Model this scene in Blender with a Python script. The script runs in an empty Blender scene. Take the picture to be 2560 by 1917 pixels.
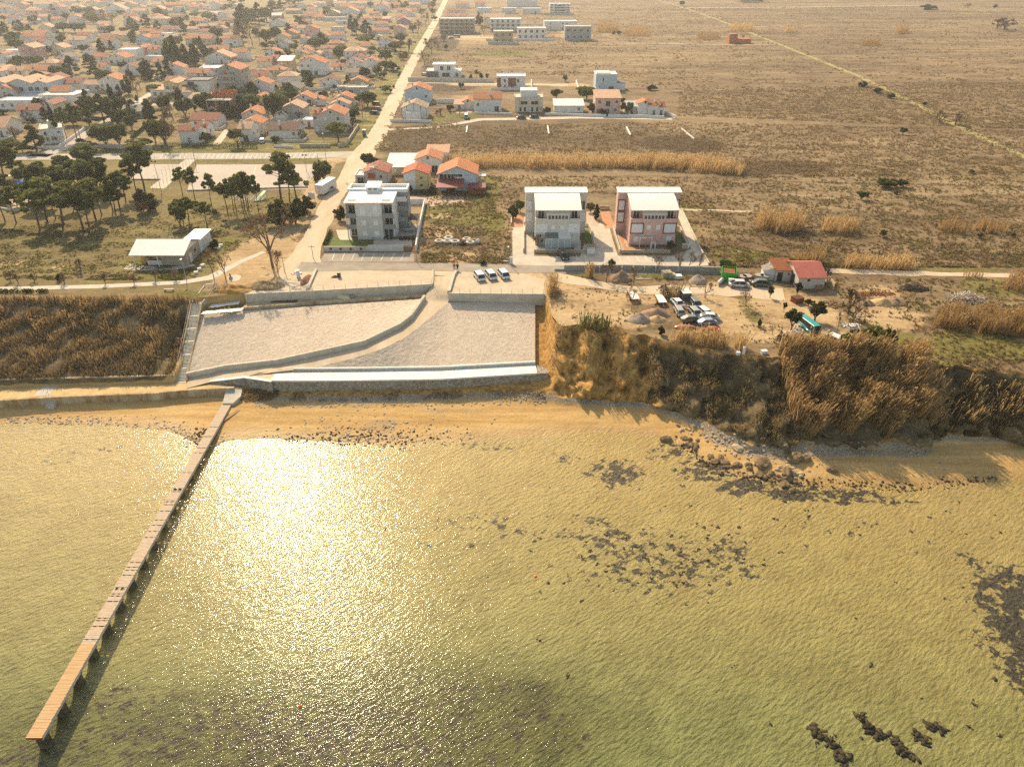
import bpy, bmesh, math, random
import numpy as np
from mathutils import Vector, Matrix, noise
random.seed(7)
RNG = np.random.default_rng(11)
R = math.radians
F, TH, CZ, PZ = 1776.0, math.radians(31.5), 70.0, 10.0
C = bpy.context.scene.collection

def W(px, py, z=PZ):
 u = (px-1280)/F; v = (py-958.5)/F
 d = (u, math.cos(TH)-v*math.sin(TH), -math.sin(TH)-v*math.cos(TH))
 t = (z-CZ)/d[2]
 return Vector((d[0]*t, d[1]*t, z))
def SC(px, py, z=PZ):
 v = (py-958.5)/F
 return F/((z-CZ)/(-math.sin(TH)-v*math.cos(TH)))
def ZAT(y, py):
 k = (958.5-py)/F
 return CZ + y*(k*math.cos(TH)-math.sin(TH))/(math.cos(TH)+k*math.sin(TH))
def CR(c):
 return {'A': (0, 0, 3.456), 'B': (500, 0, 3.456), 'K': (0, 300, 3.456), 'D': (600, 330, 3.456), 'E': (940, 0, 3.456), 'F': (1200, 430, 3.456),
   'G': (1340, 640, 3.456), 'H': (1920, 640, 3.456), 'I': (420, 680, 3.456), 'J': (900, 700, 3.456), 'N': (0, 0, 1),
   'Z1': (0, 0, 6.9125), 'Z2': (300, 0, 6.9125), 'Z3': (580, 0, 6.9125), 'Z4': (840, 0, 6.9125), 'Z5': (0, 180, 6.9125), 'Z6': (300, 180, 6.9125), 'Z7': (600, 160, 6.9125),
   'S': (1760, 640, 3.531), 'Q': (1640, 720, 12.29), 'O': (880, 360, 6.144), 'X': (1560, 0, 2.212)}[c]
def NP(c, x, y):
 o = CR(c); return o[0]+x/o[2], o[1]+y/o[2]

# ------------------------------------------------------------------ materials
MATS = {}
def nt(m): return m.node_tree.nodes, m.node_tree.links
def mat(name, col, rough=0.85, col2=None, scale=3.0, amt=0.5, bump=0.0, bscale=None, metal=0.0, spec=0.3, stretch=None, coord='Object', trans=0.0):
 """noise-mottled surface: col -> col2 over two octaves of noise, optional bump"""
 if name in MATS: return MATS[name]
 m = bpy.data.materials.new(name); m.use_nodes = True
 n, l = nt(m); b = n['Principled BSDF']
 b.inputs['Roughness'].default_value = rough; b.inputs['Metallic'].default_value = metal
 b.inputs['Specular IOR Level'].default_value = spec
 tc = n.new('ShaderNodeTexCoord'); mp = n.new('ShaderNodeMapping'); l.new(tc.outputs[coord], mp.inputs[0])
 if stretch: mp.inputs['Scale'].default_value = stretch
 nz = n.new('ShaderNodeTexNoise'); nz.inputs['Scale'].default_value = scale; nz.inputs['Detail'].default_value = 6; nz.inputs['Roughness'].default_value = 0.65
 l.new(mp.outputs[0], nz.inputs['Vector'])
 if col2 is None: col2 = tuple(c*(1-amt*0.5) for c in col[:3])
 rp = n.new('ShaderNodeValToRGB'); e = rp.color_ramp.elements
 e[0].position = 0.34; e[1].position = 0.66
 e[0].color = (*col2[:3], 1); e[1].color = (*col[:3], 1)
 l.new(nz.outputs['Fac'], rp.inputs[0]); l.new(rp.outputs[0], b.inputs['Base Color'])
 if bump:
  bn = n.new('ShaderNodeTexNoise'); bn.inputs['Scale'].default_value = bscale or scale*4; bn.inputs['Detail'].default_value = 5
  l.new(mp.outputs[0], bn.inputs['Vector'])
  bp = n.new('ShaderNodeBump'); bp.inputs['Strength'].default_value = 1.0; bp.inputs['Distance'].default_value = bump
  l.new(bn.outputs['Fac'], bp.inputs['Height']); l.new(bp.outputs[0], b.inputs['Normal'])
 MATS[name] = m
 return m
def leafmat(name, col, col2):
 if name in MATS: return MATS[name]
 m = bpy.data.materials.new(name); m.use_nodes = True
 n, l = nt(m); n.remove(n['Principled BSDF']); out = n['Material Output']
 oi = n.new('ShaderNodeObjectInfo'); tc = n.new('ShaderNodeNewGeometry')
 nz = n.new('ShaderNodeTexNoise'); nz.inputs['Scale'].default_value = 0.9; nz.inputs['Detail'].default_value = 4
 l.new(tc.outputs['Position'], nz.inputs['Vector'])
 ad = n.new('ShaderNodeMath'); ad.operation = 'MULTIPLY_ADD'; ad.inputs[1].default_value = 0.35
 l.new(oi.outputs['Random'], ad.inputs[0]); 
 sb = n.new('ShaderNodeMath'); sb.operation = 'SUBTRACT'; sb.inputs[1].default_value = 0.17
 l.new(nz.outputs['Fac'], sb.inputs[0]); l.new(sb.outputs[0], ad.inputs[2])
 rp = n.new('ShaderNodeValToRGB'); e = rp.color_ramp.elements; e[0].position = 0.32; e[1].position = 0.68
 e[0].color = (*col2, 1); e[1].color = (*col, 1); l.new(ad.outputs[0], rp.inputs[0])
 d = n.new('ShaderNodeBsdfDiffuse'); t = n.new('ShaderNodeBsdfTranslucent'); mx = n.new('ShaderNodeMixShader'); mx.inputs[0].default_value = 0.48
 for s in (d, t): l.new(rp.outputs[0], s.inputs['Color'])
 l.new(d.outputs[0], mx.inputs[1]); l.new(t.outputs[0], mx.inputs[2]); l.new(mx.outputs[0], out.inputs[0])
 MATS[name] = m
 return m
def tilemat(name, col, col2):
 """clay tile roof: ribs run down the slope (ridge is local X), mottled colour"""
 if name in MATS: return MATS[name]
 m = mat(name, col, 0.8, col2, 1.3, bump=0)
 n, l = nt(m); b = n['Principled BSDF']
 tc = n.new('ShaderNodeTexCoord'); wv = n.new('ShaderNodeTexWave'); wv.bands_direction = 'X'; wv.inputs['Scale'].default_value = 0.9; wv.inputs['Distortion'].default_value = 0.25
 l.new(tc.outputs['Object'], wv.inputs['Vector'])
 bp = n.new('ShaderNodeBump'); bp.inputs['Distance'].default_value = 0.12; bp.inputs['Strength'].default_value = 0.8
 l.new(wv.outputs['Fac'], bp.inputs['Height']); l.new(bp.outputs[0], b.inputs['Normal'])
 return m
WALLC = dict(W=(.78, .74, .68), C=(.70, .62, .47), Y=(.68, .56, .26), P=(.74, .47, .39), B=(.52, .62, .66), G=(.40, .39, .36), T=(.50, .39, .24), M=(.50, .29, .25), V=(.50, .30, .36), D=(.16, .15, .14), L=(.60, .55, .48))
WALLN = dict(W='white', C='cream', Y='yellow', P='pink', B='pale blue', G='grey', T='tan', M='dusky pink', V='mauve', D='dark grey', L='beige')
ROOFC = dict(o=((.58, .22, .09), (.42, .15, .06)), l=((.66, .40, .24), (.52, .29, .16)), r=((.42, .15, .08), (.28, .10, .06)), b=((.24, .12, .08), (.16, .08, .05)), g=((.22, .20, .17), (.14, .13, .11)), w=((.80, .77, .72), (.66, .62, .57)), c=((.60, .54, .45), (.48, .43, .35)), t=((.40, .29, .18), (.30, .21, .13)))
ROOFN = dict(o='orange', l='pale peach', r='red-brown', b='dark brown', g='dark grey', w='white', c='cream', t='brown')
def wallm(k): return mat('plaster_'+WALLN[k].replace(' ', '_'), WALLC[k], 0.9, tuple(c*.82 for c in WALLC[k]), 0.7, bump=.01)
def roofm(k):
 if k in 'wc': return mat('flat_roof_'+ROOFN[k], ROOFC[k][0], .8, ROOFC[k][1], .6, bump=.02)
 return tilemat('roof_tile_'+ROOFN[k].replace(' ', '_'), *ROOFC[k])
def M(k):
 d = dict(
  glass=lambda: mat('window_glass', (.03, .035, .04), .12, (.02, .022, .025), .8, spec=.6),
  shutter=lambda: mat('white_shutter', (.80, .80, .78), .6, (.70, .70, .68), 1.5),
  frame=lambda: mat('white_frame', (.80, .79, .76), .5),
  conc=lambda: mat('concrete', (.58, .52, .42), .9, (.44, .39, .30), .8, bump=.03),
  concw=lambda: mat('white_concrete', (.80, .77, .70), .85, (.70, .66, .58), .7, bump=.01),
  concg=lambda: mat('grey_concrete', (.40, .37, .32), .9, (.28, .26, .22), .9, bump=.03),
  concold=lambda: mat('stained_concrete', (.56, .46, .30), .9, (.26, .15, .06), .55, bump=.03, stretch=(1, 1, .35)),
  dark=lambda: mat('dark_metal', (.05, .05, .05), .5),
  steel=lambda: mat('galvanised_steel', (.45, .45, .44), .4, metal=.6),
  pole=lambda: mat('pole_grey', (.38, .37, .34), .6),
  rubber=lambda: mat('tyre_rubber', (.025, .024, .022), .8),
  tyrew=lambda: mat('painted_tyre', (.62, .56, .46), .8, (.45, .38, .28), 2),
  wood=lambda: mat('timber', (.36, .23, .12), .85, (.25, .15, .08), 1.5, stretch=(1, 6, 1)),
  woodr=lambda: mat('red_timber', (.24, .07, .04), .8, (.16, .045, .03), 1.5),
  maroon=lambda: mat('maroon_sheet', (.27, .06, .05), .6, (.2, .045, .04), .8),
  redsheet=lambda: mat('red_roof_sheet', (.46, .13, .09), .6, (.36, .10, .07), .6),
  rust=lambda: mat('rusty_iron', (.30, .10, .03), .9, (.16, .05, .02), 2),
  brick=lambda: mat('hollow_brick', (.52, .18, .07), .9, (.38, .12, .05), 1.5, bump=.03),
  stonew=lambda: mat('stone_wall', (.52, .44, .31), .9, (.34, .28, .19), 1.6, bump=.05),
  bark=lambda: mat('bark', (.15, .105, .07), .95, (.09, .06, .04), 2.0, bump=.03),
  barkl=lambda: mat('pale_bark', (.24, .17, .11), .95, (.15, .10, .065), 1.5),
  plastic=lambda: mat('white_plastic', (.75, .74, .72), .45),
  person=lambda: mat('skin', (.45, .27, .19), .6))
 return d[k]()
def paint(name, col): return mat(name, col, .32, tuple(c*.92 for c in col), .8, spec=.5)

# ------------------------------------------------------------------ mesh builder
class MB:
 def __init__(s): s.v = []; s.f = []; s.m = []
 def add(s, pts, faces, mi=0):
  o = len(s.v); s.v += [tuple(p) for p in pts]
  for f in faces: s.f.append(tuple(i+o for i in f)); s.m.append(mi)
  return s
 def box(s, x0, x1, y0, y1, z0, z1, mi=0):
  p = [(x0, y0, z0), (x1, y0, z0), (x1, y1, z0), (x0, y1, z0), (x0, y0, z1), (x1, y0, z1), (x1, y1, z1), (x0, y1, z1)]
  return s.add(p, [(0, 3, 2, 1), (4, 5, 6, 7), (0, 1, 5, 4), (1, 2, 6, 5), (2, 3, 7, 6), (3, 0, 4, 7)], mi)
 def prism(s, poly, z0, z1, mi=0):
  """poly: list of (x,y), z0/z1 numbers or lists"""
  n = len(poly); a = sum(poly[i][0]*poly[(i+1) % n][1]-poly[(i+1) % n][0]*poly[i][1] for i in range(n))
  idx = list(range(n)) if a > 0 else list(range(n))[::-1]
  g = lambda z, i: z[i] if hasattr(z, '__len__') else z
  p = [(poly[i][0], poly[i][1], g(z0, i)) for i in idx]+[(poly[i][0], poly[i][1], g(z1, i)) for i in idx]
  fs = [tuple(range(n))[::-1], tuple(range(n, 2*n))]+[(i, (i+1) % n, n+(i+1) % n, n+i) for i in range(n)]
  return s.add(p, fs, mi)
 def extr(s, prof, axis, a, b, mi=0):
  """profile of (u,z) extruded along axis 'x' or 'y' from a to b"""
  n = len(prof)
  P = (lambda u, z, t: (t, u, z)) if axis == 'x' else (lambda u, z, t: (u, t, z))
  p = [P(u, z, a) for u, z in prof]+[P(u, z, b) for u, z in prof]
  fs = [tuple(range(n)), tuple(range(n, 2*n))[::-1]]+[(i, n+i, n+(i+1) % n, (i+1) % n) for i in range(n)]
  return s.add(p, fs, mi)
 def tube(s, p0, p1, r0, r1=None, n=6, mi=0, cap=True):
  r1 = r0 if r1 is None else r1
  p0 = Vector(p0); p1 = Vector(p1); d = (p1-p0).normalized()
  a = d.orthogonal().normalized(); b = d.cross(a)
  pts = [p0+(a*math.cos(t)+b*math.sin(t))*r0 for t in [2*math.pi*i/n for i in range(n)]]+[p1+(a*math.cos(t)+b*math.sin(t))*r1 for t in [2*math.pi*i/n for i in range(n)]]
  fs = [(i, (i+1) % n, n+(i+1) % n, n+i) for i in range(n)]
  if cap: fs += [tuple(range(n))[::-1], tuple(range(n, 2*n))]
  return s.add(pts, fs, mi)
 def wall(s, pts, th, h, z0=None, mi=0, down=0.0):
  """solid wall along world polyline pts (x,y,z): th thick, h high above z, going down by down; mitred"""
  n = len(pts); L = []; Rr = []
  for i in range(n):
   a = Vector(pts[max(i-1, 0)][:2]); b = Vector(pts[min(i+1, n-1)][:2]); d = (b-a).normalized(); q = Vector((-d.y, d.x))*th/2
   p = Vector(pts[i][:2]); L.append(p+q); Rr.append(p-q)
  for i in range(n-1):
   za, zb = pts[i][2], pts[i+1][2]
   v = [(*L[i], za-down), (*L[i+1], zb-down), (*Rr[i+1], zb-down), (*Rr[i], za-down), (*L[i], za+h), (*L[i+1], zb+h), (*Rr[i+1], zb+h), (*Rr[i], za+h)]
   f = [(4, 7, 6, 5), (0, 4, 5, 1), (3, 2, 6, 7)]
   if i == 0: f.append((0, 3, 7, 4))
   if i == n-2: f.append((1, 5, 6, 2))
   s.add(v, f, mi)
  return s
 def mesh(s, name, mats, smooth=False):
  me = bpy.data.meshes.new(name); me.from_pydata([tuple(p) for p in s.v], [], s.f)
  for m in (mats if isinstance(mats, (list, tuple)) else [mats]): me.materials.append(m)
  if any(s.m): me.polygons.foreach_set('material_index', s.m)
  if smooth: me.polygons.foreach_set('use_smooth', [True]*len(s.f))
  me.update(); return me
 def build(s, name, mats, parent=None, smooth=False, loc=None, rz=0):
  return link(name, s.mesh(name, mats, smooth), parent, loc, rz)
def link(name, me, parent=None, loc=None, rz=0, scale=None):
 o = bpy.data.objects.new(name, me); C.objects.link(o)
 if parent: o.parent = parent
 if loc is not None: o.location = loc
 if rz: o.rotation_euler = (0, 0, rz)
 if scale is not None: o.scale = scale
 return o
THINGS = []
def tag(o, label, cat, group=None, kind=None, pos=None):
 if label: o['label'] = label
 if cat: o['category'] = cat
 if group: o['group'] = group
 if kind: o['kind'] = kind
 THINGS.append(o)
 return o
def thing(name, label, cat, loc=(0, 0, 0), rz=0, group=None):
 o = bpy.data.objects.new(name, None); o.empty_display_size = .1; C.objects.link(o)
 o.location = loc; o.rotation_euler = (0, 0, rz)
 return tag(o, label, cat, group)
def struct(o): o['kind'] = 'structure'; return o
def npmesh(name, V, T, mats, smooth=False, mi=None):
 """fast mesh from arrays: V (n,3), T (m,k)"""
 V = np.asarray(V, np.float32); T = np.asarray(T, np.int32); k = T.shape[1]
 me = bpy.data.meshes.new(name); me.vertices.add(len(V)); me.vertices.foreach_set('co', V.ravel())
 me.loops.add(T.size); me.loops.foreach_set('vertex_index', T.ravel())
 me.polygons.add(len(T)); me.polygons.foreach_set('loop_start', np.arange(0, T.size, k, dtype=np.int32))
 try: me.polygons.foreach_set('loop_total', np.full(len(T), k, np.int32))
 except Exception: pass
 for m in (mats if isinstance(mats, (list, tuple)) else [mats]): me.materials.append(m)
 if mi is not None: me.polygons.foreach_set('material_index', np.asarray(mi, np.int32))
 if smooth: me.polygons.foreach_set('use_smooth', np.ones(len(T), bool))
 me.update(calc_edges=True); me.validate(); return me
def colattr(me, name, arr):
 a = me.color_attributes.new(name, 'FLOAT_COLOR', 'POINT'); a.data.foreach_set('color', np.asarray(arr, np.float32).ravel())

def sheet(name, pts, mat_, lift=0, jitter=0.0, step=None):
 """flat paved/earth sheet from native-pixel outline at plateau height, edge jittered"""
 P = [W(*p) for p in pts]; out = []
 n = len(P)
 for i in range(n):
  a, b = P[i], P[(i+1) % n]; L = (b-a).length; k = max(1, int(L/step)) if step else 1
  for j in range(k):
   p = a.lerp(b, j/k)
   if jitter and j: p += Vector((random.uniform(-1, 1), random.uniform(-1, 1), 0))*jitter
   out.append(p)
 from mathutils.geometry import tessellate_polygon
 z = PZ+0.004*(lift+1)
 t = tessellate_polygon([[Vector((p.x, p.y, 0)) for p in out]])
 fs = []
 for a, b, c in t:
  A, B, D = out[a], out[b], out[c]
  fs.append((a, b, c) if (B.x-A.x)*(D.y-A.y)-(B.y-A.y)*(D.x-A.x) > 0 else (a, c, b))
 me = bpy.data.meshes.new(name); me.from_pydata([(p.x, p.y, z) for p in out], [], fs); me.materials.append(mat_); me.update()
 return struct(link(name, me))
def ribbon(name, pts, wid, mat_, lift=0, z=None, jitter=0):
 """road along native-pixel centreline, widths in metres"""
 P = [W(*p) for p in pts]; Q = []; Wd = []
 for i in range(len(P)-1):
  k = max(1, int((P[i+1]-P[i]).length/3))
  for j in range(k):
   t = j/k; Q.append(P[i].lerp(P[i+1], t)); Wd.append((wid[i]*(1-t)+wid[i+1]*t) if hasattr(wid, '__len__') else wid)
 Q.append(P[-1]); Wd.append(wid[-1] if hasattr(wid, '__len__') else wid)
 mb = MB(); zz = PZ+0.004*(lift+1)
 L = []
 for i, q in enumerate(Q):
  d = (Q[min(i+1, len(Q)-1)]-Q[max(i-1, 0)]).normalized(); nrm = Vector((-d.y, d.x, 0)); w = Wd[i]/2
  L.append((q+nrm*(w+random.uniform(-1, 1)*jitter), q-nrm*(w+random.uniform(-1, 1)*jitter)))
 pts_ = [(p.x, p.y, zz) for ab in L for p in ab]
 mb.add(pts_, [(2*i, 2*i+1, 2*i+3, 2*i+2) for i in range(len(L)-1)])
 return struct(mb.build(name, mat_))
# ------------------------------------------------------------------ terrain profile
LA = [(-150,742),(0,739),(440,737),(480,742),(505,743),(605,734),(620,732),(1080,706),(1084,688),(1118,688),(1121,728),(1360,731),(1378,770),(1383,800),(1410,818),(1435,812),(1502,826),(1540,815),(1571,830),(1618,842),(1667,852),(1745,872),(1861,886),(1960,893),(2090,898),(2250,905),(2348,912),(2420,918),(2560,934),(2750,950)]
LB = [(-150,835,6.4),(0,838,6.2),(432,835,6.),(446,850,4.4),(480,850,4.4),(505,-.6,7.4),(620,-.6,7.4),(1080,-.6,7.4),(1121,-.6,7.4),(1360,-.6,7.4),(1378,880,5.8),(1400,935,4.6),(1430,900,5.6),(1470,945,4.2),(1510,915,5.),(1560,950,4.),(1600,940,4.5),(1667,935,5.5),(1745,925,6.6),(1861,938,6.8),(1960,945,6.6),(2090,965,6.4),(2250,965,6.6),(2348,955,7.2),(2420,960,7.4),(2560,980,7.4),(2750,990,7.4)]
LC = [(-150,962,3.2),(0,956,3.2),(436,943,3.2),(446,952,1.8),(470,960,1.6),(505,985,1.2),(620,990,1.3),(700,986,1.6),(900,986,1.8),(1073,982,1.8),(1190,979,1.8),(1348,976,2.),(1383,985,2.),(1400,993,1.8),(1440,985,2.),(1500,1000,1.6),(1600,1005,1.8),(1674,1020,2.2),(1760,1052,2.),(1862,1098,1.8),(1960,1118,1.8),(2006,1108,1.8),(2137,1102,1.8),(2297,1107,1.8),(2364,1088,1.8),(2560,1094,1.5),(2750,1094,1.5)]
LD = [(-150,1020,.9),(0,1016,.9),(145,1006,.9),(420,990,.9),(580,996,1.),(620,1000,1.),(740,1014,1.),(900,1022,1.),(1190,1008,1.),(1348,1007,1.),(1500,1022,1.),(1620,1030,1.),(1674,1047,1.),(1760,1087,1.),(1862,1130,.9),(1992,1144,.9),(2006,1131,.9),(2137,1123,.9),(2297,1126,.9),(2364,1107,1.),(2560,1114,1.),(2750,1114,1.)]
LE = [(-150,1048),(0,1056),(290,1066),(400,1075),(434,1081),(492,1108),(530,1122),(560,1104),(650,1096),(741,1099),(900,1107),(1000,1112),(1250,1098),(1400,1088),(1490,1080),(1620,1088),(1690,1113),(1760,1160),(1850,1195),(2000,1212),(2150,1222),(2300,1226),(2400,1214),(2560,1198),(2750,1188)]
def _w(lst, z=None):
 pts = [W(a[0], a[1], a[2] if len(a) > 2 else z) for a in lst]
 return np.array([[p.x, p.y, p.z] for p in pts])
TA = _w(LA, 10.0)
_b = []
for a in LB:
 if a[1] < 0:
  p = W(a[0], np.interp(a[0], [q[0] for q in LA], [q[1] for q in LA]), 10.0); _b.append([p.x, p.y+a[1], a[2]])
 else:
  p = W(*a); _b.append([p.x, p.y, p.z])
TB = np.array(_b); TC_ = _w(LC); TD = _w(LD); TE_ = _w(LE, 0.0)
def n1(x, s, seed): return np.array([noise.fractal(Vector((v*s, seed*7.3, 0)), 1.0, 2.0, 4) for v in np.atleast_1d(x)])
def profile(x):
 """breakline (y,z) stacks for columns x: arrays (len(x), k)"""
 x = np.atleast_1d(np.asarray(x, float)); I = lambda T, k: np.interp(x, T[:, 0], T[:, k])
 right = np.clip((x-5.5)/2, 0, 1); left = np.clip((-62-x)/2, 0, 1)
 y = [I(TA, 1)+right*n1(x, .35, 1)*1.1, I(TB, 1)+right*n1(x, .3, 2)*2.2+left*n1(x, .2, 3)*1.5, I(TC_, 1)+right*n1(x, .3, 4)*1.3]
 z = [I(TA, 2), I(TB, 2)+right*n1(x, .25, 5)*.8, I(TC_, 2)]
 y.append(y[2]-.4); z.append(np.where(x < -61, .95, z[2]-.15))
 y.append(np.minimum(I(TD, 1)+n1(x, .15, 6)*.5*(1-left), y[3]-.4)); z.append(I(TD, 2))
 y.append(np.minimum(I(TE_, 1)+n1(x, .2, 7)*.45, y[4]-.5)); z.append(x*0)
 y.append(y[5]-4); z.append(x*0-.2)
 y.append(np.minimum(78, y[5]-16)); z.append(x*0-.75); y.append(x*0+52); z.append(x*0-1.4); y.append(x*0+10); z.append(x*0-2.3)
 for k in range(1, 3):
  y[k] = np.minimum(y[k], y[k-1]-.25)
 return np.stack(y, 1), np.stack(z, 1)
def H(x, y):
 """terrain height"""
 ys, zs = profile([x]); return float(np.interp(y, ys[0][::-1], zs[0][::-1]))
_hc = {}
def Hq(x, y):
 k = round(x*2)
 if k not in _hc: ys, zs = profile([k/2]); _hc[k] = (ys[0][::-1], zs[0][::-1])
 return float(np.interp(y, *_hc[k]))

def inpoly(px, py, poly):
 x = np.asarray(px); y = np.asarray(py); r = np.zeros(x.shape, bool); n = len(poly)
 for i in range(n):
  x0, y0 = poly[i]; x1, y1 = poly[(i+1) % n]
  if y0 == y1: continue
  c = ((y0 > y) != (y1 > y)) & (x < (x1-x0)*(y-y0)/(y1-y0)+x0); r ^= c
 return r
def toworld(poly, z=PZ): return [tuple(W(a, b, z)[:2]) for a, b in poly]
def ell(X, Y, lst, z=PZ, soft=False):
 """soft union of ellipses given in native px (cx,cy,rx,ry,strength)"""
 out = np.zeros(X.shape)
 for cx, cy, rx, ry, s in lst:
  c = W(cx, cy, z); a = abs(W(cx+rx, cy, z).x-c.x); b = max(.3, (W(cx, cy-ry, z).y-W(cx, cy+ry, z).y)/2)
  d = ((X-c.x)/a)**2+((Y-c.y)/b)**2
  out = np.maximum(out, s*np.clip(*(1.4-d*.9, 0, 1) if not soft else (1.1-d*.5, 0, 1)))
 return out

# ------------------------------------------------------------------ ground (plateau)
def ground_material():
 m = bpy.data.materials.new('ground_earth_and_grass'); m.use_nodes = True; n, l = nt(m); b = n['Principled BSDF']; b.inputs['Roughness'].default_value = .95; b.inputs['Specular IOR Level'].default_value = .1
 g = n.new('ShaderNodeNewGeometry'); at = n.new('ShaderNodeAttribute'); at.attribute_name = 'zone'; sp = n.new('ShaderNodeSeparateColor'); l.new(at.outputs['Color'], sp.inputs[0])
 def nz(scale, det, st=(1, 1, 1)):
  mp = n.new('ShaderNodeMapping'); mp.inputs['Scale'].default_value = st; l.new(g.outputs['Position'], mp.inputs[0])
  t = n.new('ShaderNodeTexNoise'); t.inputs['Scale'].default_value = scale; t.inputs['Detail'].default_value = det; t.inputs['Roughness'].default_value = .7; l.new(mp.outputs[0], t.inputs['Vector']); return t.outputs['Fac']
 def ramp(s, stops):
  r = n.new('ShaderNodeValToRGB'); e = r.color_ramp.elements
  while len(e) < len(stops): e.new(.5)
  for i, (p, c) in enumerate(stops): e[i].position = p; e[i].color = (*c, 1)
  l.new(s, r.inputs[0]); return r.outputs[0]
 def mth(op, a, c, d=None):
  k = n.new('ShaderNodeMath'); k.operation = op
  for i, v in enumerate((a, c, d)):
   if v is None: continue
   if isinstance(v, (int, float)): k.inputs[i].default_value = v
   else: l.new(v, k.inputs[i])
  return k.outputs[0]
 def mix(f, a, c):
  k = n.new('ShaderNodeMix'); k.data_type = 'RGBA'; l.new(f, k.inputs[0]); l.new(a, k.inputs[6]); l.new(c, k.inputs[7]); return k.outputs[2]
 big = nz(.018, 7, (.35, 1.5, 1)); mid = nz(.12, 7, (.6, 1.4, 1)); fine = nz(.9, 8)
 s = mth('MULTIPLY_ADD', big, .42, mth('MULTIPLY', mid, .33)); s = mth('MULTIPLY_ADD', fine, .25, s)
 dry = ramp(s, [(.36, (.075, .05, .026)), (.45, (.15, .10, .052)), (.52, (.235, .165, .088)), (.60, (.36, .265, .145))])
 grass = ramp(mth('MULTIPLY_ADD', fine, .55, mth('MULTIPLY', mid, .45)), [(.36, (.07, .072, .018)), (.5, (.15, .135, .034)), (.62, (.27, .21, .08))])
 dirt = ramp(mth('MULTIPLY_ADD', fine, .4, mth('MULTIPLY', mid, .6)), [(.35, (.29, .19, .09)), (.5, (.43, .30, .155)), (.64, (.55, .41, .24))])
 scrub = ramp(fine, [(.4, (.05, .036, .02)), (.6, (.13, .09, .05))])
 edge = mth('MULTIPLY_ADD', mid, .7, mth('MULTIPLY', fine, .5))
 def thr(ch):
  k = mth('ADD', sp.outputs[ch], mth('SUBTRACT', edge, .6)); k = mth('MULTIPLY_ADD', mth('SUBTRACT', k, .5), 4.0, .5); q = n.new('ShaderNodeClamp'); l.new(k, q.inputs[0]); return q.outputs[0]
 c = mix(thr(2), dry, scrub); c = mix(thr(0), c, grass); c = mix(thr(1), c, dirt)
 l.new(c, b.inputs['Base Color'])
 bp = n.new('ShaderNodeBump'); bp.inputs['Distance'].default_value = .35; bp.inputs['Strength'].default_value = .9
 l.new(mth('MULTIPLY_ADD', fine, .6, mth('MULTIPLY', mid, 1.2)), bp.inputs['Height']); l.new(bp.outputs[0], b.inputs['Normal'])
 return m
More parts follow.
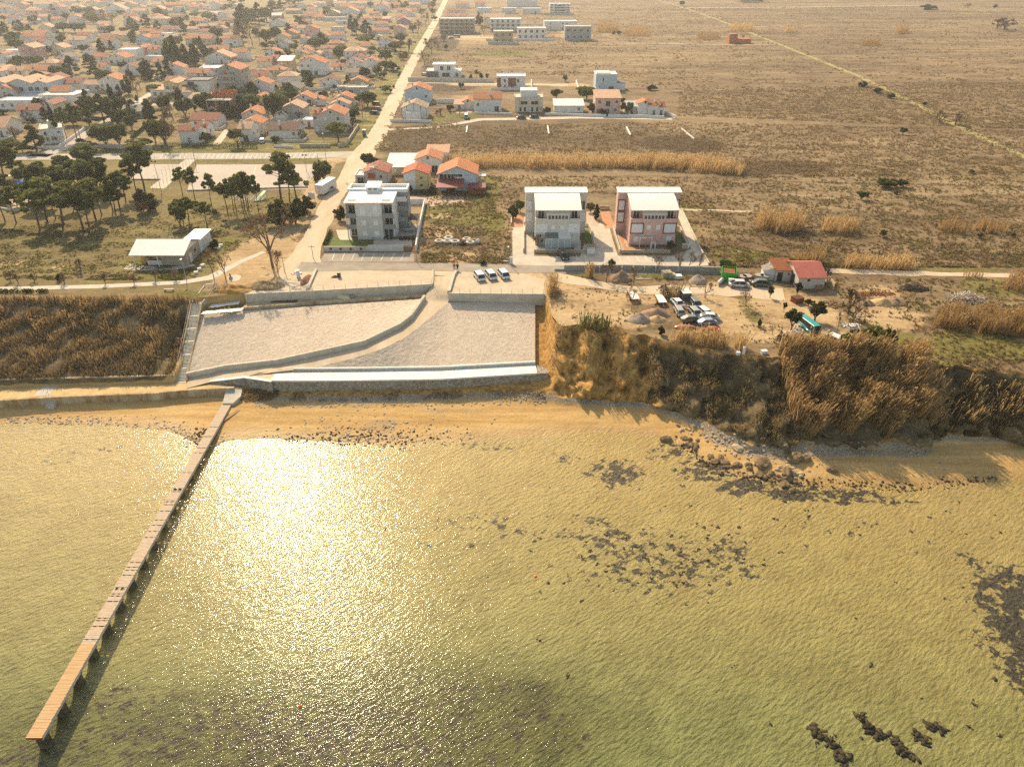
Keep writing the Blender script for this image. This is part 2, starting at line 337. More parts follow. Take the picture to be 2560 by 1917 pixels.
def build_ground():
 xs = np.unique(np.concatenate([np.linspace(-1400, -320, 55), np.linspace(-320, -110, 106), np.linspace(-110, 110, 270), np.linspace(110, 320, 90), np.linspace(320, 1400, 55)]))
 g = np.concatenate([np.linspace(0, 60, 90)[:-1], np.linspace(60, 170, 100)[:-1], np.linspace(170, 420, 110)[:-1], np.linspace(420, 1000, 70)[:-1], np.linspace(1000, 3200, 20)])
 ys, zs = profile(xs); yA = ys[:, 0]
 X = np.repeat(xs[None, :], len(g), 0); far = np.clip(g/60, 0, 1)[:, None]
 Y = (yA[None, :]*(1-far)+118*far)+g[:, None]*1.0
 Z = np.full(X.shape, PZ)
 P = lambda poly: inpoly(X, Y, toworld(poly)).astype(float)
 town = P([(-900, 402), (-900, -40), (1128, -40), (1100, 40), (1000, 210), (955, 300), (915, 372), (880, 402)])
 park = P([(-400, 740), (-400, 372), (905, 372), (850, 470), (790, 560), (640, 600), (560, 690), (480, 735)])
 green = town*.45+park*.5
 green = np.maximum(green, ell(X, Y, [(700, 360, 300, 14, .9), (930, 330, 30, 60, 1), (960, 255, 25, 60, 1), (985, 200, 28, 40, 1), (1020, 120, 20, 60, .9), (810, 400, 55, 14, 1), (870, 385, 30, 20, .9), (1215, 480, 35, 45, 1), (1235, 560, 30, 40, .7), (1160, 545, 70, 25, .95), (1110, 530, 60, 30, .8), (790, 610, 25, 40, .9),
  (410, 690, 60, 16, .9), (560, 610, 30, 20, .95), (470, 735, 60, 10, .8), (330, 655, 40, 10, .9), (1010, 400, 60, 20, .9), (1080, 300, 60, 12, .6), (1150, 290, 60, 10, .75), (1060, 130, 60, 6, .7), (1255, 134, 80, 7, .95),
  (2330, 880, 90, 35, .98), (2450, 860, 130, 40, .75), (2250, 845, 60, 20, .6), (2480, 720, 100, 30, .55), (2400, 672, 140, 6, .9), (1700, 540, 40, 60, .5), (1850, 640, 90, 20, .6), (2080, 660, 60, 12, .6), (1650, 690, 80, 12, .75), (1440, 690, 70, 10, .7), (1875, 780, 25, 50, .6), (1560, 415, 90, 10, .35), (1740, 520, 60, 8, .7)]))
 dirt = ell(X, Y, [(650, 640, 90, 60, .95), (590, 690, 60, 25, .9), (730, 560, 45, 60, .8), (780, 500, 30, 70, .75), (800, 440, 25, 50, .6), (660, 700, 60, 25, .7), (840, 395, 40, 20, .6), (150, 665, 18, 10, .8), (25, 658, 40, 6, .8),
  (1480, 760, 110, 45, .66), (1420, 790, 60, 30, .75), (1600, 740, 120, 25, .6), (1560, 800, 90, 25, .72), (1850, 720, 160, 20, .7), (1980, 770, 120, 60, .72), (1810, 790, 60, 50, .85), (1900, 830, 90, 30, .62), (2080, 850, 70, 30, .75), (2230, 790, 100, 40, .7), (2200, 730, 60, 20, .6),
  (1150, 645, 60, 14, .9), (1110, 585, 25, 20, .6), (1170, 700, 200, 40, 1), (780, 710, 200, 30, 1), (1100, 540, 40, 8, .7), (1780, 755, 80, 18, .8), (1430, 715, 80, 20, .6), (1330, 720, 60, 30, .8), (2250, 440, 60, 8, .3),
  (1200, 95, 80, 8, .8), (1430, 90, 60, 6, .7), (1420, 78, 30, 5, .9), (1200, 212, 90, 4, .8), (1420, 213, 60, 4, .8), (1160, 240, 40, 4, .5)])
 dirt = np.maximum(dirt, town*.36)
 scrub = ell(X, Y, [(1030, 350, 80, 45, .72), (1250, 330, 200, 40, .55), (1120, 215, 90, 18, .7), (1500, 330, 200, 50, .5), (1100, 110, 50, 25, .8), (1080, 165, 30, 20, .6), (1700, 360, 120, 25, .75), (1900, 420, 200, 20, .6), (2060, 680, 60, 10, .6), (1860, 640, 120, 16, .7), (1650, 560, 60, 50, .5), (1150, 600, 90, 30, .55), (2150, 600, 300, 30, .35), (1900, 200, 300, 20, .3), (640, 720, 60, 15, .7), (1420, 790, 25, 30, .3)])
 zone = np.stack([green, dirt, scrub, np.ones_like(green)], -1).reshape(-1, 4)
 nr, nc = X.shape; idx = np.arange(nr*nc).reshape(nr, nc)
 T = np.stack([idx[:-1, :-1], idx[:-1, 1:], idx[1:, 1:], idx[1:, :-1]], -1).reshape(-1, 4)
 me = npmesh('ground', np.stack([X, Y, Z], -1).reshape(-1, 3), T, ground_material(), True); colattr(me, 'zone', zone)
 return struct(link('ground', me))
build_ground()

# ------------------------------------------------------------------ shore: cliff, beach, seabed in one sheet
def shore_material():
 m = bpy.data.materials.new('cliff_beach_seabed'); m.use_nodes = True; n, l = nt(m); b = n['Principled BSDF']; b.inputs['Roughness'].default_value = .9; b.inputs['Specular IOR Level'].default_value = .15
 g = n.new('ShaderNodeNewGeometry'); at = n.new('ShaderNodeAttribute'); at.attribute_name = 'zone'; sp = n.new('ShaderNodeSeparateColor'); l.new(at.outputs['Color'], sp.inputs[0])
 a2 = n.new('ShaderNodeAttribute'); a2.attribute_name = 'sea'; s2 = n.new('ShaderNodeSeparateColor'); l.new(a2.outputs['Color'], s2.inputs[0])
 def nz(scale, det, st=(1, 1, 1), ro=.65):
  mp = n.new('ShaderNodeMapping'); mp.inputs['Scale'].default_value = st; l.new(g.outputs['Position'], mp.inputs[0])
  t = n.new('ShaderNodeTexNoise'); t.inputs['Scale'].default_value = scale; t.inputs['Detail'].default_value = det; t.inputs['Roughness'].default_value = ro; l.new(mp.outputs[0], t.inputs['Vector']); return t.outputs['Fac']
 def ramp(s, stops):
  r = n.new('ShaderNodeValToRGB'); e = r.color_ramp.elements
  while len(e) < len(stops): e.new(.5)
  for i, (p, c) in enumerate(stops): e[i].position = p; e[i].color = (*c, 1)
  l.new(s, r.inputs[0]); return r.outputs[0]
 def mth(op, a, c, d=None):
  k = n.new('ShaderNodeMath'); k.operation = op
  for i, v in enumerate((a, c, d)):
   if v is None: continue
   if isinstance(v, (int, float)): k.inputs[i].default_value = v
   else: l.new(v, k.inputs[i])
  return k.outputs[0]
 def mix(f, a, c):
  k = n.new('ShaderNodeMix'); k.data_type = 'RGBA'; l.new(f, k.inputs[0]); l.new(a, k.inputs[6]); l.new(c, k.inputs[7]); return k.outputs[2]
 mid = nz(.35, 7); fine = nz(2.2, 8, ro=.75); streak = nz(.5, 5, (.12, 1.6, 1)); vert = nz(.7, 6, (1.5, 1.5, .3))
 sand = ramp(mth('MULTIPLY_ADD', streak, .6, mth('MULTIPLY', fine, .4)), [(.38, (.40, .24, .085)), (.52, (.52, .33, .125)), (.65, (.62, .42, .18))])
 bed = ramp(mth('MULTIPLY_ADD', nz(.12, 5), .6, mth('MULTIPLY', mid, .4)), [(.35, (.35, .235, .09)), (.65, (.45, .315, .13))])
 depth_tint = ramp(mid, [(.36, (.085, .115, .042)), (.62, (.165, .195, .075))])  # green of deep water painted into the seabed colour
 earth = ramp(mth('MULTIPLY_ADD', vert, .7, mth('MULTIPLY', fine, .3)), [(.36, (.17, .085, .03)), (.48, (.40, .22, .065)), (.62, (.64, .37, .11))])
 veg = ramp(mth('MULTIPLY_ADD', mid, .5, mth('MULTIPLY', fine, .5)), [(.38, (.07, .05, .026)), (.5, (.16, .115, .058)), (.62, (.27, .195, .09))])
 peb = ramp(nz(5, 4), [(.38, (.14, .11, .08)), (.55, (.36, .29, .20)), (.68, (.58, .50, .38))])
 weed = ramp(fine, [(.4, (.034, .026, .018)), (.62, (.10, .075, .05))])
 edge = mth('MULTIPLY_ADD', mid, .7, mth('MULTIPLY', fine, .5))
 def thr(s, k_=4.0, na=1.0):
  k = mth('ADD', s, mth('MULTIPLY', mth('SUBTRACT', edge, .6), na)); k = mth('MULTIPLY_ADD', mth('SUBTRACT', k, .5), k_, .5); q = n.new('ShaderNodeClamp'); l.new(k, q.inputs[0]); return q.outputs[0]
 cn = nz(.72, 7, (1, 1.25, 1), .68); wq = mth('MULTIPLY_ADD', mth('MULTIPLY_ADD', s2.outputs[0], .5, mth('SUBTRACT', cn, .71)), 28.0, .5); wk = n.new('ShaderNodeClamp'); l.new(wq, wk.inputs[0]); wm = mth('MULTIPLY', wk.outputs[0], mth('GREATER_THAN', s2.outputs[0], .02))
 c = mix(thr(sp.outputs[2]), sand, peb)
 c = mix(s2.outputs[2], c, bed); c = mix(s2.outputs[1], c, depth_tint); c = mix(mth('MULTIPLY', a2.outputs['Alpha'], .95), c, ramp(mth('MULTIPLY_ADD', mid, .5, mth('MULTIPLY', fine, .5)), [(.36, (.035, .03, .009)), (.62, (.13, .12, .035))])); c = mix(wm, c, weed)
 sz = n.new('ShaderNodeSeparateXYZ'); l.new(g.outputs['Position'], sz.inputs[0]); wb = n.new('ShaderNodeMapRange'); wb.inputs['From Min'].default_value = .32; wb.inputs['From Max'].default_value = .08; l.new(sz.outputs['Z'], wb.inputs['Value']); dk = n.new('ShaderNodeMix'); dk.data_type = 'RGBA'; dk.blend_type = 'MULTIPLY'; dk.inputs[7].default_value = (.74, .66, .58, 1); l.new(mth('MULTIPLY', wb.outputs[0], mth('SUBTRACT', 1.0, s2.outputs[2])), dk.inputs[0]); l.new(c, dk.inputs[6]); c = dk.outputs[2]   # damp sand strip
 c = mix(thr(sp.outputs[1]), c, earth); c = mix(thr(sp.outputs[0]), c, veg)
 l.new(c, b.inputs['Base Color'])
 sz = n.new('ShaderNodeSeparateXYZ'); l.new(g.outputs['Position'], sz.inputs[0]); wet = n.new('ShaderNodeMapRange'); wet.inputs['From Min'].default_value = .12; wet.inputs['From Max'].default_value = .5; wet.inputs['To Min'].default_value = .36; wet.inputs['To Max'].default_value = .95; l.new(sz.outputs['Z'], wet.inputs['Value']); l.new(wet.outputs[0], b.inputs['Roughness'])   # wet sand shines near the waterline
 bp = n.new('ShaderNodeBump'); bp.inputs['Distance'].default_value = .16
 rm = n.new('ShaderNodeMapping'); rm.vector_type = 'TEXTURE'; rm.inputs['Rotation'].default_value = (0, 0, R(36)); rm.inputs['Scale'].default_value = (2.4, 1, 1); l.new(g.outputs['Position'], rm.inputs[0])
 rn = n.new('ShaderNodeTexNoise'); rn.inputs['Scale'].default_value = 2.5; rn.inputs['Detail'].default_value = 3; l.new(rm.outputs[0], rn.inputs['Vector'])   # sand ripples in the bump, added to give caustic-like light bands
 rip = mth('MULTIPLY', mth('MULTIPLY', rn.outputs['Fac'], 1.5), s2.outputs[2])
 l.new(mth('ADD', rip, mth('MULTIPLY_ADD', fine, .7, mid)), bp.inputs['Height']); l.new(bp.outputs[0], b.inputs['Normal'])
 return m
def build_shore():
 xs = np.concatenate([np.linspace(-260, -110, 60)[:-1], np.linspace(-110, 110, 580), np.linspace(110, 260, 60)[1:]])
 ys, zs = profile(xs); nsub = [14, 14, 2, 8, 14, 16, 44, 62, 40]; rows = []; tt = []
 for k, m in enumerate(nsub):
  for j in range(m):
   t = j/m; rows.append((ys[:, k]*(1-t)+ys[:, k+1]*t, zs[:, k]*(1-t)+zs[:, k+1]*t)); tt.append(k+t)
 rows.append((ys[:, -1], zs[:, -1])); tt.append(len(nsub))
 X = np.repeat(xs[None, :], len(rows), 0); Y = np.stack([r[0] for r in rows]); Z = np.stack([r[1] for r in rows]); T_ = np.repeat(np.array(tt)[:, None], len(xs), 1)
 right = np.clip((X-6)/2.5, 0, 1); left = np.clip((-62-X)/2, 0, 1); slope = np.clip(T_*4, 0, 1)*np.clip((2.4-T_)*3, 0, 1)
 N = np.array([noise.fractal(Vector((a*.45, b*.45, c*.45)), 1., 2., 5) for a, b, c in zip(X.ravel(), Y.ravel(), Z.ravel())]).reshape(X.shape)
 N2 = np.array([noise.fractal(Vector((a*.14+9, c*.1, 3)), 1., 2., 3) for a, c in zip(X.ravel(), Z.ravel())]).reshape(X.shape)
 N3 = np.array([noise.fractal(Vector((a*1.1, c*.5, 7+b*.8)), 1., 2., 4) for a, b, c in zip(X.ravel(), Y.ravel(), Z.ravel())]).reshape(X.shape); Y = Y-slope*right*(N*1.6+N2*2.6+N3*.9); Z = Z+slope*(right*N*.7+left*N*.4); Z = Z+np.where((T_ > 3) & (T_ < 4.9), N*.06, 0)+np.where(T_ > 6.5, N*.05, 0)
 veg = slope*(left*.95+right*np.interp(X, [5, 7, 12, 22, 27, 33, 70], [.5, .2, .2, .32, .62, .85, .95]))
 veg = np.maximum(veg, right*np.where((T_ < .35), .45, 0)*slope)
 earth = np.where(T_ < 2.6, 1.0, np.clip(3.1-T_, 0, 1))*(1-left)*np.clip((X+52)/3, 0, 1)
 peb = np.where((T_ >= 2.8) & (T_ < 4), np.clip(4-T_, 0, 1)*.55+.25, 0)*(1-.5*left); peb = np.maximum(peb, np.where((T_ >= 3) & (T_ < 4.2), right*np.interp(X, [28, 34, 66, 74], [0, .65, .55, .15]), 0))
 peb = np.maximum(peb, ell(X, Y, [(960, 1065, 60, 20, .5), (690, 1010, 70, 14, .5), (1120, 1030, 120, 10, .45), (860, 1090, 160, 10, .4)], .5, True)*(T_ < 5))
 zone = np.stack([veg, earth, peb, np.ones_like(veg)], -1).reshape(-1, 4)
 sea = T_ > 4.7
 weed = ell(X, Y, [(1690, 1135, 50, 24, .6), (1760, 1185, 70, 26, .72), (1860, 1225, 70, 26, .75), (1980, 1240, 90, 26, .75), (2110, 1250, 90, 20, .7), (2230, 1262, 60, 14, .55), (1545, 1190, 70, 36, .72), (1420, 1150, 40, 14, .5), (1650, 1145, 40, 16, .55), (1220, 1125, 140, 14, .42), (870, 1108, 120, 12, .45),
  (1300, 1330, 120, 14, .45), (1150, 1310, 60, 10, .42), (2555, 1470, 60, 60, .8), (2540, 1560, 70, 90, .85), (2570, 1680, 60, 80, .75), (2480, 1600, 50, 30, .5), (130, 1150, 80, 20, .4), (260, 1130, 60, 16, .36),
  (450, 1850, 300, 70, .58), (750, 1840, 250, 90, .62), (300, 1750, 150, 60, .45), (1000, 1860, 260, 70, .5), (600, 1760, 200, 50, .48), (60, 1890, 120, 60, .55), (1640, 1400, 230, 80, .53), (1500, 1335, 110, 45, .5), (1800, 1400, 110, 70, .53), (1230, 1310, 190, 30, .4), (2150, 1330, 450, 130, .2), (1700, 1250, 500, 90, .14), (2560, 1570, 90, 170, .75), (1200, 1560, 900, 300, .07)], -.9, True)*.72*sea
 depth_tint = np.interp(Y, [36, 48, 62, 78, 92], [1., .86, .5, .22, 0])*np.interp(X, [-60, 0, 30, 60], [.85, .95, .8, .6])  # tint grows seaward, standing in for light absorbed by the water
 mound = ell(X, Y, [(1150, 1800, 260, 130, .9), (1280, 1760, 150, 90, .95), (1380, 1830, 110, 80, .9), (1000, 1740, 200, 90, .5)], -1.3)
 turf = np.maximum(mound, ell(X, Y, [(700, 1850, 480, 150, .9), (250, 1840, 330, 120, .7), (1080, 1820, 380, 160, 1.)], -1.4, True)); weed = np.maximum(weed, turf*.3); depth_tint = np.maximum(depth_tint, (ell(X, Y, [(2540, 1830, 200, 150, .62)], -1.5, True)))
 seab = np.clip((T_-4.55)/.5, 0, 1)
 seaA = np.stack([weed, depth_tint*seab, seab, turf*seab], -1).reshape(-1, 4)
 nr, nc = X.shape; idx = np.arange(nr*nc).reshape(nr, nc)
 T = np.stack([idx[1:, :-1], idx[1:, 1:], idx[:-1, 1:], idx[:-1, :-1]], -1).reshape(-1, 4)
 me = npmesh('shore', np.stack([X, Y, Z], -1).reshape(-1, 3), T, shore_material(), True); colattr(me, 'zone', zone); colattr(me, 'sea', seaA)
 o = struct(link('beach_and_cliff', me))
 return X, Y, Z
SX, SY, SZ = build_shore()
def Hs(x, y):
 """height of the displaced shore sheet (nearest column, interpolated)"""
 j = int(np.clip(np.searchsorted(SX[0], x), 0, SX.shape[1]-1)); yy = SY[:, j][::-1]; zz = SZ[:, j][::-1]
 return float(np.interp(y, yy, zz)) if y < yy[-1] else PZ

# ------------------------------------------------------------------ water
def build_water():
 m = bpy.data.materials.new('sea_water'); m.use_nodes = True; n, l = nt(m); n.remove(n['Principled BSDF']); out = n['Material Output']
 g = n.new('ShaderNodeNewGeometry')
 def wave(scale, ang, st, det, dist):
  mp = n.new('ShaderNodeMapping'); mp.vector_type = 'TEXTURE'; mp.inputs['Rotation'].default_value = (0, 0, R(ang)); mp.inputs['Scale'].default_value = st
  l.new(g.outputs['Position'], mp.inputs[0]); t = n.new('ShaderNodeTexNoise'); t.inputs['Scale'].default_value = scale; t.inputs['Detail'].default_value = det; t.inputs['Distortion'].default_value = dist
  l.new(mp.outputs[0], t.inputs['Vector']); return t.outputs['Fac']
 w1 = wave(WAVE[0], 38, (2.6, 1, 1), 3, .4); w2 = wave(WAVE[1], 15, (1.8, 1, 1), 3, .3)
 # sheltered water on the landward-left side of the pier is calmer
 sx = n.new('ShaderNodeSeparateXYZ'); l.new(g.outputs['Position'], sx.inputs[0])
 calm = n.new('ShaderNodeMapRange'); calm.inputs['From Min'].default_value = -50; calm.inputs['From Max'].default_value = -46; calm.inputs['To Min'].default_value = WAVE[4]; calm.inputs['To Max'].default_value = 1.0
 l.new(sx.outputs['X'], calm.inputs['Value'])
 ad = n.new('ShaderNodeMath'); ad.operation = 'MULTIPLY_ADD'; ad.inputs[1].default_value = WAVE[2]; l.new(w2, ad.inputs[0]); l.new(w1, ad.inputs[2])
 bp = n.new('ShaderNodeBump'); bp.inputs['Strength'].default_value = 1.0; bp.inputs['Distance'].default_value = 1.0
 hm = n.new('ShaderNodeMath'); hm.operation = 'MULTIPLY'; l.new(ad.outputs[0], hm.inputs[0]); 
 hs = n.new('ShaderNodeMath'); hs.operation = 'MULTIPLY'; hs.inputs[1].default_value = WAVE[3]; l.new(calm.outputs[0], hs.inputs[0]); l.new(hs.outputs[0], hm.inputs[1])
 l.new(hm.outputs[0], bp.inputs['Height'])
 lw = n.new('ShaderNodeLayerWeight'); lw.inputs['Blend'].default_value = .5; l.new(bp.outputs[0], lw.inputs['Normal'])   # Schlick: facing^5, the same from both sides
 pw = n.new('ShaderNodeMath'); pw.operation = 'POWER'; pw.inputs[1].default_value = 5; l.new(lw.outputs['Facing'], pw.inputs[0])
 fr = n.new('ShaderNodeMath'); fr.operation = 'MULTIPLY_ADD'; fr.inputs[1].default_value = .97; fr.inputs[2].default_value = .014; l.new(pw.outputs[0], fr.inputs[0])
 gl = n.new('ShaderNodeBsdfGlossy'); gl.inputs['Roughness'].default_value = WAVE[5]; l.new(bp.outputs[0], gl.inputs['Normal'])
 tr = n.new('ShaderNodeBsdfTransparent'); tr.inputs['Color'].default_value = (.96, .98, .90, 1)
 mx = n.new('ShaderNodeMixShader'); l.new(fr.outputs[0], mx.inputs[0]); l.new(tr.outputs[0], mx.inputs[1]); l.new(gl.outputs[0], mx.inputs[2]); l.new(mx.outputs[0], out.inputs[0])
 mb = MB(); mb.add([(-255, 12, 0), (255, 12, 0), (255, 116, 0), (-255, 116, 0)], [(0, 1, 2, 3)])
 struct(mb.build('water', m))
WAVE = (2.7, 6.0, .4, .078, .85, .10)
build_water()
# ------------------------------------------------------------------ strips & shore works
def lerpx(lst, px):
 xs = [a[0] for a in lst]; return np.interp(px, xs, [a[1] for a in lst]), np.interp(px, xs, [a[2] for a in lst])
def strip(name, top, bot, x0, x1, nx, ny, m, amp=0.0, freq=.8):
 V = []; 
 for j in range(ny+1):
  t = j/ny
  for i in range(nx+1):
   px = x0+(x1-x0)*i/nx
   a = W(px, *lerpx(top, px)); b = W(px, *lerpx(bot, px)); p = a.lerp(b, t)
   if amp and 0 < i < nx and 0 < j < ny: p.z += amp*noise.fractal(Vector((p.x*freq, p.y*freq, 1.7)), 1., 2., 5)
   V.append(p)
 idx = np.arange((nx+1)*(ny+1)).reshape(ny+1, nx+1)
 T = np.stack([idx[1:, :-1], idx[1:, 1:], idx[:-1, 1:], idx[:-1, :-1]], -1).reshape(-1, 4)
 return struct(link(name, npmesh(name, np.array([tuple(p) for p in V]), T, m, True)))
def stonefill(name, ca, cb, cc, sc, bump):
 """loose limestone: voronoi stones with varied tones and deep joints"""
 if name in MATS: return MATS[name]
 m = mat(name, ca, .9, cb, .35); n, l = nt(m); b = n['Principled BSDF']
 g = n.new('ShaderNodeNewGeometry'); v = n.new('ShaderNodeTexVoronoi'); v.inputs['Scale'].default_value = sc; l.new(g.outputs['Position'], v.inputs['Vector'])
 v2 = n.new('ShaderNodeTexVoronoi'); v2.feature = 'DISTANCE_TO_EDGE'; v2.inputs['Scale'].default_value = sc; l.new(g.outputs['Position'], v2.inputs['Vector'])
 base = b.inputs['Base Color'].links[0].from_socket
 hs = n.new('ShaderNodeSeparateColor'); l.new(v.outputs['Color'], hs.inputs[0])
 mx = n.new('ShaderNodeMix'); mx.data_type = 'RGBA'; mx.inputs[7].default_value = (*cc, 1); l.new(base, mx.inputs[6])
 mm = n.new('ShaderNodeMath'); mm.operation = 'MULTIPLY'; mm.inputs[1].default_value = .75; l.new(hs.outputs[0], mm.inputs[0]); l.new(mm.outputs[0], mx.inputs[0])
 l.new(mx.outputs[2], b.inputs['Base Color'])
 cl = n.new('ShaderNodeMath'); cl.operation = 'MINIMUM'; cl.inputs[1].default_value = .22; l.new(v2.outputs['Distance'], cl.inputs[0])
 ad = n.new('ShaderNodeMath'); ad.operation = 'MULTIPLY_ADD'; ad.inputs[1].default_value = .25; l.new(hs.outputs[1], ad.inputs[0]); l.new(cl.outputs[0], ad.inputs[2])
 bp = n.new('ShaderNodeBump'); bp.inputs['Distance'].default_value = bump; bp.inputs['Strength'].default_value = 1.; l.new(ad.outputs[0], bp.inputs['Height']); l.new(bp.outputs[0], b.inputs['Normal'])
 return m
MS = stonefill('loose_limestone', (.70, .58, .44), (.61, .49, .36), (.50, .40, .29), 4.2, .13)
MSD = stonefill('rubble_masonry', (.50, .44, .34), (.40, .34, .26), (.16, .13, .10), 2.9, .3)
MDIRT = mat('compacted_gravel', (.62, .49, .31), .95, (.46, .34, .20), .35, bump=.05, bscale=3)
MDIRT2 = mat('crushed_limestone', (.56, .46, .32), .95, (.46, .37, .25), .3, bump=.06, bscale=4)
MROAD = mat('dirt_road', (.60, .48, .33), .95, (.47, .36, .23), .25, bump=.05, bscale=2, stretch=(1.5, .35, 1))
MASPH = mat('asphalt', (.36, .31, .24), .95, (.26, .22, .17), .3, bump=.02, bscale=8)
MASPL = mat('pale_asphalt', (.46, .41, .34), .95, (.36, .31, .25), .22, bump=.02, bscale=8)
MPAVE = mat('concrete_paving', (.56, .49, .38), .9, (.44, .37, .28), .3, bump=.02)
MCOURT = mat('court_surface', (.46, .39, .31), .9, (.40, .34, .27), .12, bump=.01)
MSAND = mat('promenade_sand', (.62, .44, .20), .95, (.46, .31, .13), .5, bump=.05)
MPAINT = mat('road_paint', (.78, .76, .70), .8, (.60, .57, .5), 2)
MGRASS = mat('lawn', (.13, .17, .03), .95, (.07, .10, .015), .8, bump=.06)
MBRICKP = mat('orange_paving', (.52, .25, .12), .9, (.40, .18, .08), 1.2)
MTERR = mat('terrace_tile', (.50, .38, .27), .9, (.40, .29, .2), .8)

RT = [(468, 943, 2.3), (565, 923, 3.1), (692, 909, 4.3), (816, 882, 5.3), (912, 861, 6.2), (999, 819, 7.3), (1028, 797, 7.7), (1062, 748, 8.5)]      # ramp, slope side
RB = [(400, 975, 2.2), (525, 951, 2.6), (612, 938, 3.4), (695, 926, 4.25), (796, 917, 4.55), (900, 891, 5.6), (958, 871, 6.4), (1016, 842, 7.1), (1074, 795, 7.9), (1120, 756, 8.4)]
def q(l, px): a = lerpx(l, px); return (px, float(a[0]), float(a[1]))
PW = 120
# ramp as a loft between its two edges by arc parameter
def loft(name, A, B, n, m, amp=0.0, cross=3):
 def res(L):
  P = [W(*a) for a in L]; d = [0]
  for i in range(1, len(P)): d.append(d[-1]+(P[i]-P[i-1]).length)
  t = np.linspace(0, d[-1], n+1); arr = np.array([tuple(p) for p in P]); return np.stack([np.interp(t, d, arr[:, k]) for k in range(3)], 1)
 a, b = res(A), res(B); V = []
 for j in range(cross+1): V.append(a*(1-j/cross)+b*j/cross)
 V = np.concatenate(V); idx = np.arange((n+1)*(cross+1)).reshape(cross+1, n+1)
 T = np.stack([idx[1:, :-1], idx[1:, 1:], idx[:-1, 1:], idx[:-1, :-1]], -1).reshape(-1, 4)
 return struct(link(name, npmesh(name, V, T, m, True)))
mb = MB(); mb.add([tuple(W(*a)) for a in ((600, 945, 3.25), (650, 931, 4.0), (694, 925, 4.2), (690, 930, 4.05), (676, 951, 3.98), (612, 943, 3.38))], [(0, 1, 2, 3, 4, 5)][::1]); o = struct(mb.build('gravel_apron', MDIRT)); o.data.flip_normals()
loft('ramp_road', RT+[(1066, 735, 8.9), (1082, 712, 9.9), (1085, 690, 10.02)], [(468, 970, 2.22), (525, 955, 2.5), (612, 941, 3.35), (680, 931, 4.2)]+RB[4:]+[(1122, 752, 8.5), (1121, 738, 9.3), (1124, 722, 9.95), (1128, 690, 10.02)], 90, MROAD)
# upper stone slope between the small wall and the curved wall; lower one between ramp and white promenade
TOPU = [(466, 922, 3.5), (504, 786, 7.9), (609, 777, 8.0), (1054, 747, 8.2), (1060, 747, 8.3)]
BOTU = [(p[0], p[1]-11, p[2]+.75) for p in RT]
strip('upper_stone_slope', TOPU, BOTU, 467, 1058, 200, 60, MS, .06, 1.6)
TOPL = [(690, 925, 4.3)]+RB[4:]+[(1121, 757, 8.4), (1340, 752, 8.4)]
BOTL = [(690, 928, 4.2), (900, 925, 4.2), (1102, 922, 4.2), (1340, 909, 4.3)]
strip('lower_stone_slope', TOPL, BOTL, 692, 1338, 210, 60, MS, .06, 1.6)
def wpts(lst): return [tuple(W(*a)) for a in lst]
def dens(lst, k=4):
 o = []
 for i in range(len(lst)-1):
  for j in range(k): o.append(tuple(lst[i][c]+(lst[i+1][c]-lst[i][c])*j/k for c in range(3)))
 return o+[lst[-1]]
def wallthing(name, label, pts, th, h, m, down=0.0, cat='wall', cap=None):
 r = thing(name, label, cat, W(*pts[0]) if len(pts[0]) == 3 and pts[0][0] > 200 else Vector(pts[0]))
 P = [Vector(p)-r.location for p in wpts(pts)]
 mb = MB(); mb.wall([tuple(p) for p in P], th, h, mi=0, down=down); mb.build('wall_body', m, r)
 if cap:
  mb = MB(); mb.wall([(p.x, p.y, p.z+h) for p in P], th+.12, .1, mi=0); mb.build('coping', cap, r)
 return r
# curved ramp wall
_p = dens(RT, 5)
wallthing('curved_retaining_wall', 'long curved pale concrete wall along the upper side of the gravel ramp', _p, .55, .95, M('conc'), 1.0, 'retaining wall')
# ledge + retaining walls
wl = [W(612, 737, 10), W(760, 730, 10), W(1081, 712, 10)]; sm = [W(606, 771, 8.35), W(760, 759, 8.35), W(1060, 741, 8.35)]
V = []; 
mb = MB(); mb.add([tuple((p.x, p.y, 8.35)) for p in wl]+[tuple((p.x, p.y-.1, 8.35)) for p in sm], [(0, 3, 4, 1), (1, 4, 5, 2)]); struct(mb.build('ledge', MDIRT))
r = thing('concrete_retaining_wall', 'tall concrete retaining wall holding the gravel lot with a green bin', 'retaining wall', wl[0])
mb = MB(); mb.wall([tuple(Vector((p.x, p.y, 8.3))-r.location) for p in wl], .35, 1.95, down=.5); mb.build('wall_body', M('conc'), r)
wr = [W(1121, 735, 10), W(1240, 736, 10), W(1362, 737, 10)]
r2 = thing('concrete_retaining_wall', 'tall concrete retaining wall below the lot with three white cars', 'retaining wall', wr[0])
mb = MB(); mb.wall([tuple(Vector((p.x, p.y, 8.3))-r2.location) for p in wr], .35, 1.95, down=.6); mb.build('wall_body', M('conc'), r2)
mb = MB(); wj = [W(1081, 712, 10), W(1083, 694, 10), W(1083, 676, 10)]; r3 = thing('concrete_retaining_wall', 'short concrete wall end beside the top of the ramp, under the fence corner', 'retaining wall', wj[0])
mb.wall([tuple(Vector((p.x, p.y, 9))-r3.location) for p in wj], .35, 1.25, down=.5); mb.build('wall_body', M('conc'), r3)
r = thing('low_concrete_wall', 'low straight concrete wall along the ledge above the stone slope', 'low wall', sm[0])
mb = MB(); mb.wall([tuple(Vector((p.x, p.y, 8.0))-r.location) for p in sm], .45, .6, down=.6); mb.build('wall_body', M('concold'), r)
k1 = [W(1122, 733, 10), W(1135, 690, 10), W(1143, 678, 10)]
r = thing('low_concrete_wall', 'slanting low kerb wall beside the two walkers at the lot entrance', 'low wall', k1[0])
mb = MB(); mb.wall([tuple(p-r.location) for p in k1], .6, .55, down=.3); mb.build('wall_body', M('conc'), r)
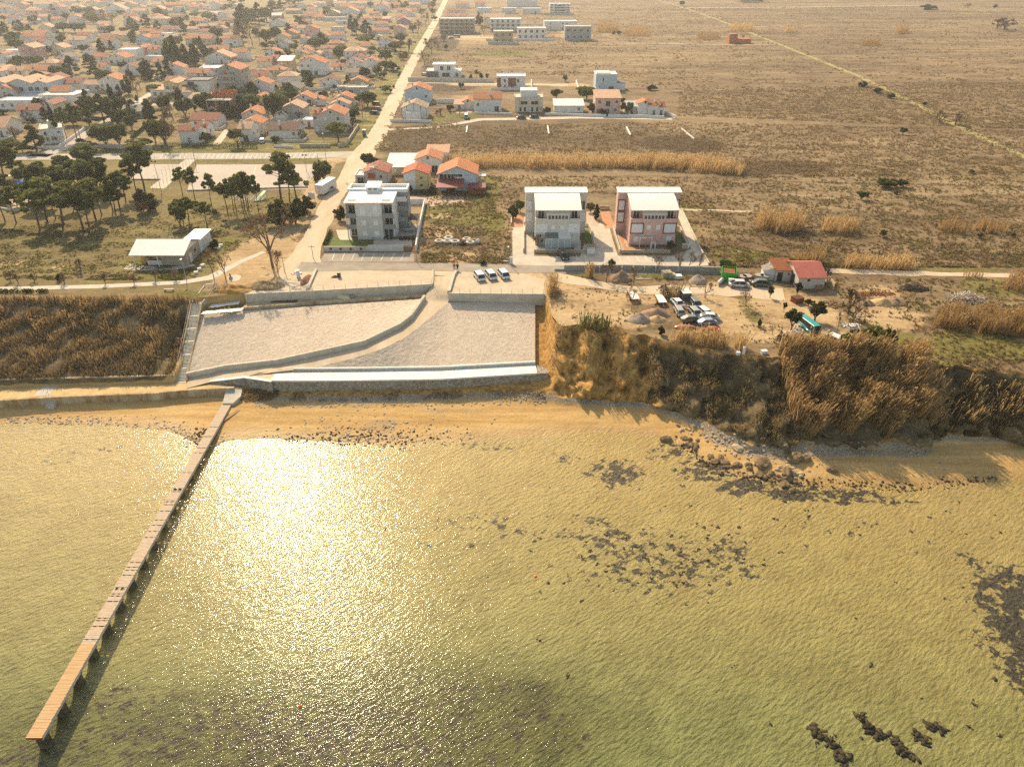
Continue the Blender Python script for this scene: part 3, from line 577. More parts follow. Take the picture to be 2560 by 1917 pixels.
k2 = [W(769, 726, 10), W(791, 676, 10)]
r = thing('low_concrete_wall', 'leaning narrow kerb wall on the gravel lot beside red soil', 'low wall', k2[0])
mb = MB(); mb.wall([tuple(p-r.location) for p in k2], .5, .5); mb.build('wall_body', M('conc'), r)
# white promenade with stone face
OUT = [(674, 951, 4.), (780, 951, 4.), (900, 950, 4.), (1102, 947, 4.), (1343, 932, 4.1)]; INN = [(690, 927, 4.), (790, 926, 4.), (900, 925, 4.), (1102, 922, 4.), (1338, 909, 4.1)]
r = thing('promenade', 'white concrete promenade with parapet on a rubble stone sea wall', 'promenade', W(*OUT[0]))
Lc = r.location
mb = MB(); o_ = [W(*p)-Lc for p in OUT]; i_ = [W(*p)-Lc for p in INN]
mb.add([tuple(p) for p in o_]+[tuple(p) for p in i_], [(k, k+1, 5+k+1, 5+k) for k in range(4)])
mb.add([tuple(p) for p in o_]+[(p.x, p.y, p.z-.28) for p in o_], [(5+k, 5+k+1, k+1, k) for k in range(4)]); mb.build('deck_slab', M('concw'), r)
mb = MB(); mb.wall([tuple(i_[0].lerp(i_[1], .45))]+[tuple(p) for p in i_[1:]], .32, .55, down=.4); mb.build('parapet', M('concw'), r)
mb = MB(); fo = [p+Vector((0, .12, -.28)) for p in o_]
fw = [(p.x, p.y, p.z) for p in fo]; bt = [(p.x, p.y-.35, 1.0-Lc.z) for p in fo]; ns = 40
def pl(L, t):
 k = min(int(t*4), 3); f = t*4-k; return Vector(L[k]).lerp(Vector(L[k+1]), f)
V = []; 
for j in range(7):
 for i in range(ns*3+1):
  p = pl(fw, i/(ns*3)).lerp(pl(bt, i/(ns*3)), j/6); p.y += .1*noise.noise(p*1.6) if j else 0; V.append(tuple(p))
idx = np.arange(len(V)).reshape(7, ns*3+1); T = np.stack([idx[1:, :-1], idx[1:, 1:], idx[:-1, 1:], idx[:-1, :-1]], -1).reshape(-1, 4)
link('stone_face', npmesh('stone_face', np.array(V), T, MSD), r)
# end block against the cliff
mb = MB(); a, b, c_, d = W(1343, 932, 4.1)-Lc, W(1338, 909, 4.1)-Lc, W(1368, 922, 3.9)-Lc, W(1372, 934, 3.9)-Lc
mb.prism([(a.x, a.y), (d.x, d.y), (c_.x, c_.y), (b.x, b.y)], -3.2, -.02); mb.build('end_block', MSD, r)
# wing: sloping stone triangle from the promenade's end to the pier head
wg = [(525, 953, 2.45), (612, 943, 3.35), (680, 953, 3.9)]; r = thing('wing_wall', 'sloping stone wing wall with white coping beside the pier head', 'wall', W(*wg[0]))
mb = MB(); P = [W(*p)-r.location for p in wg]; mb.wall([tuple(p) for p in P], .7, .12); mb.build('coping', M('concw'), r)
mb = MB(); zz = 1.0-r.location.z
for i in range(2):
 a, b = P[i], P[i+1]; mb.add([(a.x, a.y-.25, a.z), (b.x, b.y-.25, b.z), (b.x, b.y-.8, zz), (a.x, a.y-.7, zz), (a.x, a.y+.3, a.z), (b.x, b.y+.3, b.z), (b.x, b.y+.3, zz), (a.x, a.y+.3, zz)], [(3, 2, 1, 0), (4, 5, 6, 7), (0, 1, 5, 4), (0, 4, 7, 3), (1, 2, 6, 5)])
mb.build('stone_face', MSD, r)
# left promenade, its walls, seawall, steps
PRO = [(-200, 966, 2.15), (0, 966, 2.15), (440, 954, 2.15), (525, 955, 2.2), (560, 962, 2.2), (582, 967, 2.2), (480, 972, 2.2), (382, 982, 2.15), (145, 991, 2.15), (0, 1000, 2.15), (-200, 1008, 2.15)]
from mathutils.geometry import tessellate_polygon
P = [W(*p) for p in PRO]; mb = MB(); mb.add([(p.x, p.y+(.4 if k < 3 else 0), 2.17) for k, p in enumerate(P)], [t for t in tessellate_polygon([[Vector((p.x, p.y, 0)) for p in P]])]); o = struct(mb.build('promenade_path', MSAND))
bm = bmesh.new(); bm.from_mesh(o.data); bmesh.ops.recalc_face_normals(bm, faces=bm.faces)
for f in bm.faces:
 if f.normal.z < 0: f.normal_flip()
bm.to_mesh(o.data); bm.free()
mb = MB(); P = [W(110, 963, 2.2), W(150, 963, 2.2), W(122, 988, 2.2), W(83, 990, 2.2)]; mb.add([(p.x, p.y, 2.19) for p in P], [(3, 2, 1, 0)]); struct(mb.build('paved_crossing', M('conc')))
wallthing('promenade_back_wall', 'weathered concrete wall between the brush slope and the sandy promenade', [(-200, 962, 2.2), (0, 962, 2.2), (210, 957, 2.2), (440, 951, 2.2)], .4, 1.2, M('concold'), 1.2)
wallthing('quay_wall', 'rust streaked old concrete quay wall above the shaded beach', [(-200, 1008, 2.15), (0, 1001, 2.15), (145, 992, 2.15), (382, 983, 2.15), (430, 978, 2.2), (480, 974, 2.3), (585, 969, 2.35)], .5, .12, M('concold'), 1.9)
def steps(parent, a, b, width, n, m, land=(), name='step_flight'):
 """stair of n treads from a (top) to b (bottom), world points"""
 d = Vector((b.x-a.x, b.y-a.y, 0)); L = d.length; d.normalize(); s = Vector((-d.y, d.x, 0))*width/2; mb = MB(); n_ = n
 for i in range(n_):
  p = a+d*(L*i/n_); q_ = a+d*(L*(i+1)/n_+.02); z = a.z+(b.z-a.z)*i/n_; z2 = a.z+(b.z-a.z)*(i+1)/n_-.35
  mb.prism([((p+s).x, (p+s).y), ((p-s).x, (p-s).y), ((q_-s).x, (q_-s).y), ((q_+s).x, (q_+s).y)], z2, z)
 return mb.build(name, m, parent)
r = thing('sea_steps', 'short concrete steps with handrail from promenade down to the beach', 'steps', W(133, 990, 2.15))
a = W(133, 989, 2.15)-r.location; b = a+Vector((-.15, -1.9, -1.5)); steps(r, a, b, 1.6, 8, M('conc'))
mb = MB()
for sx in (-.75,): mb.tube(a+Vector((sx, 0, 0)), a+Vector((sx, 0, .95)), .03); mb.tube(b+Vector((sx, 0, 0)), b+Vector((sx, 0, .95)), .03); mb.tube(a+Vector((sx, 0, .95)), b+Vector((sx, 0, .95)), .03)
mb.build('handrail', M('steel'), r)
r = thing('staircase', 'long flight of concrete stairs climbing from promenade to park', 'stairs', W(452, 955, 2.2))
top = W(492, 759, 9.3); bot = W(453, 955, 2.2); nfl = 6
for k in range(nfl):
 a = top.lerp(bot, k/nfl); b = top.lerp(bot, (k+.86)/nfl); c2 = top.lerp(bot, (k+1)/nfl); b = Vector((b.x, b.y, c2.z))
 steps(r, a-r.location, b-r.location, 1.75, 9, M('conc'))
 mb = MB(); d = Vector((c2.x-b.x, c2.y-b.y, 0)).normalized(); s = Vector((-d.y, d.x, 0))*.875; e = c2+d*.25
 mb.prism([tuple((b+s-r.location)[:2]), tuple((b-s-r.location)[:2]), tuple((e-s-r.location)[:2]), tuple((e+s-r.location)[:2])], c2.z-r.location.z-.5, c2.z-r.location.z+.01); mb.build('landing', M('conc'), r)
d = (bot-top).normalized(); s = Vector((-d.y, d.x, 0)).normalized()
for sgn in (-1, 1):
 mb = MB(); P = [top.lerp(bot, t)+s*sgn*1.0-r.location for t in np.linspace(0, 1, 9)]; mb.wall([tuple(p) for p in P], .22, .3 if sgn > 0 else .2, down=.9); mb.build('stringer', M('concold'), r)
mb = MB(); P = [top.lerp(bot, t)-s*1.02-r.location+Vector((0, 0, .3)) for t in np.linspace(0, 1, 14)]
for i, p in enumerate(P):
 mb.tube(p, p+Vector((0, 0, .75)), .03)
 if i: mb.tube(P[i-1]+Vector((0, 0, .75)), p+Vector((0, 0, .75)), .03)
mb.build('handrail', M('steel'), r)
# landing ramp + top steps
mb = MB(); A = [W(482, 759, 9.3), W(505, 759, 9.3), W(534, 723, 9.75), W(519, 722, 9.75)]; A = [p-r.location for p in A]; mb.add([tuple(p) for p in A], [(0, 1, 2, 3)]); mb.build('sloping_walk', MDIRT, r)
steps(r, W(527, 708, 10.05)-r.location, W(526, 723, 9.75)-r.location, 2.0, 4, M('concg'))
mb = MB(); mb.wall([tuple(W(*p)-r.location) for p in [(482, 759, 9.2), (512, 719, 9.8)]], .2, .5, down=.6); mb.build('stringer', M('conc'), r)
mb = MB(); mb.wall([tuple(W(*p)-r.location) for p in [(507, 759, 9.2), (538, 722, 9.8)]], .2, .4, down=.6); mb.build('stringer', M('conc'), r)
# ------------------------------------------------------------------ pier
r = thing('pier', 'long narrow timber pier on concrete blocks running out from the beach', 'pier', (W(568, 1008, 1.15).x, W(568, 1008, 1.15).y, 1.15))
PX = r.location.x; y1 = r.location.y; y0 = W(85, 1842, 1.15).y; L = y1-y0; xe = W(85, 1842, 1.15).x-PX
MPL = mat('weathered_planks', (.60, .47, .33), .9, (.42, .32, .22), 1.2, stretch=(1, 5, 1)); MPO = mat('fresh_planks', (.58, .40, .22), .85, (.48, .29, .13), 1.0, stretch=(.6, 5, 1))
gaps = []
for gpy in (1065, 1088, 1116, 1130, 1178, 1218, 1221, 1226, 1249, 1252, 1259, 1275, 1297, 1310, 1325, 1340, 1402, 1415, 1422, 1434, 1465, 1469, 1481, 1487, 1499, 1541, 1547, 1562, 1594, 1606, 1611, 1616, 1624, 1643, 1657, 1682, 1702):
 gaps.append(y1-W(300, gpy, 1.35).y)
def xo(s): return xe*s/L
plank = MB(); fresh = MB(); s = 0; k = 0
while s < L-.05:
 w = .15; sk = any(abs(s+w/2-g) < .1 for g in gaps) and s < L-12
 if not sk:
  j = random.uniform(-.03, .03); t = fresh if s > L-11.5 else plank; hw = .83+.12*(1-s/L)*0
  x = xo(s); t.box(x-hw+j, x+hw+j, -s-w, -s, -.045+random.uniform(-.008, .008), random.uniform(-.004, .012))
 s += w+.022; k += 1
plank.build('deck_boards', MPL, r); fresh.build('fresh_deck_boards', MPO, r)['label'] = 'orange stained newer boards at the seaward end'
for sx in (-.7, 0, .7):
 mb = MB(); mb.add([(sx-.07+xo(0), 0, -.5), (sx+.07+xo(0), 0, -.5), (sx+.07+xo(0), 0, -.05), (sx-.07+xo(0), 0, -.05), (sx-.07+xo(L), -L, -.5), (sx+.07+xo(L), -L, -.5), (sx+.07+xo(L), -L, -.05), (sx-.07+xo(L), -L, -.05)], [(0, 1, 2, 3), (7, 6, 5, 4), (0, 4, 5, 1), (1, 5, 6, 2), (2, 6, 7, 3), (3, 7, 4, 0)]); mb.build('beam', M('conc'), r)
mb = MB(); x = xo(L); mb.box(x-.85, x+.85, -L-.06, -L, -.33, .0); mb.build('end_board', mat('red_brown_board', (.25, .07, .03), .8), r)
npile = 17
for i in range(npile):
 s_ = 5.5+(L-6.3)*i/(npile-1); x = xo(s_); mb = MB()
 mb.box(x-.5, x+.5, -s_-.4, -s_+.4, -3.6, -.66); mb.box(x-.78, x+.78, -s_-.3, -s_+.3, -.657, -.505); mb.build('pile_block', mat('dark_concrete', (.20, .16, .11), .8, (.07, .06, .045), 1.2), r)  # pile concrete coloured dark to carry the shade under the deck
mb = MB(); mb.box(xo(0)-.85, xo(0)+.85, 0, 3.0, -1.1, -.02); mb.build('landing_slab', M('conc'), r)
# buoys
for bx, by, lb in ((750, 1765, 'small orange buoy floating over the dark weed bed'), (1339, 1441, 'tiny red buoy floating beside the scattered seaweed clumps')):
 p = W(bx, by, .12); bm = bmesh.new(); bmesh.ops.create_icosphere(bm, subdivisions=2, radius=.2, matrix=Matrix.Translation(p)); me = bpy.data.meshes.new('buoy'); bm.to_mesh(me); bm.free(); me.materials.append(paint('buoy_orange', (.75, .10, .02))); tag(link('buoy', me), lb, 'buoy')
# pier head platform between wall and pier
mb = MB(); A = [W(568, 966, 2.1), W(606, 970, 2.05), W(602, 990, 1.75), W(582, 1008, 1.36), W(556, 1008, 1.36)]; mb.prism([(p.x, p.y) for p in A], .4, [2.1, 2.05, 1.75, 1.36, 1.36] if True else 0); struct(mb.build('pier_ramp_path', M('conc')))
p = W(575, 1035, 1.05); tag(MB().box(-.3, .3, -1.9, 1.9, 0, .1).build('washed_up_plank', M('wood'), None, loc=(p.x, p.y, Hs(p.x, p.y)+.02), rz=-.45), 'pale plank washed up on the sand beside the pier', 'plank')

# ------------------------------------------------------------------ roads and paving
ribbon('street', [(-200, 394), (400, 391), (700, 390), (870, 386), (935, 384)], [8, 8, 8, 8, 8], MASPL, 1)
ribbon('dirt_road', [(1135, -60), (1112, 5), (1085, 60), (1050, 120), (1016, 185), (984, 252), (954, 318), (928, 360), (900, 395), (872, 440), (830, 500), (795, 570), (768, 630), (752, 662), (735, 700)], [6.5, 6.5, 6.3, 6.0, 6.0, 6.5, 6.5, 7.5, 8.5, 6.0, 5.2, 5.4, 6.0, 9, 6], MROAD, 3, jitter=.35)
ribbon('coast_road', [(745, 668), (900, 666), (1100, 667), (1300, 672), (1560, 676), (1800, 678)], [6.0, 4.4, 4.2, 4.2, 4.4, 3.6], MASPH, 4, jitter=.08)
ribbon('farm_track', [(2060, 677), (2200, 682), (2380, 686), (2600, 690)], 2.6, MROAD, 1, jitter=.5)
ribbon('yard_track', [(1380, 690), (1470, 708), (1560, 722), (1700, 726), (1850, 728), (1960, 738)], [4, 3.6, 3.6, 4.5, 5, 6], MROAD, 2, jitter=.5)
ribbon('field_track', [(1640, 0), (1712, 20), (1800, 52), (1900, 92), (2020, 140), (2140, 188), (2250, 240), (2400, 318), (2600, 410)], [3, 3, 3.2, 3.2, 3, 3, 3, 2.6, 2.6], mat('grassy_track', (.36, .31, .11), .95, (.25, .22, .08), .2), 1, jitter=.5)
MDRY = mat('dry_ditch', (.14, .10, .055), .95, (.08, .058, .032), .3)
for i, (a, wd_) in enumerate((([(1876, 452), (2100, 458), (2620, 468)], 1.2), ([(1786, 267), (2000, 270), (2240, 272)], 1.6), ([(1460, 120), (1700, 118), (1960, 116)], 2.0), ([(2030, 26), (2300, 28), (2600, 36)], 4.0), ([(1010, 345), (1300, 338), (1500, 342)], 1.0))): ribbon('field_ditch', a, wd_, MDRY, 1, jitter=.35)
for a, wd_ in (([(1696, 524), (1780, 526), (1880, 529)], 1.2), ([(1560, 108), (1750, 111), (1935, 113)], 2.0), ([(1700, 20), (2000, 18), (2300, 14)], 6.0)): ribbon('field_track', a, wd_, MROAD, 1, jitter=.4)
ribbon('footpath', [(-200, 726), (0, 722), (250, 716), (455, 706), (525, 694), (600, 655), (660, 630)], [1.9, 1.9, 1.9, 2.0, 2.6, 1.6, 1.4], M('conc'), 1, jitter=.04)
ribbon('playground_path', [(-100, 440), (20, 440), (70, 425), (180, 418)], 2.0, M('conc'), 1)
ribbon('town_lane', [(480, 256), (420, 260), (330, 266), (300, 285), (240, 320), (190, 350), (150, 372), (90, 392)], [4.5, 4.5, 4.5, 4.2, 4.2, 5, 6, 8], MASPL, 1)
ribbon('town_lane', [(310, 280), (360, 245), (440, 200), (520, 160)], 4, MPAVE, 2)
sheet('sports_court', [(335, 411), (463, 411), (401, 450), (330, 450)], MCOURT, 1)
sheet('sports_court', [(492, 412), (793, 411), (770, 466), (767, 473), (468, 477), (470, 469)], MCOURT, 1)
sheet('court_walk', [(463, 399), (490, 399), (411, 472), (374, 470)], MPAVE, 2)
sheet('gravel_lot', [(613, 737), (770, 729), (1081, 711), (1083, 676), (795, 676), (760, 690), (700, 700)], MDIRT2, 0, .25, 2)
sheet('gravel_lot', [(1121, 735), (1240, 736), (1362, 737), (1362, 700), (1310, 684), (1145, 680), (1085, 678), (1086, 688), (1118, 690)], MDIRT2, 2, .2, 2)
sheet('parking_bay', [(814, 630), (1034, 631), (1036, 655), (798, 655)], MASPH, 1)
sheet('concrete_yard', [(1280, 540), (1330, 540), (1335, 640), (1450, 642), (1478, 560), (1520, 555), (1532, 600), (1545, 640), (1680, 640), (1728, 622), (1690, 530), (1703, 525), (1772, 664), (1560, 672), (1282, 664)], MPAVE, 1)
sheet('orange_paved_court', [(1280, 537), (1278, 568), (1308, 568), (1312, 537)], MBRICKP, 3)
sheet('orange_paved_court', [(1466, 530), (1466, 565), (1498, 567), (1492, 528)], MTERR, 3)
sheet('orange_paved_court', [(1500, 530), (1523, 528), (1538, 570), (1512, 572)], MBRICKP, 3)
sheet('terrace', [(1535, 578), (1560, 577), (1573, 622), (1660, 622), (1665, 632), (1556, 632)], MTERR, 3)
sheet('orange_path', [(1545, 585), (1555, 585), (1567, 618), (1620, 620), (1620, 627), (1562, 627)], MBRICKP, 4)
sheet('front_garden', [(1310, 600), (1452, 600), (1452, 628), (1308, 630)], MPAVE, 3)
sheet('lawn_strip', [(1454, 575), (1474, 575), (1482, 612), (1462, 612)], MGRASS, 4)
sheet('lawn_strip', [(1688, 580), (1698, 580), (1715, 612), (1696, 614)], MGRASS, 4)
sheet('lawn_strip', [(1397, 619), (1435, 619), (1435, 624), (1397, 624)], MGRASS, 4)
sheet('front_lawn', [(815, 592), (845, 592), (850, 600), (925, 602), (925, 618), (812, 618)], MGRASS, 3)
sheet('front_terrace', [(840, 575), (880, 575), (880, 602), (848, 600)], MPAVE, 3)
sheet('front_terrace', [(935, 600), (1030, 598), (1030, 618), (932, 618)], MS, 3)
sheet('side_terrace', [(995, 565), (1046, 560), (1042, 588), (990, 592)], M('concg'), 3)
sheet('driveway', [(1020, 490), (1160, 490), (1160, 505), (1130, 516), (1018, 516)], MTERR, 2, .1, 2)
sheet('brick_driveway', [(1150, 268), (1185, 268), (1180, 282), (1140, 284)], MTERR, 2)
ribbon('villa_lane', [(955, 325), (1100, 318), (1200, 299), (1330, 297), (1450, 294), (1680, 297)], [2, 2.5, 4.5, 4.5, 4.5, 5], MPAVE, 1, jitter=.1)
ribbon('villa_lane', [(1020, 206), (1200, 209), (1420, 213)], 5, MDIRT2, 1, jitter=.3)
ribbon('building_site_road', [(1120, 93), (1200, 94), (1300, 95)], 6, MDIRT2, 1, jitter=.4)
ribbon('driveway_track', [(535, 362), (565, 325)], 1.3, MPAVE, 1); ribbon('driveway_track', [(545, 362), (573, 325)], 1.3, MPAVE, 1)
sheet('playground', [(10, 505), (40, 492), (100, 492), (125, 503), (100, 520), (25, 520)], MDIRT, 1, .3, 3)
sheet('round_plaza', [(567, 692), (590, 686), (603, 690), (600, 700), (585, 704), (570, 702)], MPAVE, 3)
# painted bays
def stripe(pts, lift=5, w=.12):
 P = [W(*p) for p in pts]; a, b = P; d = (b-a).normalized(); s = Vector((-d.y, d.x, 0))*w/2; z = PZ+.004*(lift+1)
 return [(a+s), (b+s), (b-s), (a-s)], z
def stripes(name, lst, lift=5, w=.12):
 mb = MB()
 for l_ in lst:
  q_, z = stripe(l_, lift, w); mb.add([(p.x, p.y, z) for p in q_], [(3, 2, 1, 0)])
 return struct(mb.build(name, MPAINT))
stripes('road_markings', [[(837+25*i*1.0, 632), (830+24.5*i, 651)] for i in range(8)]+[[(1440, 636), (1444, 655)], [(1462, 639), (1466, 656)]]+[[(1546+22*i, 640), (1553+22.5*i, 655)] for i in range(8)])
stripes('road_markings', [[(a+8, 384), (a, 397)] for a in list(range(400, 470, 12))+list(range(505, 790, 12))], 5, .15)
stripes('court_markings', [[(500, 415), (785, 414)], [(640, 414), (625, 470)], [(476, 474), (765, 470)]], 3, .1)
# ------------------------------------------------------------------ label engine
LMARK = [('the grey unrendered block', 592, 235), ('the orange brick shell', 560, 285), ('the blue gabled hall', 75, 285), ('the cypress grove', 455, 170), ('the dark wood in town', 660, 60),
 ('the dusky pink house', 95, 140), ('the green toilet cabin', 911, 337), ('the sports court', 640, 440), ('the white-roofed pavilion', 400, 630), ('the yellow lane house', 435, 245),
 ('the dirt road bend', 985, 250), ('the white tank-roofed block', 320, 140), ('the brown-roofed arched house', 715, 345), ('the long brown-roofed house', 900, 190), ('the narrow pink gable', 780, 95),
 ('the round playground', 70, 500), ('the far end of the road', 1100, 30), ('the wide orange-roofed house', 500, 105), ('the olive yard', 1980, 800), ('the scrapped cars', 1730, 780), ('the pink apartment house', 1610, 600),
 ('the grey apartment house', 900, 580), ('the stair top', 500, 720), ('the reddish shed', 2010, 700), ('the brick ruin in the field', 1850, 105), ('the field track', 2250, 240), ('the long reed bed', 1500, 420), ('the modern villas', 1280, 240),
 ('the far left white rows', 40, 30), ('the pale red-roofed house', 400, 75), ('the half-built brick terraces', 1330, 90), ('the long pool wall', 1120, 250), ('the white villa terrace', 745, 175)]
AUTO = []   # (object, phrase, px, py)
def relation(px, py):
 best = None
 for nme, lx, ly in LMARK:
  dx, dy = px-lx, (py-ly)*2.2; d = math.hypot(dx, dy)
  if best is None or d < best[0]: best = (d, nme, dx, dy)
 d, nme, dx, dy = best
 if abs(dx) > abs(dy): rel = ('east of' if dx > 0 else 'west of')
 else: rel = ('in front of' if dy > 0 else 'beyond')
 return rel, nme, d
ORD = ['first', 'second', 'third', 'fourth', 'fifth', 'sixth', 'seventh', 'eighth', 'ninth', 'tenth', 'eleventh', 'twelfth', 'thirteenth', 'fourteenth', 'fifteenth', 'sixteenth', 'seventeenth', 'eighteenth', 'nineteenth', 'twentieth']
def autolabel(o, phrase, px, py): AUTO.append((o, phrase, px, py))
def finish_labels():
 by = {}
 for o, ph, px, py in AUTO:
  rel, nme, d = relation(px, py); by.setdefault((ph, rel, nme), []).append((d, o))
 for (ph, rel, nme), L in by.items():
  L.sort(key=lambda t: t[0])
  for i, (d, o) in enumerate(L):
   o['label'] = f"{ph} {rel} {nme}" if len(L) == 1 else f"{ph}, {ORD[min(i, 19)]} {rel} {nme}"
# ------------------------------------------------------------------ foliage
def leaves(cent, rad, n, size, flat=1.0, seed=0, shell=.55):
 """n small leaf-clump quads spread through ellipsoid clumps (cent (k,3), rad (k,3))"""
 g = np.random.default_rng(seed); k = len(cent); vol = np.prod(rad, 1)**(2/3); which = g.choice(k, n, p=vol/vol.sum())
 d = g.normal(size=(n, 3)); d /= np.linalg.norm(d, axis=1)[:, None]; r = shell+(1-shell)*g.random(n)**.6; r *= g.random(n)**.12
 p = cent[which]+d*rad[which]*r[:, None]
 nrm = d+g.normal(size=(n, 3))*.8; nrm[:, 2] *= flat; nrm /= np.linalg.norm(nrm, axis=1)[:, None]
 a = np.cross(nrm, g.normal(size=(n, 3))); a /= np.linalg.norm(a, axis=1)[:, None]; b = np.cross(nrm, a)
 s = size*(.55+g.random(n)*.9)[:, None]
 V = np.stack([p-a*s-b*s*.4, p+a*s*.2-b*s*.7, p+a*s+b*s*.3, p-a*s*.3+b*s*.8], 1).reshape(-1, 3)
 return V, np.arange(4*n).reshape(-1, 4)
def limb(mb, p0, p1, r0, r1, seg=3, wob=.04, n=6):
 p0, p1 = Vector(p0), Vector(p1); pr = p0
 for i in range(1, seg+1):
  t = i/seg; q_ = p0.lerp(p1, t)+(Vector((random.uniform(-1, 1), random.uniform(-1, 1), 0))*wob if i < seg else Vector())
  mb.tube(pr, q_, r0+(r1-r0)*(i-1)/seg, r0+(r1-r0)*t, n, cap=False); pr = q_
LEAF = {'pine': leafmat('pine_needles', (.20, .205, .06), (.08, .09, .03)), 'dark': leafmat('dark_evergreen', (.095, .108, .042), (.038, .05, .02)), 'rnd': leafmat('broadleaf_evergreen', (.165, .18, .055), (.065, .078, .026)),
  'olive': leafmat('olive_leaves', (.13, .13, .055), (.05, .055, .022)), 'twig': leafmat('bare_twigs', (.17, .12, .075), (.09, .06, .038)), 'shrub': leafmat('shrub_leaves', (.09, .10, .025), (.035, .042, .012)), 'hedge': leafmat('hedge_leaves', (.040, .056, .016), (.017, .026, .008)),
  'reed': leafmat('dry_reeds', (.60, .42, .20), (.33, .21, .09)), 'brush': leafmat('dry_brush', (.35, .26, .14), (.16, .115, .06)), 'tuft': leafmat('dry_grass_tufts', (.26, .185, .095), (.10, .07, .036)), 'tuftg': leafmat('green_grass_tufts', (.20, .19, .06), (.09, .09, .025)), 'pinkish': leafmat('budding_twigs', (.30, .18, .13), (.17, .10, .07))}
TV = {}
def treekind(kind, v):
 """unit tree meshes (crown width 1, height 1): returns (trunk_mesh, crown_mesh)"""
 if (kind, v) in TV: return TV[(kind, v)]
 random.seed(hash(kind) % 1 + v*17+len(kind)*101); g = np.random.default_rng(v*31+len(kind)); mb = MB(); leaf = 'rnd'; bark = 'bark'
 if kind == 'pine':       # tall bare trunk, irregular flat-topped crown of separate pads
  lean = Vector((g.uniform(-.12, .12), g.uniform(-.1, .1), 0)); tip = Vector((lean.x, lean.y, .86)); limb(mb, (0, 0, -.01), tip, .028, .010, 6, .012)
  cs, rs = [], []
  for i in range(21):
   a = g.uniform(0, 6.28); rr = g.uniform(.03, .40); z = g.uniform(.62, .93)-rr*.28; c = np.array([lean.x+rr*math.cos(a), lean.y+rr*math.sin(a), z]); cs.append(c); rs.append([g.uniform(.07, .19), g.uniform(.07, .19), g.uniform(.03, .065)])
   b0 = Vector((0, 0, 0)).lerp(tip, min(.97, max(.5, (z-.12)/.86))); limb(mb, b0, Vector(c)-Vector((0, 0, .02)), .008, .003, 2, .01, 4)
  V, T = leaves(np.array(cs), np.array(rs), 3300, .032, 1.2, v, .2); leaf = 'pine'
 elif kind == 'con':      # broad dark conifer (cedar-like) with layered ragged edge
  limb(mb, (0, 0, -.01), (.01, 0, .95), .035, .008, 4, .01); cs, rs = [], []
  for i in range(34):
   t = g.random()**.8; z = .14+t*.80; w = .43*(1-t)**.75+.06; a = g.uniform(0, 6.28); rr = w*g.uniform(.35, .95); cs.append([rr*math.cos(a), rr*math.sin(a), z]); rs.append([.13*(1.15-t*.6), .13*(1.15-t*.6), .05])
  V, T = leaves(np.array(cs), np.array(rs), 2800, .042, 1.0, v, .3); leaf = 'dark'
 elif kind == 'cyp':      # tall dense columnar grove tree
  limb(mb, (0, 0, -.01), (0, 0, .9), .04, .01, 3, .005); cs, rs = [], []
  for i in range(30):
   t = i/29; z = .1+t*.84; w = .36*math.sin(math.pi*min(1, (t*.86+.14)))**.55; a = g.uniform(0, 6.28); rr = w*g.uniform(.2, .8); cs.append([rr*math.cos(a), rr*math.sin(a), z]); rs.append([.2*(1.1-t*.5), .2*(1.1-t*.5), .075])
  V, T = leaves(np.array(cs), np.array(rs), 3000, .044, .6, v, .4); leaf = 'dark'
 elif kind in ('rnd', 'olive', 'shrub', 'flat'):
  low = {'rnd': .22, 'olive': .3, 'shrub': .0, 'flat': .42}[kind]; nl = 5; cs, rs = [], []
  for i in range(nl):
   a = i*6.28/nl+g.uniform(-.4, .4); limb(mb, (0, 0, low*.5 if kind != 'shrub' else 0), (.28*math.cos(a), .28*math.sin(a), .6), .022, .006, 3, .02, 5)
  limb(mb, (0, 0, -.02), (0, 0, max(.1, low*.55)), .045, .034, 2, .008)
  for i in range(24):
   d = g.normal(size=3); d /= np.linalg.norm(d); rr = g.uniform(.45, 1.0); hz = (1-low)/2
   cs.append([d[0]*.37*rr, d[1]*.37*rr, low+hz+d[2]*hz*.78*rr]); rs.append([g.uniform(.10, .18)]*2+[g.uniform(.09, .15)*(1.3-low)])
  V, T = leaves(np.array(cs), np.array(rs), 2500, .041 if kind != 'olive' else .032, .8, v, .35); leaf = {'rnd': 'rnd', 'olive': 'olive', 'shrub': 'shrub', 'flat': 'pine'}[kind]
 else:                     # bare, bushbare, pinkish: recursive limbs, fine twigs in the crown mesh
  tw = []
  def rec(p, d, L, r, dep):
   q_ = p+d*L
   mb.tube(p, q_, r, r*.68, 5 if dep < 2 else 3, cap=False) if dep < 4 else tw.append((p, q_, r))
   if dep >= (5 if kind == 'bare' else 4):
    for i in range(7): 
     e = (d+Vector(g.normal(size=3))*.75).normalized(); tw.append((q_, q_+e*L*.8, r*.6))
    return
   for i in range(int(g.integers(2, 4)) if dep else (4 if kind == 'bare' else 6)):
    ax = Vector(g.normal(size=3)); e = (d+ax*(.42 if dep else .55)+Vector((0, 0, .12))).normalized(); rec(q_ if (dep or kind == 'bare') and g.random() < .75 else p.lerp(q_, g.uniform(.55, 1)), e, L*g.uniform(.66, .86), r*.62, dep+1)
  rec(Vector((0, 0, -.02)), Vector((g.uniform(-.05, .05), 0, 1)).normalized(), .26 if kind == 'bare' else .07, .026 if kind == 'bare' else .016, 0)
  vs, fs = [], []
  for p, q_, r in tw:
   s = Vector(g.normal(size=3)).normalized()*max(r*.5, .0045); o = len(vs); vs += [tuple(p-s), tuple(p+s), tuple(q_+s*.5), tuple(q_-s*.5)]; fs.append((o, o+1, o+2, o+3))
  al = np.array([p for p in vs]); tv = np.array(mb.v); w = max(np.percentile(np.abs(al[:, :2]), 97)*2, .3); h = np.percentile(al[:, 2], 99.5)
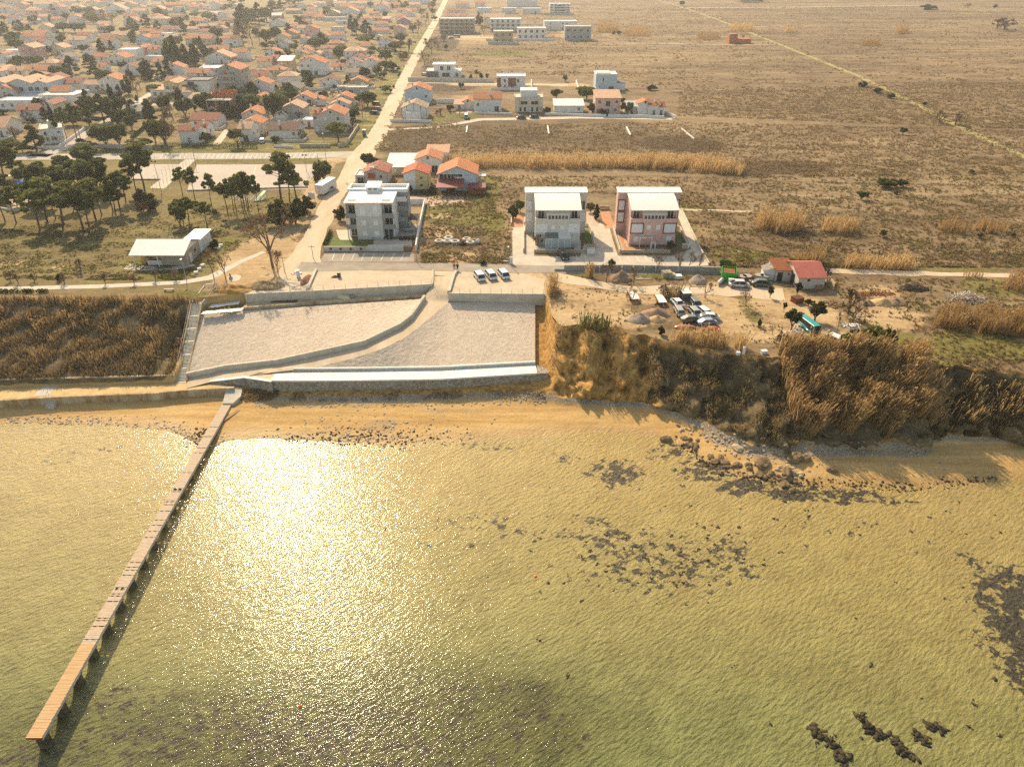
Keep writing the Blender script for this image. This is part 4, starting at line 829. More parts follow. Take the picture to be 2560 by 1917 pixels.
  sc = np.array([1/w, 1/w, 1/h]); V = al*sc; T = np.array(fs); mb.v = [tuple(p) for p in tv*sc]; leaf = 'pinkish' if kind == 'pinkish' else 'twig'; bark = 'barkl'
 tm = mb.mesh(kind+'_trunk', M(bark), True); cm = npmesh(kind+'_crown', V, T, LEAF[leaf]); TV[(kind, v)] = (tm, cm); return tm, cm
NV = {'pine': 6, 'con': 4, 'cyp': 3, 'rnd': 5, 'olive': 2, 'shrub': 4, 'flat': 2, 'bare': 4, 'bushbare': 3, 'pinkish': 2}
NM = {'pine': ('pine_tree', 'pine'), 'con': ('conifer_tree', 'tree'), 'cyp': ('cypress_tree', 'tree'), 'rnd': ('evergreen_tree', 'tree'), 'olive': ('olive_tree', 'tree'), 'shrub': ('shrub', 'shrub'), 'flat': ('umbrella_pine', 'pine'), 'bare': ('bare_tree', 'tree'), 'bushbare': ('bare_shrub', 'shrub'), 'pinkish': ('budding_tree', 'tree')}
PH = {'pine': 'tall bare-trunked pine with flat ragged crown', 'con': 'dark broad conifer', 'cyp': 'tall dark dense cypress', 'rnd': 'dark green rounded evergreen tree', 'olive': 'grey-green round olive tree', 'shrub': 'low green shrub', 'flat': 'wide flat-topped pine', 'bare': 'leafless brown tree', 'bushbare': 'leafless brown shrub', 'pinkish': 'pinkish budding tree'}
TC = 0
def tree(c, xb, yb, yt, w, kind, label=None, group=None, z=None):
 """tree at crop pixel base (xb,yb), top row yt, crown width w px"""
 global TC
 px, py = NP(c, xb, yb); _, pt = NP(c, xb, yt); sc = CR(c)[2]; p = W(px, py, PZ if z is None else z)
 h = max(.8, ZAT(p.y, pt)-p.z); wd = w/sc/SC(px, py, p.z)*(1.24 if kind in ('pine', 'rnd', 'con', 'cyp') else 1); TC += 1; v = TC*7 % NV[kind]
 tm, cm = treekind(kind, v); nme, cat = NM[kind]
 r = thing(nme, label or 'x', cat, p, random.uniform(0, 6.28) if kind != 'pine' else random.uniform(-.6, .6), group)
 if not label: autolabel(r, ('small ' if h < 3.2 and kind not in ('shrub', 'bushbare') else '')+PH[kind], px, py)
 tr = link('trunk' if kind not in ('shrub', 'bushbare') else 'stems', tm, r, scale=(min(wd, h*1.1), min(wd, h*1.1), h) if kind not in ('pine',) else (wd, wd, h))
 link('crown' if kind not in ('shrub', 'bushbare') else 'twigs' if kind == 'bushbare' else 'foliage', cm, r, scale=(wd, wd, h))
 return r
TREES = {
 'Z1': "100,600,370,160,con;20,600,450,120,con;200,760,530,330,rnd;280,520,360,110,con;360,540,340,150,con;590,420,260,160,rnd;670,350,260,90,rnd;510,560,420,160,con;890,400,250,90,con;1100,560,380,260,rnd;1300,570,390,220,rnd;1420,560,390,180,rnd;1110,720,560,180,bare;1280,230,110,150,con;1380,240,130,160,rnd;1550,260,110,170,rnd;1580,380,200,180,rnd;1750,400,200,250,bare;1950,430,230,250,bare;1500,400,260,150,bare;1850,560,450,230,rnd;2150,560,480,150,rnd;1780,960,670,160,cyp;1940,900,690,120,con;850,960,780,150,rnd;330,1200,1010,260,bare;250,1200,1050,200,rnd;1250,1290,960,280,con;1650,1340,1100,260,con;1560,1150,950,200,con;960,1310,1190,180,rnd;1080,1310,1200,150,rnd;2130,1190,1060,180,rnd;830,840,770,100,rnd;60,60,10,150,rnd;420,130,80,140,rnd;1350,90,20,140,bare;1500,110,30,150,bare;2050,60,-10,180,con;900,170,70,90,con",
 'Z2': "460,480,240,200,con;660,520,350,150,con;810,320,220,100,con;805,420,350,60,cyp;955,430,340,70,cyp;1110,590,300,180,con;1290,310,210,170,rnd;250,600,410,200,rnd;80,560,470,160,rnd;240,770,650,100,rnd;900,1230,700,250,cyp;1000,1200,620,260,cyp;1150,1150,760,200,cyp;1300,1120,760,250,cyp;1440,1000,620,140,con;1500,1050,770,200,con;960,820,620,300,rnd;1255,760,690,60,rnd;500,1370,1040,330,cyp;720,1370,1070,170,con;850,1370,1120,200,con;1350,1190,1110,110,rnd;1690,690,460,240,rnd;2000,700,420,280,bare;2100,420,100,260,con;2080,720,320,200,con;1280,90,20,90,bare;750,120,40,80,con;1480,250,190,140,bare;1650,400,300,160,rnd;1900,60,-30,100,con",
 'Z3': "200,420,60,220,con;330,400,110,220,rnd;480,420,40,240,con;600,380,100,200,rnd;700,200,0,240,con;850,180,0,200,con;1000,80,-20,200,con;1150,60,-30,180,rnd;360,800,380,240,bare;200,800,400,220,bare;480,760,420,200,bare;100,780,450,200,bare;600,780,480,200,rnd;780,740,440,220,rnd;700,800,700,120,rnd;1270,220,140,110,rnd;1280,450,380,80,con;1440,860,640,260,rnd;1600,760,650,200,shrub;1100,780,690,120,rnd;1080,900,740,150,rnd;940,920,830,140,rnd;1850,1050,800,180,rnd;1930,1130,1010,130,rnd;1350,1430,1210,220,con;1640,200,120,90,con;1500,120,40,120,rnd;1780,150,60,100,con;1100,320,260,100,rnd;760,380,320,150,rnd;1560,640,560,140,rnd",
 'Z4': "280,600,250,170,con;350,600,320,180,con;530,600,340,220,con;430,380,230,140,con;500,760,620,300,rnd;650,680,580,180,rnd;680,1000,760,180,pine;870,1080,830,300,rnd;600,980,880,150,rnd;1010,940,840,100,rnd;960,720,620,120,rnd;1110,740,590,200,rnd;1130,820,700,140,rnd;1260,910,660,200,pinkish;1130,1110,900,130,bare;1170,1090,920,110,bare;1420,650,330,150,bare;1350,640,400,130,bare;1550,480,220,170,bare;1640,260,60,140,bare;1480,300,130,130,bare;1600,160,40,110,bare;1680,160,10,110,rnd;700,1290,1200,150,rnd;810,1370,1230,160,rnd;640,1380,1290,150,rnd;1100,130,0,110,con;1230,110,20,100,con;1320,560,430,140,rnd;1700,60,-40,120,rnd;1650,930,680,260,bare;1760,860,640,220,bare;1530,1130,880,220,bare;1900,870,760,80,rnd;1700,360,280,120,rnd;1560,800,660,130,bushbare;1860,720,600,220,bushbare;600,130,40,110,rnd",
 'Z5': "1020,1190,560,140,cyp;1170,1210,560,190,pine;1330,1160,500,260,pine;1390,1150,540,180,pine;1550,920,520,300,con;1560,700,300,230,con;1800,860,360,300,con;1930,860,400,220,rnd;2000,750,220,150,cyp;2130,650,220,170,con;640,1360,910,370,con;800,860,600,190,con;270,1180,930,280,pinkish;150,1400,1150,350,rnd;400,1400,1200,300,rnd;1850,1310,890,440,rnd;2080,1300,860,330,rnd;1490,1400,1210,330,pine;690,490,420,80,rnd;180,440,380,110,shrub;60,740,640,230,shrub;1390,520,460,120,shrub;560,880,790,220,shrub;470,860,650,200,bushbare;1400,1230,1140,200,shrub",
 'Z6': "1140,790,440,300,rnd;210,1000,720,250,rnd;820,1330,780,420,bare;620,1230,790,250,rnd;780,1250,790,330,rnd;1500,1240,1040,210,rnd;1620,350,230,120,rnd;430,1290,1140,330,shrub;790,780,680,110,rnd;2040,1300,970,320,flat;260,1350,1170,420,pine;1450,660,560,150,shrub;300,520,390,80,shrub;1300,680,560,100,shrub",
 'Z7': "600,980,470,330,rnd;1190,440,110,230,con;1870,390,190,150,con;690,310,120,260,bare;930,560,390,150,rnd;640,490,360,100,con;1450,560,460,220,shrub;1600,560,470,200,bushbare;1700,1340,1000,420,flat;1990,960,720,200,rnd;2120,940,600,200,bare;1950,1140,1020,180,bushbare;1000,960,830,170,bare;620,1380,1230,190,shrub;830,900,760,130,rnd;320,230,150,140,shrub;140,530,420,60,shrub;800,610,520,120,shrub;1640,440,370,180,shrub;1290,800,670,170,bare;1080,1300,1130,180,bushbare",
 'K': "45,880,560,170,pine;140,890,560,190,pine;345,950,590,250,pine;410,880,480,260,pine;385,750,470,250,rnd;545,900,520,300,pine;480,850,640,170,pine;720,960,560,290,pine;770,930,600,210,pine;830,870,480,240,pine;880,820,540,180,pine;995,800,600,180,pine;975,790,540,170,pine;1040,790,440,210,pine;1085,700,430,170,pine;860,650,330,240,rnd;700,620,330,240,rnd;570,600,370,240,rnd;330,560,360,240,rnd;230,540,400,200,rnd;120,500,310,200,pine;45,530,180,280,pine;770,430,200,200,rnd;850,400,320,140,rnd;540,420,300,170,rnd;1250,610,180,230,pine;1185,660,290,180,pine;1560,920,720,140,rnd;1585,880,650,150,pine;1635,890,660,150,pine;1790,925,700,170,pine;1580,660,395,120,pine;1685,690,395,120,pine;1830,745,445,120,pine;1970,810,500,130,pine;2020,790,470,120,pine;2050,830,520,130,pine;2115,780,430,150,pine;2150,780,470,130,pine;1290,790,600,260,shrub;1250,850,690,120,bushbare;250,720,560,220,pine;640,760,520,230,pine;20,700,500,200,pine;150,740,560,160,pine;1950,1370,1140,170,bare;1850,1370,1120,110,bare;1850,1110,1030,110,shrub;700,1310,1200,110,bushbare;90,1390,1310,90,bushbare;300,1395,1320,90,bushbare;510,1390,1330,70,shrub;-60,860,540,220,pine;-40,690,420,220,pine",
 'D': "30,700,350,130,pine;65,680,330,130,pine;160,690,360,110,pine;355,580,150,280,pine;490,590,330,230,pine;430,600,270,170,pine;560,700,540,240,shrub;350,810,580,300,shrub;480,790,600,240,shrub;730,440,230,140,rnd;670,430,260,70,cyp;1105,300,180,110,rnd;1180,300,220,120,shrub;870,770,640,120,shrub;840,720,660,90,shrub;285,1170,690,430,bare;330,1225,1000,130,bare;1475,520,450,60,shrub;1660,520,470,60,shrub;1480,230,180,100,bushbare",
 'E': "870,680,600,50,pine;1635,710,650,50,rnd;735,770,710,50,rnd;1560,850,770,110,rnd;1820,860,740,170,rnd;910,680,630,50,shrub;960,680,630,40,shrub;2170,990,880,110,rnd;640,960,900,80,shrub;720,1010,930,100,bare;560,1000,940,120,bushbare;890,220,120,90,shrub;930,300,220,60,bare;2050,300,270,40,shrub;2100,300,265,60,shrub;2160,300,270,50,shrub;1870,980,880,110,shrub;1960,1000,940,90,shrub;2130,900,840,70,shrub;820,690,640,40,shrub;1480,980,920,80,shrub",
 'F': "1090,950,790,190,bare;1330,970,830,120,bare;1530,870,720,120,bare;1720,860,690,120,bare;1800,850,680,120,bare;1890,860,690,100,bare;2000,840,770,80,bushbare;290,400,280,110,shrub;345,345,240,80,rnd;955,350,260,90,rnd;1005,410,280,60,cyp;410,500,410,80,bushbare;500,640,540,110,bushbare;1640,690,590,80,rnd;30,800,760,80,shrub;1580,1070,980,130,bushbare;1310,1200,980,110,bare;2110,840,760,110,rnd;2170,850,780,70,rnd",
 'G': "1810,430,290,120,bare;2020,360,260,70,olive;1465,360,230,130,bare;2040,680,600,80,bare;2110,830,640,150,bushbare;1930,610,540,50,shrub;1100,350,240,100,bushbare;1080,680,600,80,shrub;650,150,20,60,rnd",
 'H': "735,575,320,170,bare;595,660,490,70,bare;285,830,690,60,bare;200,640,455,170,olive;400,560,395,200,olive;245,350,220,80,olive;350,430,370,110,olive;135,485,395,50,olive;870,840,620,250,rnd;1010,840,615,130,rnd;650,850,650,110,rnd;730,800,700,90,rnd;690,500,280,180,bushbare;480,220,90,120,bushbare;330,110,30,130,rnd;210,100,20,130,rnd",
 'X': "1660,590,560,26,rnd;1540,745,705,40,rnd;1315,1105,1055,66,rnd;1505,1085,1055,32,rnd;1918,960,936,28,rnd;1430,1312,1268,46,rnd;1963,1316,1286,36,rnd;2150,1310,1286,26,shrub;1450,1034,990,120,rnd;1530,1034,992,70,rnd;1320,480,450,70,shrub;1400,515,485,60,shrub;1470,545,515,60,shrub;1740,680,610,60,bushbare;1830,690,625,60,bushbare;1900,725,700,40,bushbare;2100,170,100,140,bushbare;2060,160,105,120,bushbare;1680,55,25,120,shrub;320,35,5,30,rnd;660,210,195,16,rnd;150,500,470,80,shrub;680,12,-8,120,rnd;760,12,-8,80,rnd;2050,45,25,30,shrub;1900,45,20,40,bushbare",
}
for c, s in TREES.items():
 for t in s.split(';'):
  a = t.split(','); v = [float(x) for x in a[:4]]
  lab = None
  if c == 'D' and a[0] == '285': lab = 'big spreading leafless tree beside the dirt road and the pavilion'
  if c == 'K' and a[4] == 'bushbare' and float(a[1]) > 1300: v[1] += 2
  tree(c, *v, a[4], lab)
# row of pollarded saplings along the footpath
for i, x in enumerate((160, 560, 910, 1160, 1345, 1520)):
 px, py = NP('K', x, 1400); 
 tree('N', px, py+ (4 if i < 4 else -6), py-26+(4 if i < 4 else -6), 22, 'pinkish', 'young pruned reddish tree in the row along the footpath', 'young trees along the footpath')
# hedges
def hedge(label, pts, w, h, z=PZ):
 P = [W(*p) for p in pts]; r = thing('hedge', label, 'hedge', P[0]); cs, rs = [], []
 for i in range(len(P)-1):
  L = (P[i+1]-P[i]).length; k = max(2, int(L/.8))
  for j in range(k+1):
   p = P[i].lerp(P[i+1], j/k)-P[0]; cs.append([p.x, p.y, h*.5]); rs.append([.55, w*.55, h*.55])
 V, T = leaves(np.array(cs), np.array(rs), int(len(cs)*90), .11, .8, len(cs), .75); link('foliage', npmesh('foliage', V, T, LEAF['hedge']), r)
 mb = MB(); 
 for c_ in cs[::2]: mb.tube((c_[0], c_[1], 0), (c_[0], c_[1], h*.6), .03, .02, 4)
 mb.build('stems', M('bark'), r)
hedge('clipped dark hedge before the whitewashed mottled-roof house', [(405, 370), (512, 370)], 1.4, 1.8)
hedge('clipped dark hedge before the white peach-roofed house', [(535, 371), (642, 371)], 1.4, 1.9)
hedge('clipped hedge before the yellow two-colour house', [(1038, 487), (1088, 487)], 1.3, 1.5)
hedge('short clipped hedge piece left of the yellow house entrance gap', [(1020, 487), (1028, 487)], 1.3, 1.5)
hedge('low planted hedge under the grey apartment house windows', [(934, 598), (988, 598)], .7, .7)
hedge('low hedge along the side terrace of the grey apartment house', [(1003, 600), (1040, 599)], 1.1, .8)
hedge('hedge along the lawn edge of the grey apartment house', [(812, 618), (828, 585)], 1.0, 1.2)
hedge('dark hedge running along the park side of a town garden', [(330, 350), (372, 316)], 1.2, 1.6)
for i, (a, b) in enumerate(((-5, 15), (20, 62), (66, 80), (98, 116))):
 hedge(['first', 'second', 'third', 'fourth'][i]+' clipped hedge block below the footpath, counted toward the stairs', [(a, 732), (b, 731)], .9, .8)
# ------------------------------------------------------------------ reeds, brush, tufts
def blades(P, hgt, lean, wid, seed, plume=True):
 """thin reed blades rooted at P (n,3)"""
 g = np.random.default_rng(seed); n = len(P); h = hgt*(.65+.5*g.random(n)); a = g.uniform(0, 6.28, n); d = np.stack([np.cos(a), np.sin(a), 0*a], 1)*(wid*(.6+.8*g.random(n)))[:, None]
 tip = P+np.stack([lean[0]*h+g.normal(size=n)*.16*h, lean[1]*h+g.normal(size=n)*.16*h, h], 1); mid = P*.45+tip*.55+np.stack([g.normal(size=n)*.03, g.normal(size=n)*.03, .05*h], 1)*h[:, None]*.3
 V = [P-d*.5, P+d*.5, mid-d*.5, mid+d*.5, tip-d*.25, tip+d*.25]
 V = np.stack(V, 1).reshape(-1, 3); o = np.arange(n)[:, None]*6
 T = np.concatenate([o+np.array([[0, 1, 3, 2]]), o+np.array([[2, 3, 5, 4]])])
 if plume:
  k = n//2; e = np.stack([g.normal(size=k), g.normal(size=k), 0*g.random(k)], 1)*.09; t0 = tip[:k]-(tip[:k]-mid[:k])*.28; t1 = tip[:k]+np.array([lean[0], lean[1], .25])*.5
  m_ = (t0+t1)/2; Vp = np.stack([t0, m_+e, t1, m_-e], 1).reshape(-1, 3); V2 = len(V); V = np.concatenate([V, Vp]); T = np.concatenate([T, V2+np.arange(4*k).reshape(-1, 4)])
 return V, T
def reedbed(label, poly, h, dens_, lean=(.05, -.04), surf=False, name='reed_bed', wid=.09, leaf='reed', zf=None, px_z=PZ):
 Q = [W(a, b, px_z) for a, b in poly]; xs = [p.x for p in Q]; ys = [p.y for p in Q]; A = (max(xs)-min(xs))*(max(ys)-min(ys)); n = int(A*dens_*1.3)
 g = np.random.default_rng(n % 997); x = g.uniform(min(xs), max(xs), n); y = g.uniform(min(ys), max(ys), n); k = inpoly(x, y, [(p.x, p.y) for p in Q])
 f = np.array([noise.noise(Vector((a*.35, b*.35, 4))) for a, b in zip(x, y)]); k &= f > -.28; x, y = x[k], y[k]
 z = np.array([Hs(a, b) for a, b in zip(x, y)]) if surf else np.full(len(x), PZ)
 V, T = blades(np.stack([x, y, z-.05], 1), np.full(len(x), h)*(.8+.5*(f[k]+.2)), lean, wid, n % 991); o = link(name, npmesh(name, V, T, LEAF[leaf]))
 return tag(o, label, 'reeds')
reedbed('long pale bed of tall reeds across the field behind the twin houses', [(1150, 425), (1240, 420), (1430, 424), (1560, 421), (1700, 425), (1850, 442), (1855, 430), (1800, 412), (1600, 405), (1420, 408), (1250, 405), (1140, 408)], 3.6, 8)
reedbed('tall upright reed clump in the field east of the pink apartment house', [(1885, 575), (1960, 590), (2010, 575), (1995, 560), (1900, 552)], 4.2, 10, (.08, -.03))
reedbed('smaller reed clump beside the tall upright one in the field', [(2050, 578), (2100, 588), (2142, 580), (2135, 565), (2060, 560)], 3.2, 9, (.08, -.03))
reedbed('thin reed clump farther east in the open field', [(2342, 575), (2400, 588), (2430, 578), (2360, 562)], 3.0, 6, (.08, -.03))
reedbed('sparse reed clump at the far east of the open field', [(2425, 578), (2500, 590), (2520, 580), (2450, 562)], 3.0, 7, (.08, -.03))
reedbed('reed clump behind the wall corner beside the pink house yard', [(1975, 668), (2050, 672), (2060, 655), (1985, 648)], 3.4, 11)
reedbed('long reed fringe along the far side of the farm track', [(2100, 672), (2200, 677), (2290, 677), (2300, 660), (2190, 655), (2110, 655)], 2.6, 10)
reedbed('reed clump on the near side of the farm track by the frame edge', [(2400, 695), (2455, 698), (2450, 688), (2410, 686)], 1.8, 9)
reedbed('reed patch by the frame edge above the big pale reed bed', [(2505, 725), (2600, 742), (2610, 705), (2520, 700)], 3.0, 9)
reedbed('big pale reed bed on the plateau east of the rubble heaps', [(2330, 815), (2420, 835), (2600, 845), (2620, 800), (2480, 788), (2340, 785)], 3.0, 14, (.1, -.03))
reedbed('tall narrow reed column beside the retaining wall end', [(1366, 738), (1390, 745), (1392, 715), (1375, 712)], 3.2, 22)
reedbed('small reed tuft standing against the block wall', [(1466, 695), (1482, 697), (1482, 690), (1468, 689)], 3.6, 30, (.02, -.01))
reedbed('reed clump behind the parked scrap cars', [(1650, 748), (1690, 750), (1712, 745), (1700, 735), (1655, 735)], 2.6, 14, (.04, -.02), leaf='brush')
reedbed('dry reed fringe along the cliff edge below the scrapped cars', [(1670, 850), (1745, 866), (1860, 884), (1868, 868), (1800, 850), (1700, 838)], 3.0, 16, (.02, -.03))
reedbed('green-tinged reed clump on the crumbling cliff corner', [(1445, 832), (1520, 835), (1530, 815), (1455, 812)], 2.6, 14, leaf='tuftg')
reedbed('rounded pale reed clump far out in the field', [(2235, 86), (2270, 86), (2268, 78), (2238, 78)], 5, 3)
reedbed('pale reed clump beside the field track', [(1822, 80), (1885, 80), (1880, 70), (1830, 70)], 5, 2)
reedbed('low pale reed patch in the far field', [(2150, 116), (2200, 116), (2195, 109), (2155, 109)], 3.4, 3)
reedbed('tiny pale reed patch beyond the brick ruin', [(1960, 83), (1990, 83), (1988, 76), (1962, 76)], 4, 2)
reedbed('pale reed clump near the far apartment rows', [(1490, 82), (1545, 84), (1540, 70), (1495, 68)], 5, 2)
reedbed('pale reed patch behind the far grey concrete shell', [(1560, 92), (1625, 92), (1620, 80), (1565, 80)], 4, 2)
reedbed('reed strip in the mid field along the dark track', [(1740, 99), (1800, 100), (1800, 92), (1742, 90)], 3, 2)
reedbed('pale reed tuft beside the sandy road end', [(1100, 415), (1160, 418), (1150, 400), (1110, 400)], 2.4, 8)
# cliff reeds: one big leaning mass rooted on the slope
def cliffmass(label, x0, x1, ya, yb, h, n, lean, leaf, name='reed_bed', cat='reeds', wid=.1, plume=True, thr=-.35, kind=None, z=True):
 g = np.random.default_rng(n); x = g.uniform(x0, x1, n); y = ya(x)+(yb(x)-ya(x))*g.random(n)
 f = np.array([noise.noise(Vector((a*.3, b*.3, 8))) for a, b in zip(x, y)]); k = f > thr; x, y, f = x[k], y[k], f[k]; zz = np.array([Hs(a, b) for a, b in zip(x, y)])
 V, T = blades(np.stack([x, y, zz-.1], 1), h*(.85+.5*f), lean, wid, n, plume); o = link(name, npmesh(name, V, T, LEAF[leaf])); return tag(o, label, cat, None, kind)
yA = lambda x: np.interp(x, TA[:, 0], TA[:, 1]); yB = lambda x: np.interp(x, TB[:, 0], TB[:, 1]); yC = lambda x: np.interp(x, TC_[:, 0], TC_[:, 1])
cliffmass('huge leaning mass of dry reeds covering the sea cliff', 46, 69, lambda x: yA(x)+1.5, lambda x: yC(x)+(2.5+1.5*np.sin(x)), 4.6, 15000, (.22, -.1), 'reed')
cliffmass('sparse dry canes on the shaded far cliff', 70, 95, lambda x: yB(x), lambda x: yC(x)+1, 2.4, 900, (.1, -.1), 'reed')
cliffmass('brown dry brush over the far shaded cliff', 66, 100, lambda x: yA(x)-1.2, yC, 1.0, 16000, (.05, -.1), 'brush', 'brush', 'brush', .12, False, -.3, 'stuff')
cliffmass('dry grass and brush over the slumped cliff apron', 24, 50, lambda x: yA(x)-1.0, lambda x: yC(x)+.2, .75, 11000, (.05, -.15), 'brush', 'brush', 'brush', .10, False, -.15, 'stuff')
cliffmass('olive grass tufts on the slumped cliff apron', 26, 48, lambda x: yB(x), lambda x: yC(x)+.5, .6, 6000, (.05, -.15), 'tuftg', 'cliff_grass', 'grass', .1, False, .1, 'stuff')
cliffmass('dark brush clinging to the crumbling orange cliff', 6, 26, lambda x: yA(x)+.3, lambda x: yC(x)+4.5, .7, 2600, (.05, -.2), 'brush', 'brush', 'brush', .10, False, .12, 'stuff')
cliffmass('dense brown thorn brush covering the slope below the park', -140, -62.5, lambda x: yA(x)-.6, lambda x: yC(x)+.7, 1.15, 34000, (.03, -.1), 'brush', 'brush', 'brush', .10, False, -.3, 'stuff')
cliffmass('pale dry canes scattered among the slope brush', -140, -63, lambda x: yA(x)-1, lambda x: yC(x)+4, 1.9, 5200, (.04, -.08), 'reed', 'cane_growth', 'canes', .08, True, .16, 'stuff')
cliffmass('dark tangled weeds at the foot of the stone sea wall', -42, 6, lambda x: yC(x)+.15, lambda x: yC(x)-1.6, .45, 2200, (.0, -.2), 'brush', 'brush', 'weeds', .09, False, .05, 'stuff')
cliffmass('dry weeds on the bank beside the pier head', -50, -42, lambda x: yC(x)+1.6, lambda x: yC(x)-1.2, .6, 1800, (.0, -.2), 'brush', 'brush', 'weeds', .09, False, -.1, 'stuff')
def tufts(label, polys, n, h, w, leaf, name, thr=-1., seed=5, fr=.2):
 g = np.random.default_rng(seed); xs, ys = [], []; ar = []
 PL = [[tuple(W(*p)[:2]) for p in pl_] for pl_ in polys]
 for pl_ in PL: a = np.array(pl_); ar.append(np.prod(a.max(0)-a.min(0)))
 for pl_, A in zip(PL, ar):
  a = np.array(pl_); m = int(n*A/sum(ar)*1.5); x = g.uniform(a[:, 0].min(), a[:, 0].max(), m); y = a[:, 1].min()+(a[:, 1].max()-a[:, 1].min())*g.random(m)**1.7; k = inpoly(x, y, pl_); xs.append(x[k]); ys.append(y[k])
 x = np.concatenate(xs); y = np.concatenate(ys); f = np.array([noise.fractal(Vector((a*fr, b*fr*1.6, 2)), 1., 2., 4) for a, b in zip(x, y)]); k = f > thr; x, y, f = x[k], y[k], f[k]
 m = len(x); per = 5; X = np.repeat(x, per)+g.normal(size=m*per)*w*.5; Y = np.repeat(y, per)+g.normal(size=m*per)*w*.5; hh = np.repeat(h*(.5+g.random(m)*.8+np.clip(f, 0, 1)*.6), per)*(.6+.6*g.random(m*per)); a = g.uniform(0, 6.28, m*per)
 b = np.stack([np.cos(a), np.sin(a)], 1)*w*.45; ln = g.normal(size=(m*per, 2))*h*.5; Z = np.full(m*per, PZ)
 V = np.stack([np.stack([X-b[:, 0], Y-b[:, 1], Z-.05], 1), np.stack([X+b[:, 0], Y+b[:, 1], Z-.05], 1), np.stack([X+ln[:, 0], Y+ln[:, 1], Z+hh], 1)], 1).reshape(-1, 3)
 return tag(link(name, npmesh(name, V, np.arange(len(V)).reshape(-1, 3), LEAF[leaf])), label, 'grass', None, 'stuff')
FIELD = [[(1070, 460), (1110, 440), (1300, 440), (1900, 445), (2700, 430), (2700, 668), (1830, 668), (1780, 655), (1700, 520), (1690, 500), (1310, 470), (1280, 530), (1275, 658), (1050, 658), (1060, 540)], [(960, 330), (1000, 318), (1690, 305), (2700, 330), (2700, 430), (1900, 445), (1140, 400), (1110, 375), (930, 380)], [(1690, 290), (1700, 230), (2700, 200), (2700, 330)], [(2060, 695), (2700, 700), (2700, 950), (2350, 912), (2150, 890), (2120, 800), (2090, 720)]]
tufts('dry brown weeds and grass covering the open fields', FIELD, 60000, .42, .34, 'tuft', 'field_grass', -.18)
tufts('dark dead scrub scattered over the fields', [FIELD[0], FIELD[1], [(955, 325), (985, 270), (1120, 270), (1150, 318)], [(1020, 190), (1060, 120), (1200, 120), (1200, 190)]], 12000, .45, .42, 'brush', 'field_scrub', .1, 9, .05)
tufts('speckled far field scrub thinning toward the horizon', [[(1240, 160), (1300, 20), (2700, 10), (2700, 215), (1700, 235), (1460, 200)], [(1150, 130), (1250, 60), (1500, 60), (1450, 190), (1260, 190)]], 16000, .5, .7, 'tuft', 'far_field_grass', -.05, 33, .05)
tufts('greenish weeds on the fields and yard edges', [FIELD[0], FIELD[3], [(1060, 450), (1240, 440), (1270, 560), (1060, 560)]], 16000, .35, .3, 'tuftg', 'green_weeds', .12, 13, .12)
tufts('sparse weeds and grass on the sandy cliff-top yard', [[(1385, 720), (1460, 720), (1640, 735), (1660, 800), (1600, 815), (1450, 805), (1390, 780)], [(1850, 740), (1960, 745), (2120, 870), (1900, 870), (1830, 800)], [(1400, 690), (1700, 695), (1820, 720), (1500, 712)]], 700, .25, .25, 'tuft', 'yard_grass', .05, 17)
tufts('winter grass of the park and road verges', [[(-20, 700), (-20, 560), (300, 560), (640, 500), (760, 480), (660, 590), (560, 640), (480, 700)], [(1215, 440), (1240, 440), (1240, 540), (1215, 540)]], 16000, .16, .22, 'tuftg', 'park_grass', -.1, 21)
# ------------------------------------------------------------------ seaweed, pebbles, boulders
def stones(n, fx, size, m, name, label, cat, seed, sub=1, flat=.7, kind='stuff'):
 g = np.random.default_rng(seed); bm = bmesh.new(); bmesh.ops.create_icosphere(bm, subdivisions=sub, radius=1); bv = np.array([v.co[:] for v in bm.verts]); bf = np.array([[v.index for v in f.verts] for f in bm.faces]); bm.free(); V, T = [], []
 for i in range(n):
  x, y, z, s = fx(g); s *= size*(.35+g.random()**2.5*2.0); rot = Matrix.Rotation(g.uniform(0, 6.28), 3, 'Z') @ Matrix.Rotation(g.uniform(-.4, .4), 3, 'X')
  d = bv*(1+g.normal(size=(len(bv), 1))*.16)*np.array([s*(1+g.random()*.7), s, s*flat]); d = d @ np.array(rot).T; V.append(d+np.array([x, y, z])); T.append(bf+i*len(bv))
 return tag(link(name, npmesh(name, np.concatenate(V), np.concatenate(T), m)), label, cat, None, kind)
WEEDM = mat('seaweed', (.075, .05, .026), .9, (.03, .022, .012), 2.5)
def weedspot(g):
 r = g.random()
 if r < .50: px, py = g.normal(1650, 130), g.normal(1395, 48)
 elif r < .62: px, py = g.uniform(1690, 2560), g.uniform(1240, 1400)
 elif r < .70: px, py = g.uniform(1300, 2500), g.uniform(1180, 1750)
 elif r < .85: px, py = 2600-abs(g.normal(0, 75)), g.normal(1570, 100)
 elif r < .93: px, py = g.normal(2250, 150), g.normal(1830, 35)
 else: px, py = g.uniform(900, 1400), g.normal(1320, 35)
 p = W(px, py, -.9); z = Hs(p.x, p.y); p = W(px, py, z); return p.x, p.y, z, 1.0
_cl = []
def weedclump(g):
 if not _cl or g.random() < .3: _cl.append(weedspot(g)); return _cl[-1]
 x, y, z, s = _cl[-1]; a = g.uniform(0, 6.28); d = g.uniform(.1, .4); x += d*math.cos(a); y += d*math.sin(a); _cl[-1] = (x, y, z, s) if g.random() < .5 else _cl[-1]
 return x, y, Hs(x, y), .75
stones(900, weedclump, .13, WEEDM, 'seaweed', 'dark seaweed clumps scattered over the sandy shallow seabed', 'seaweed', 3, 1, .2)
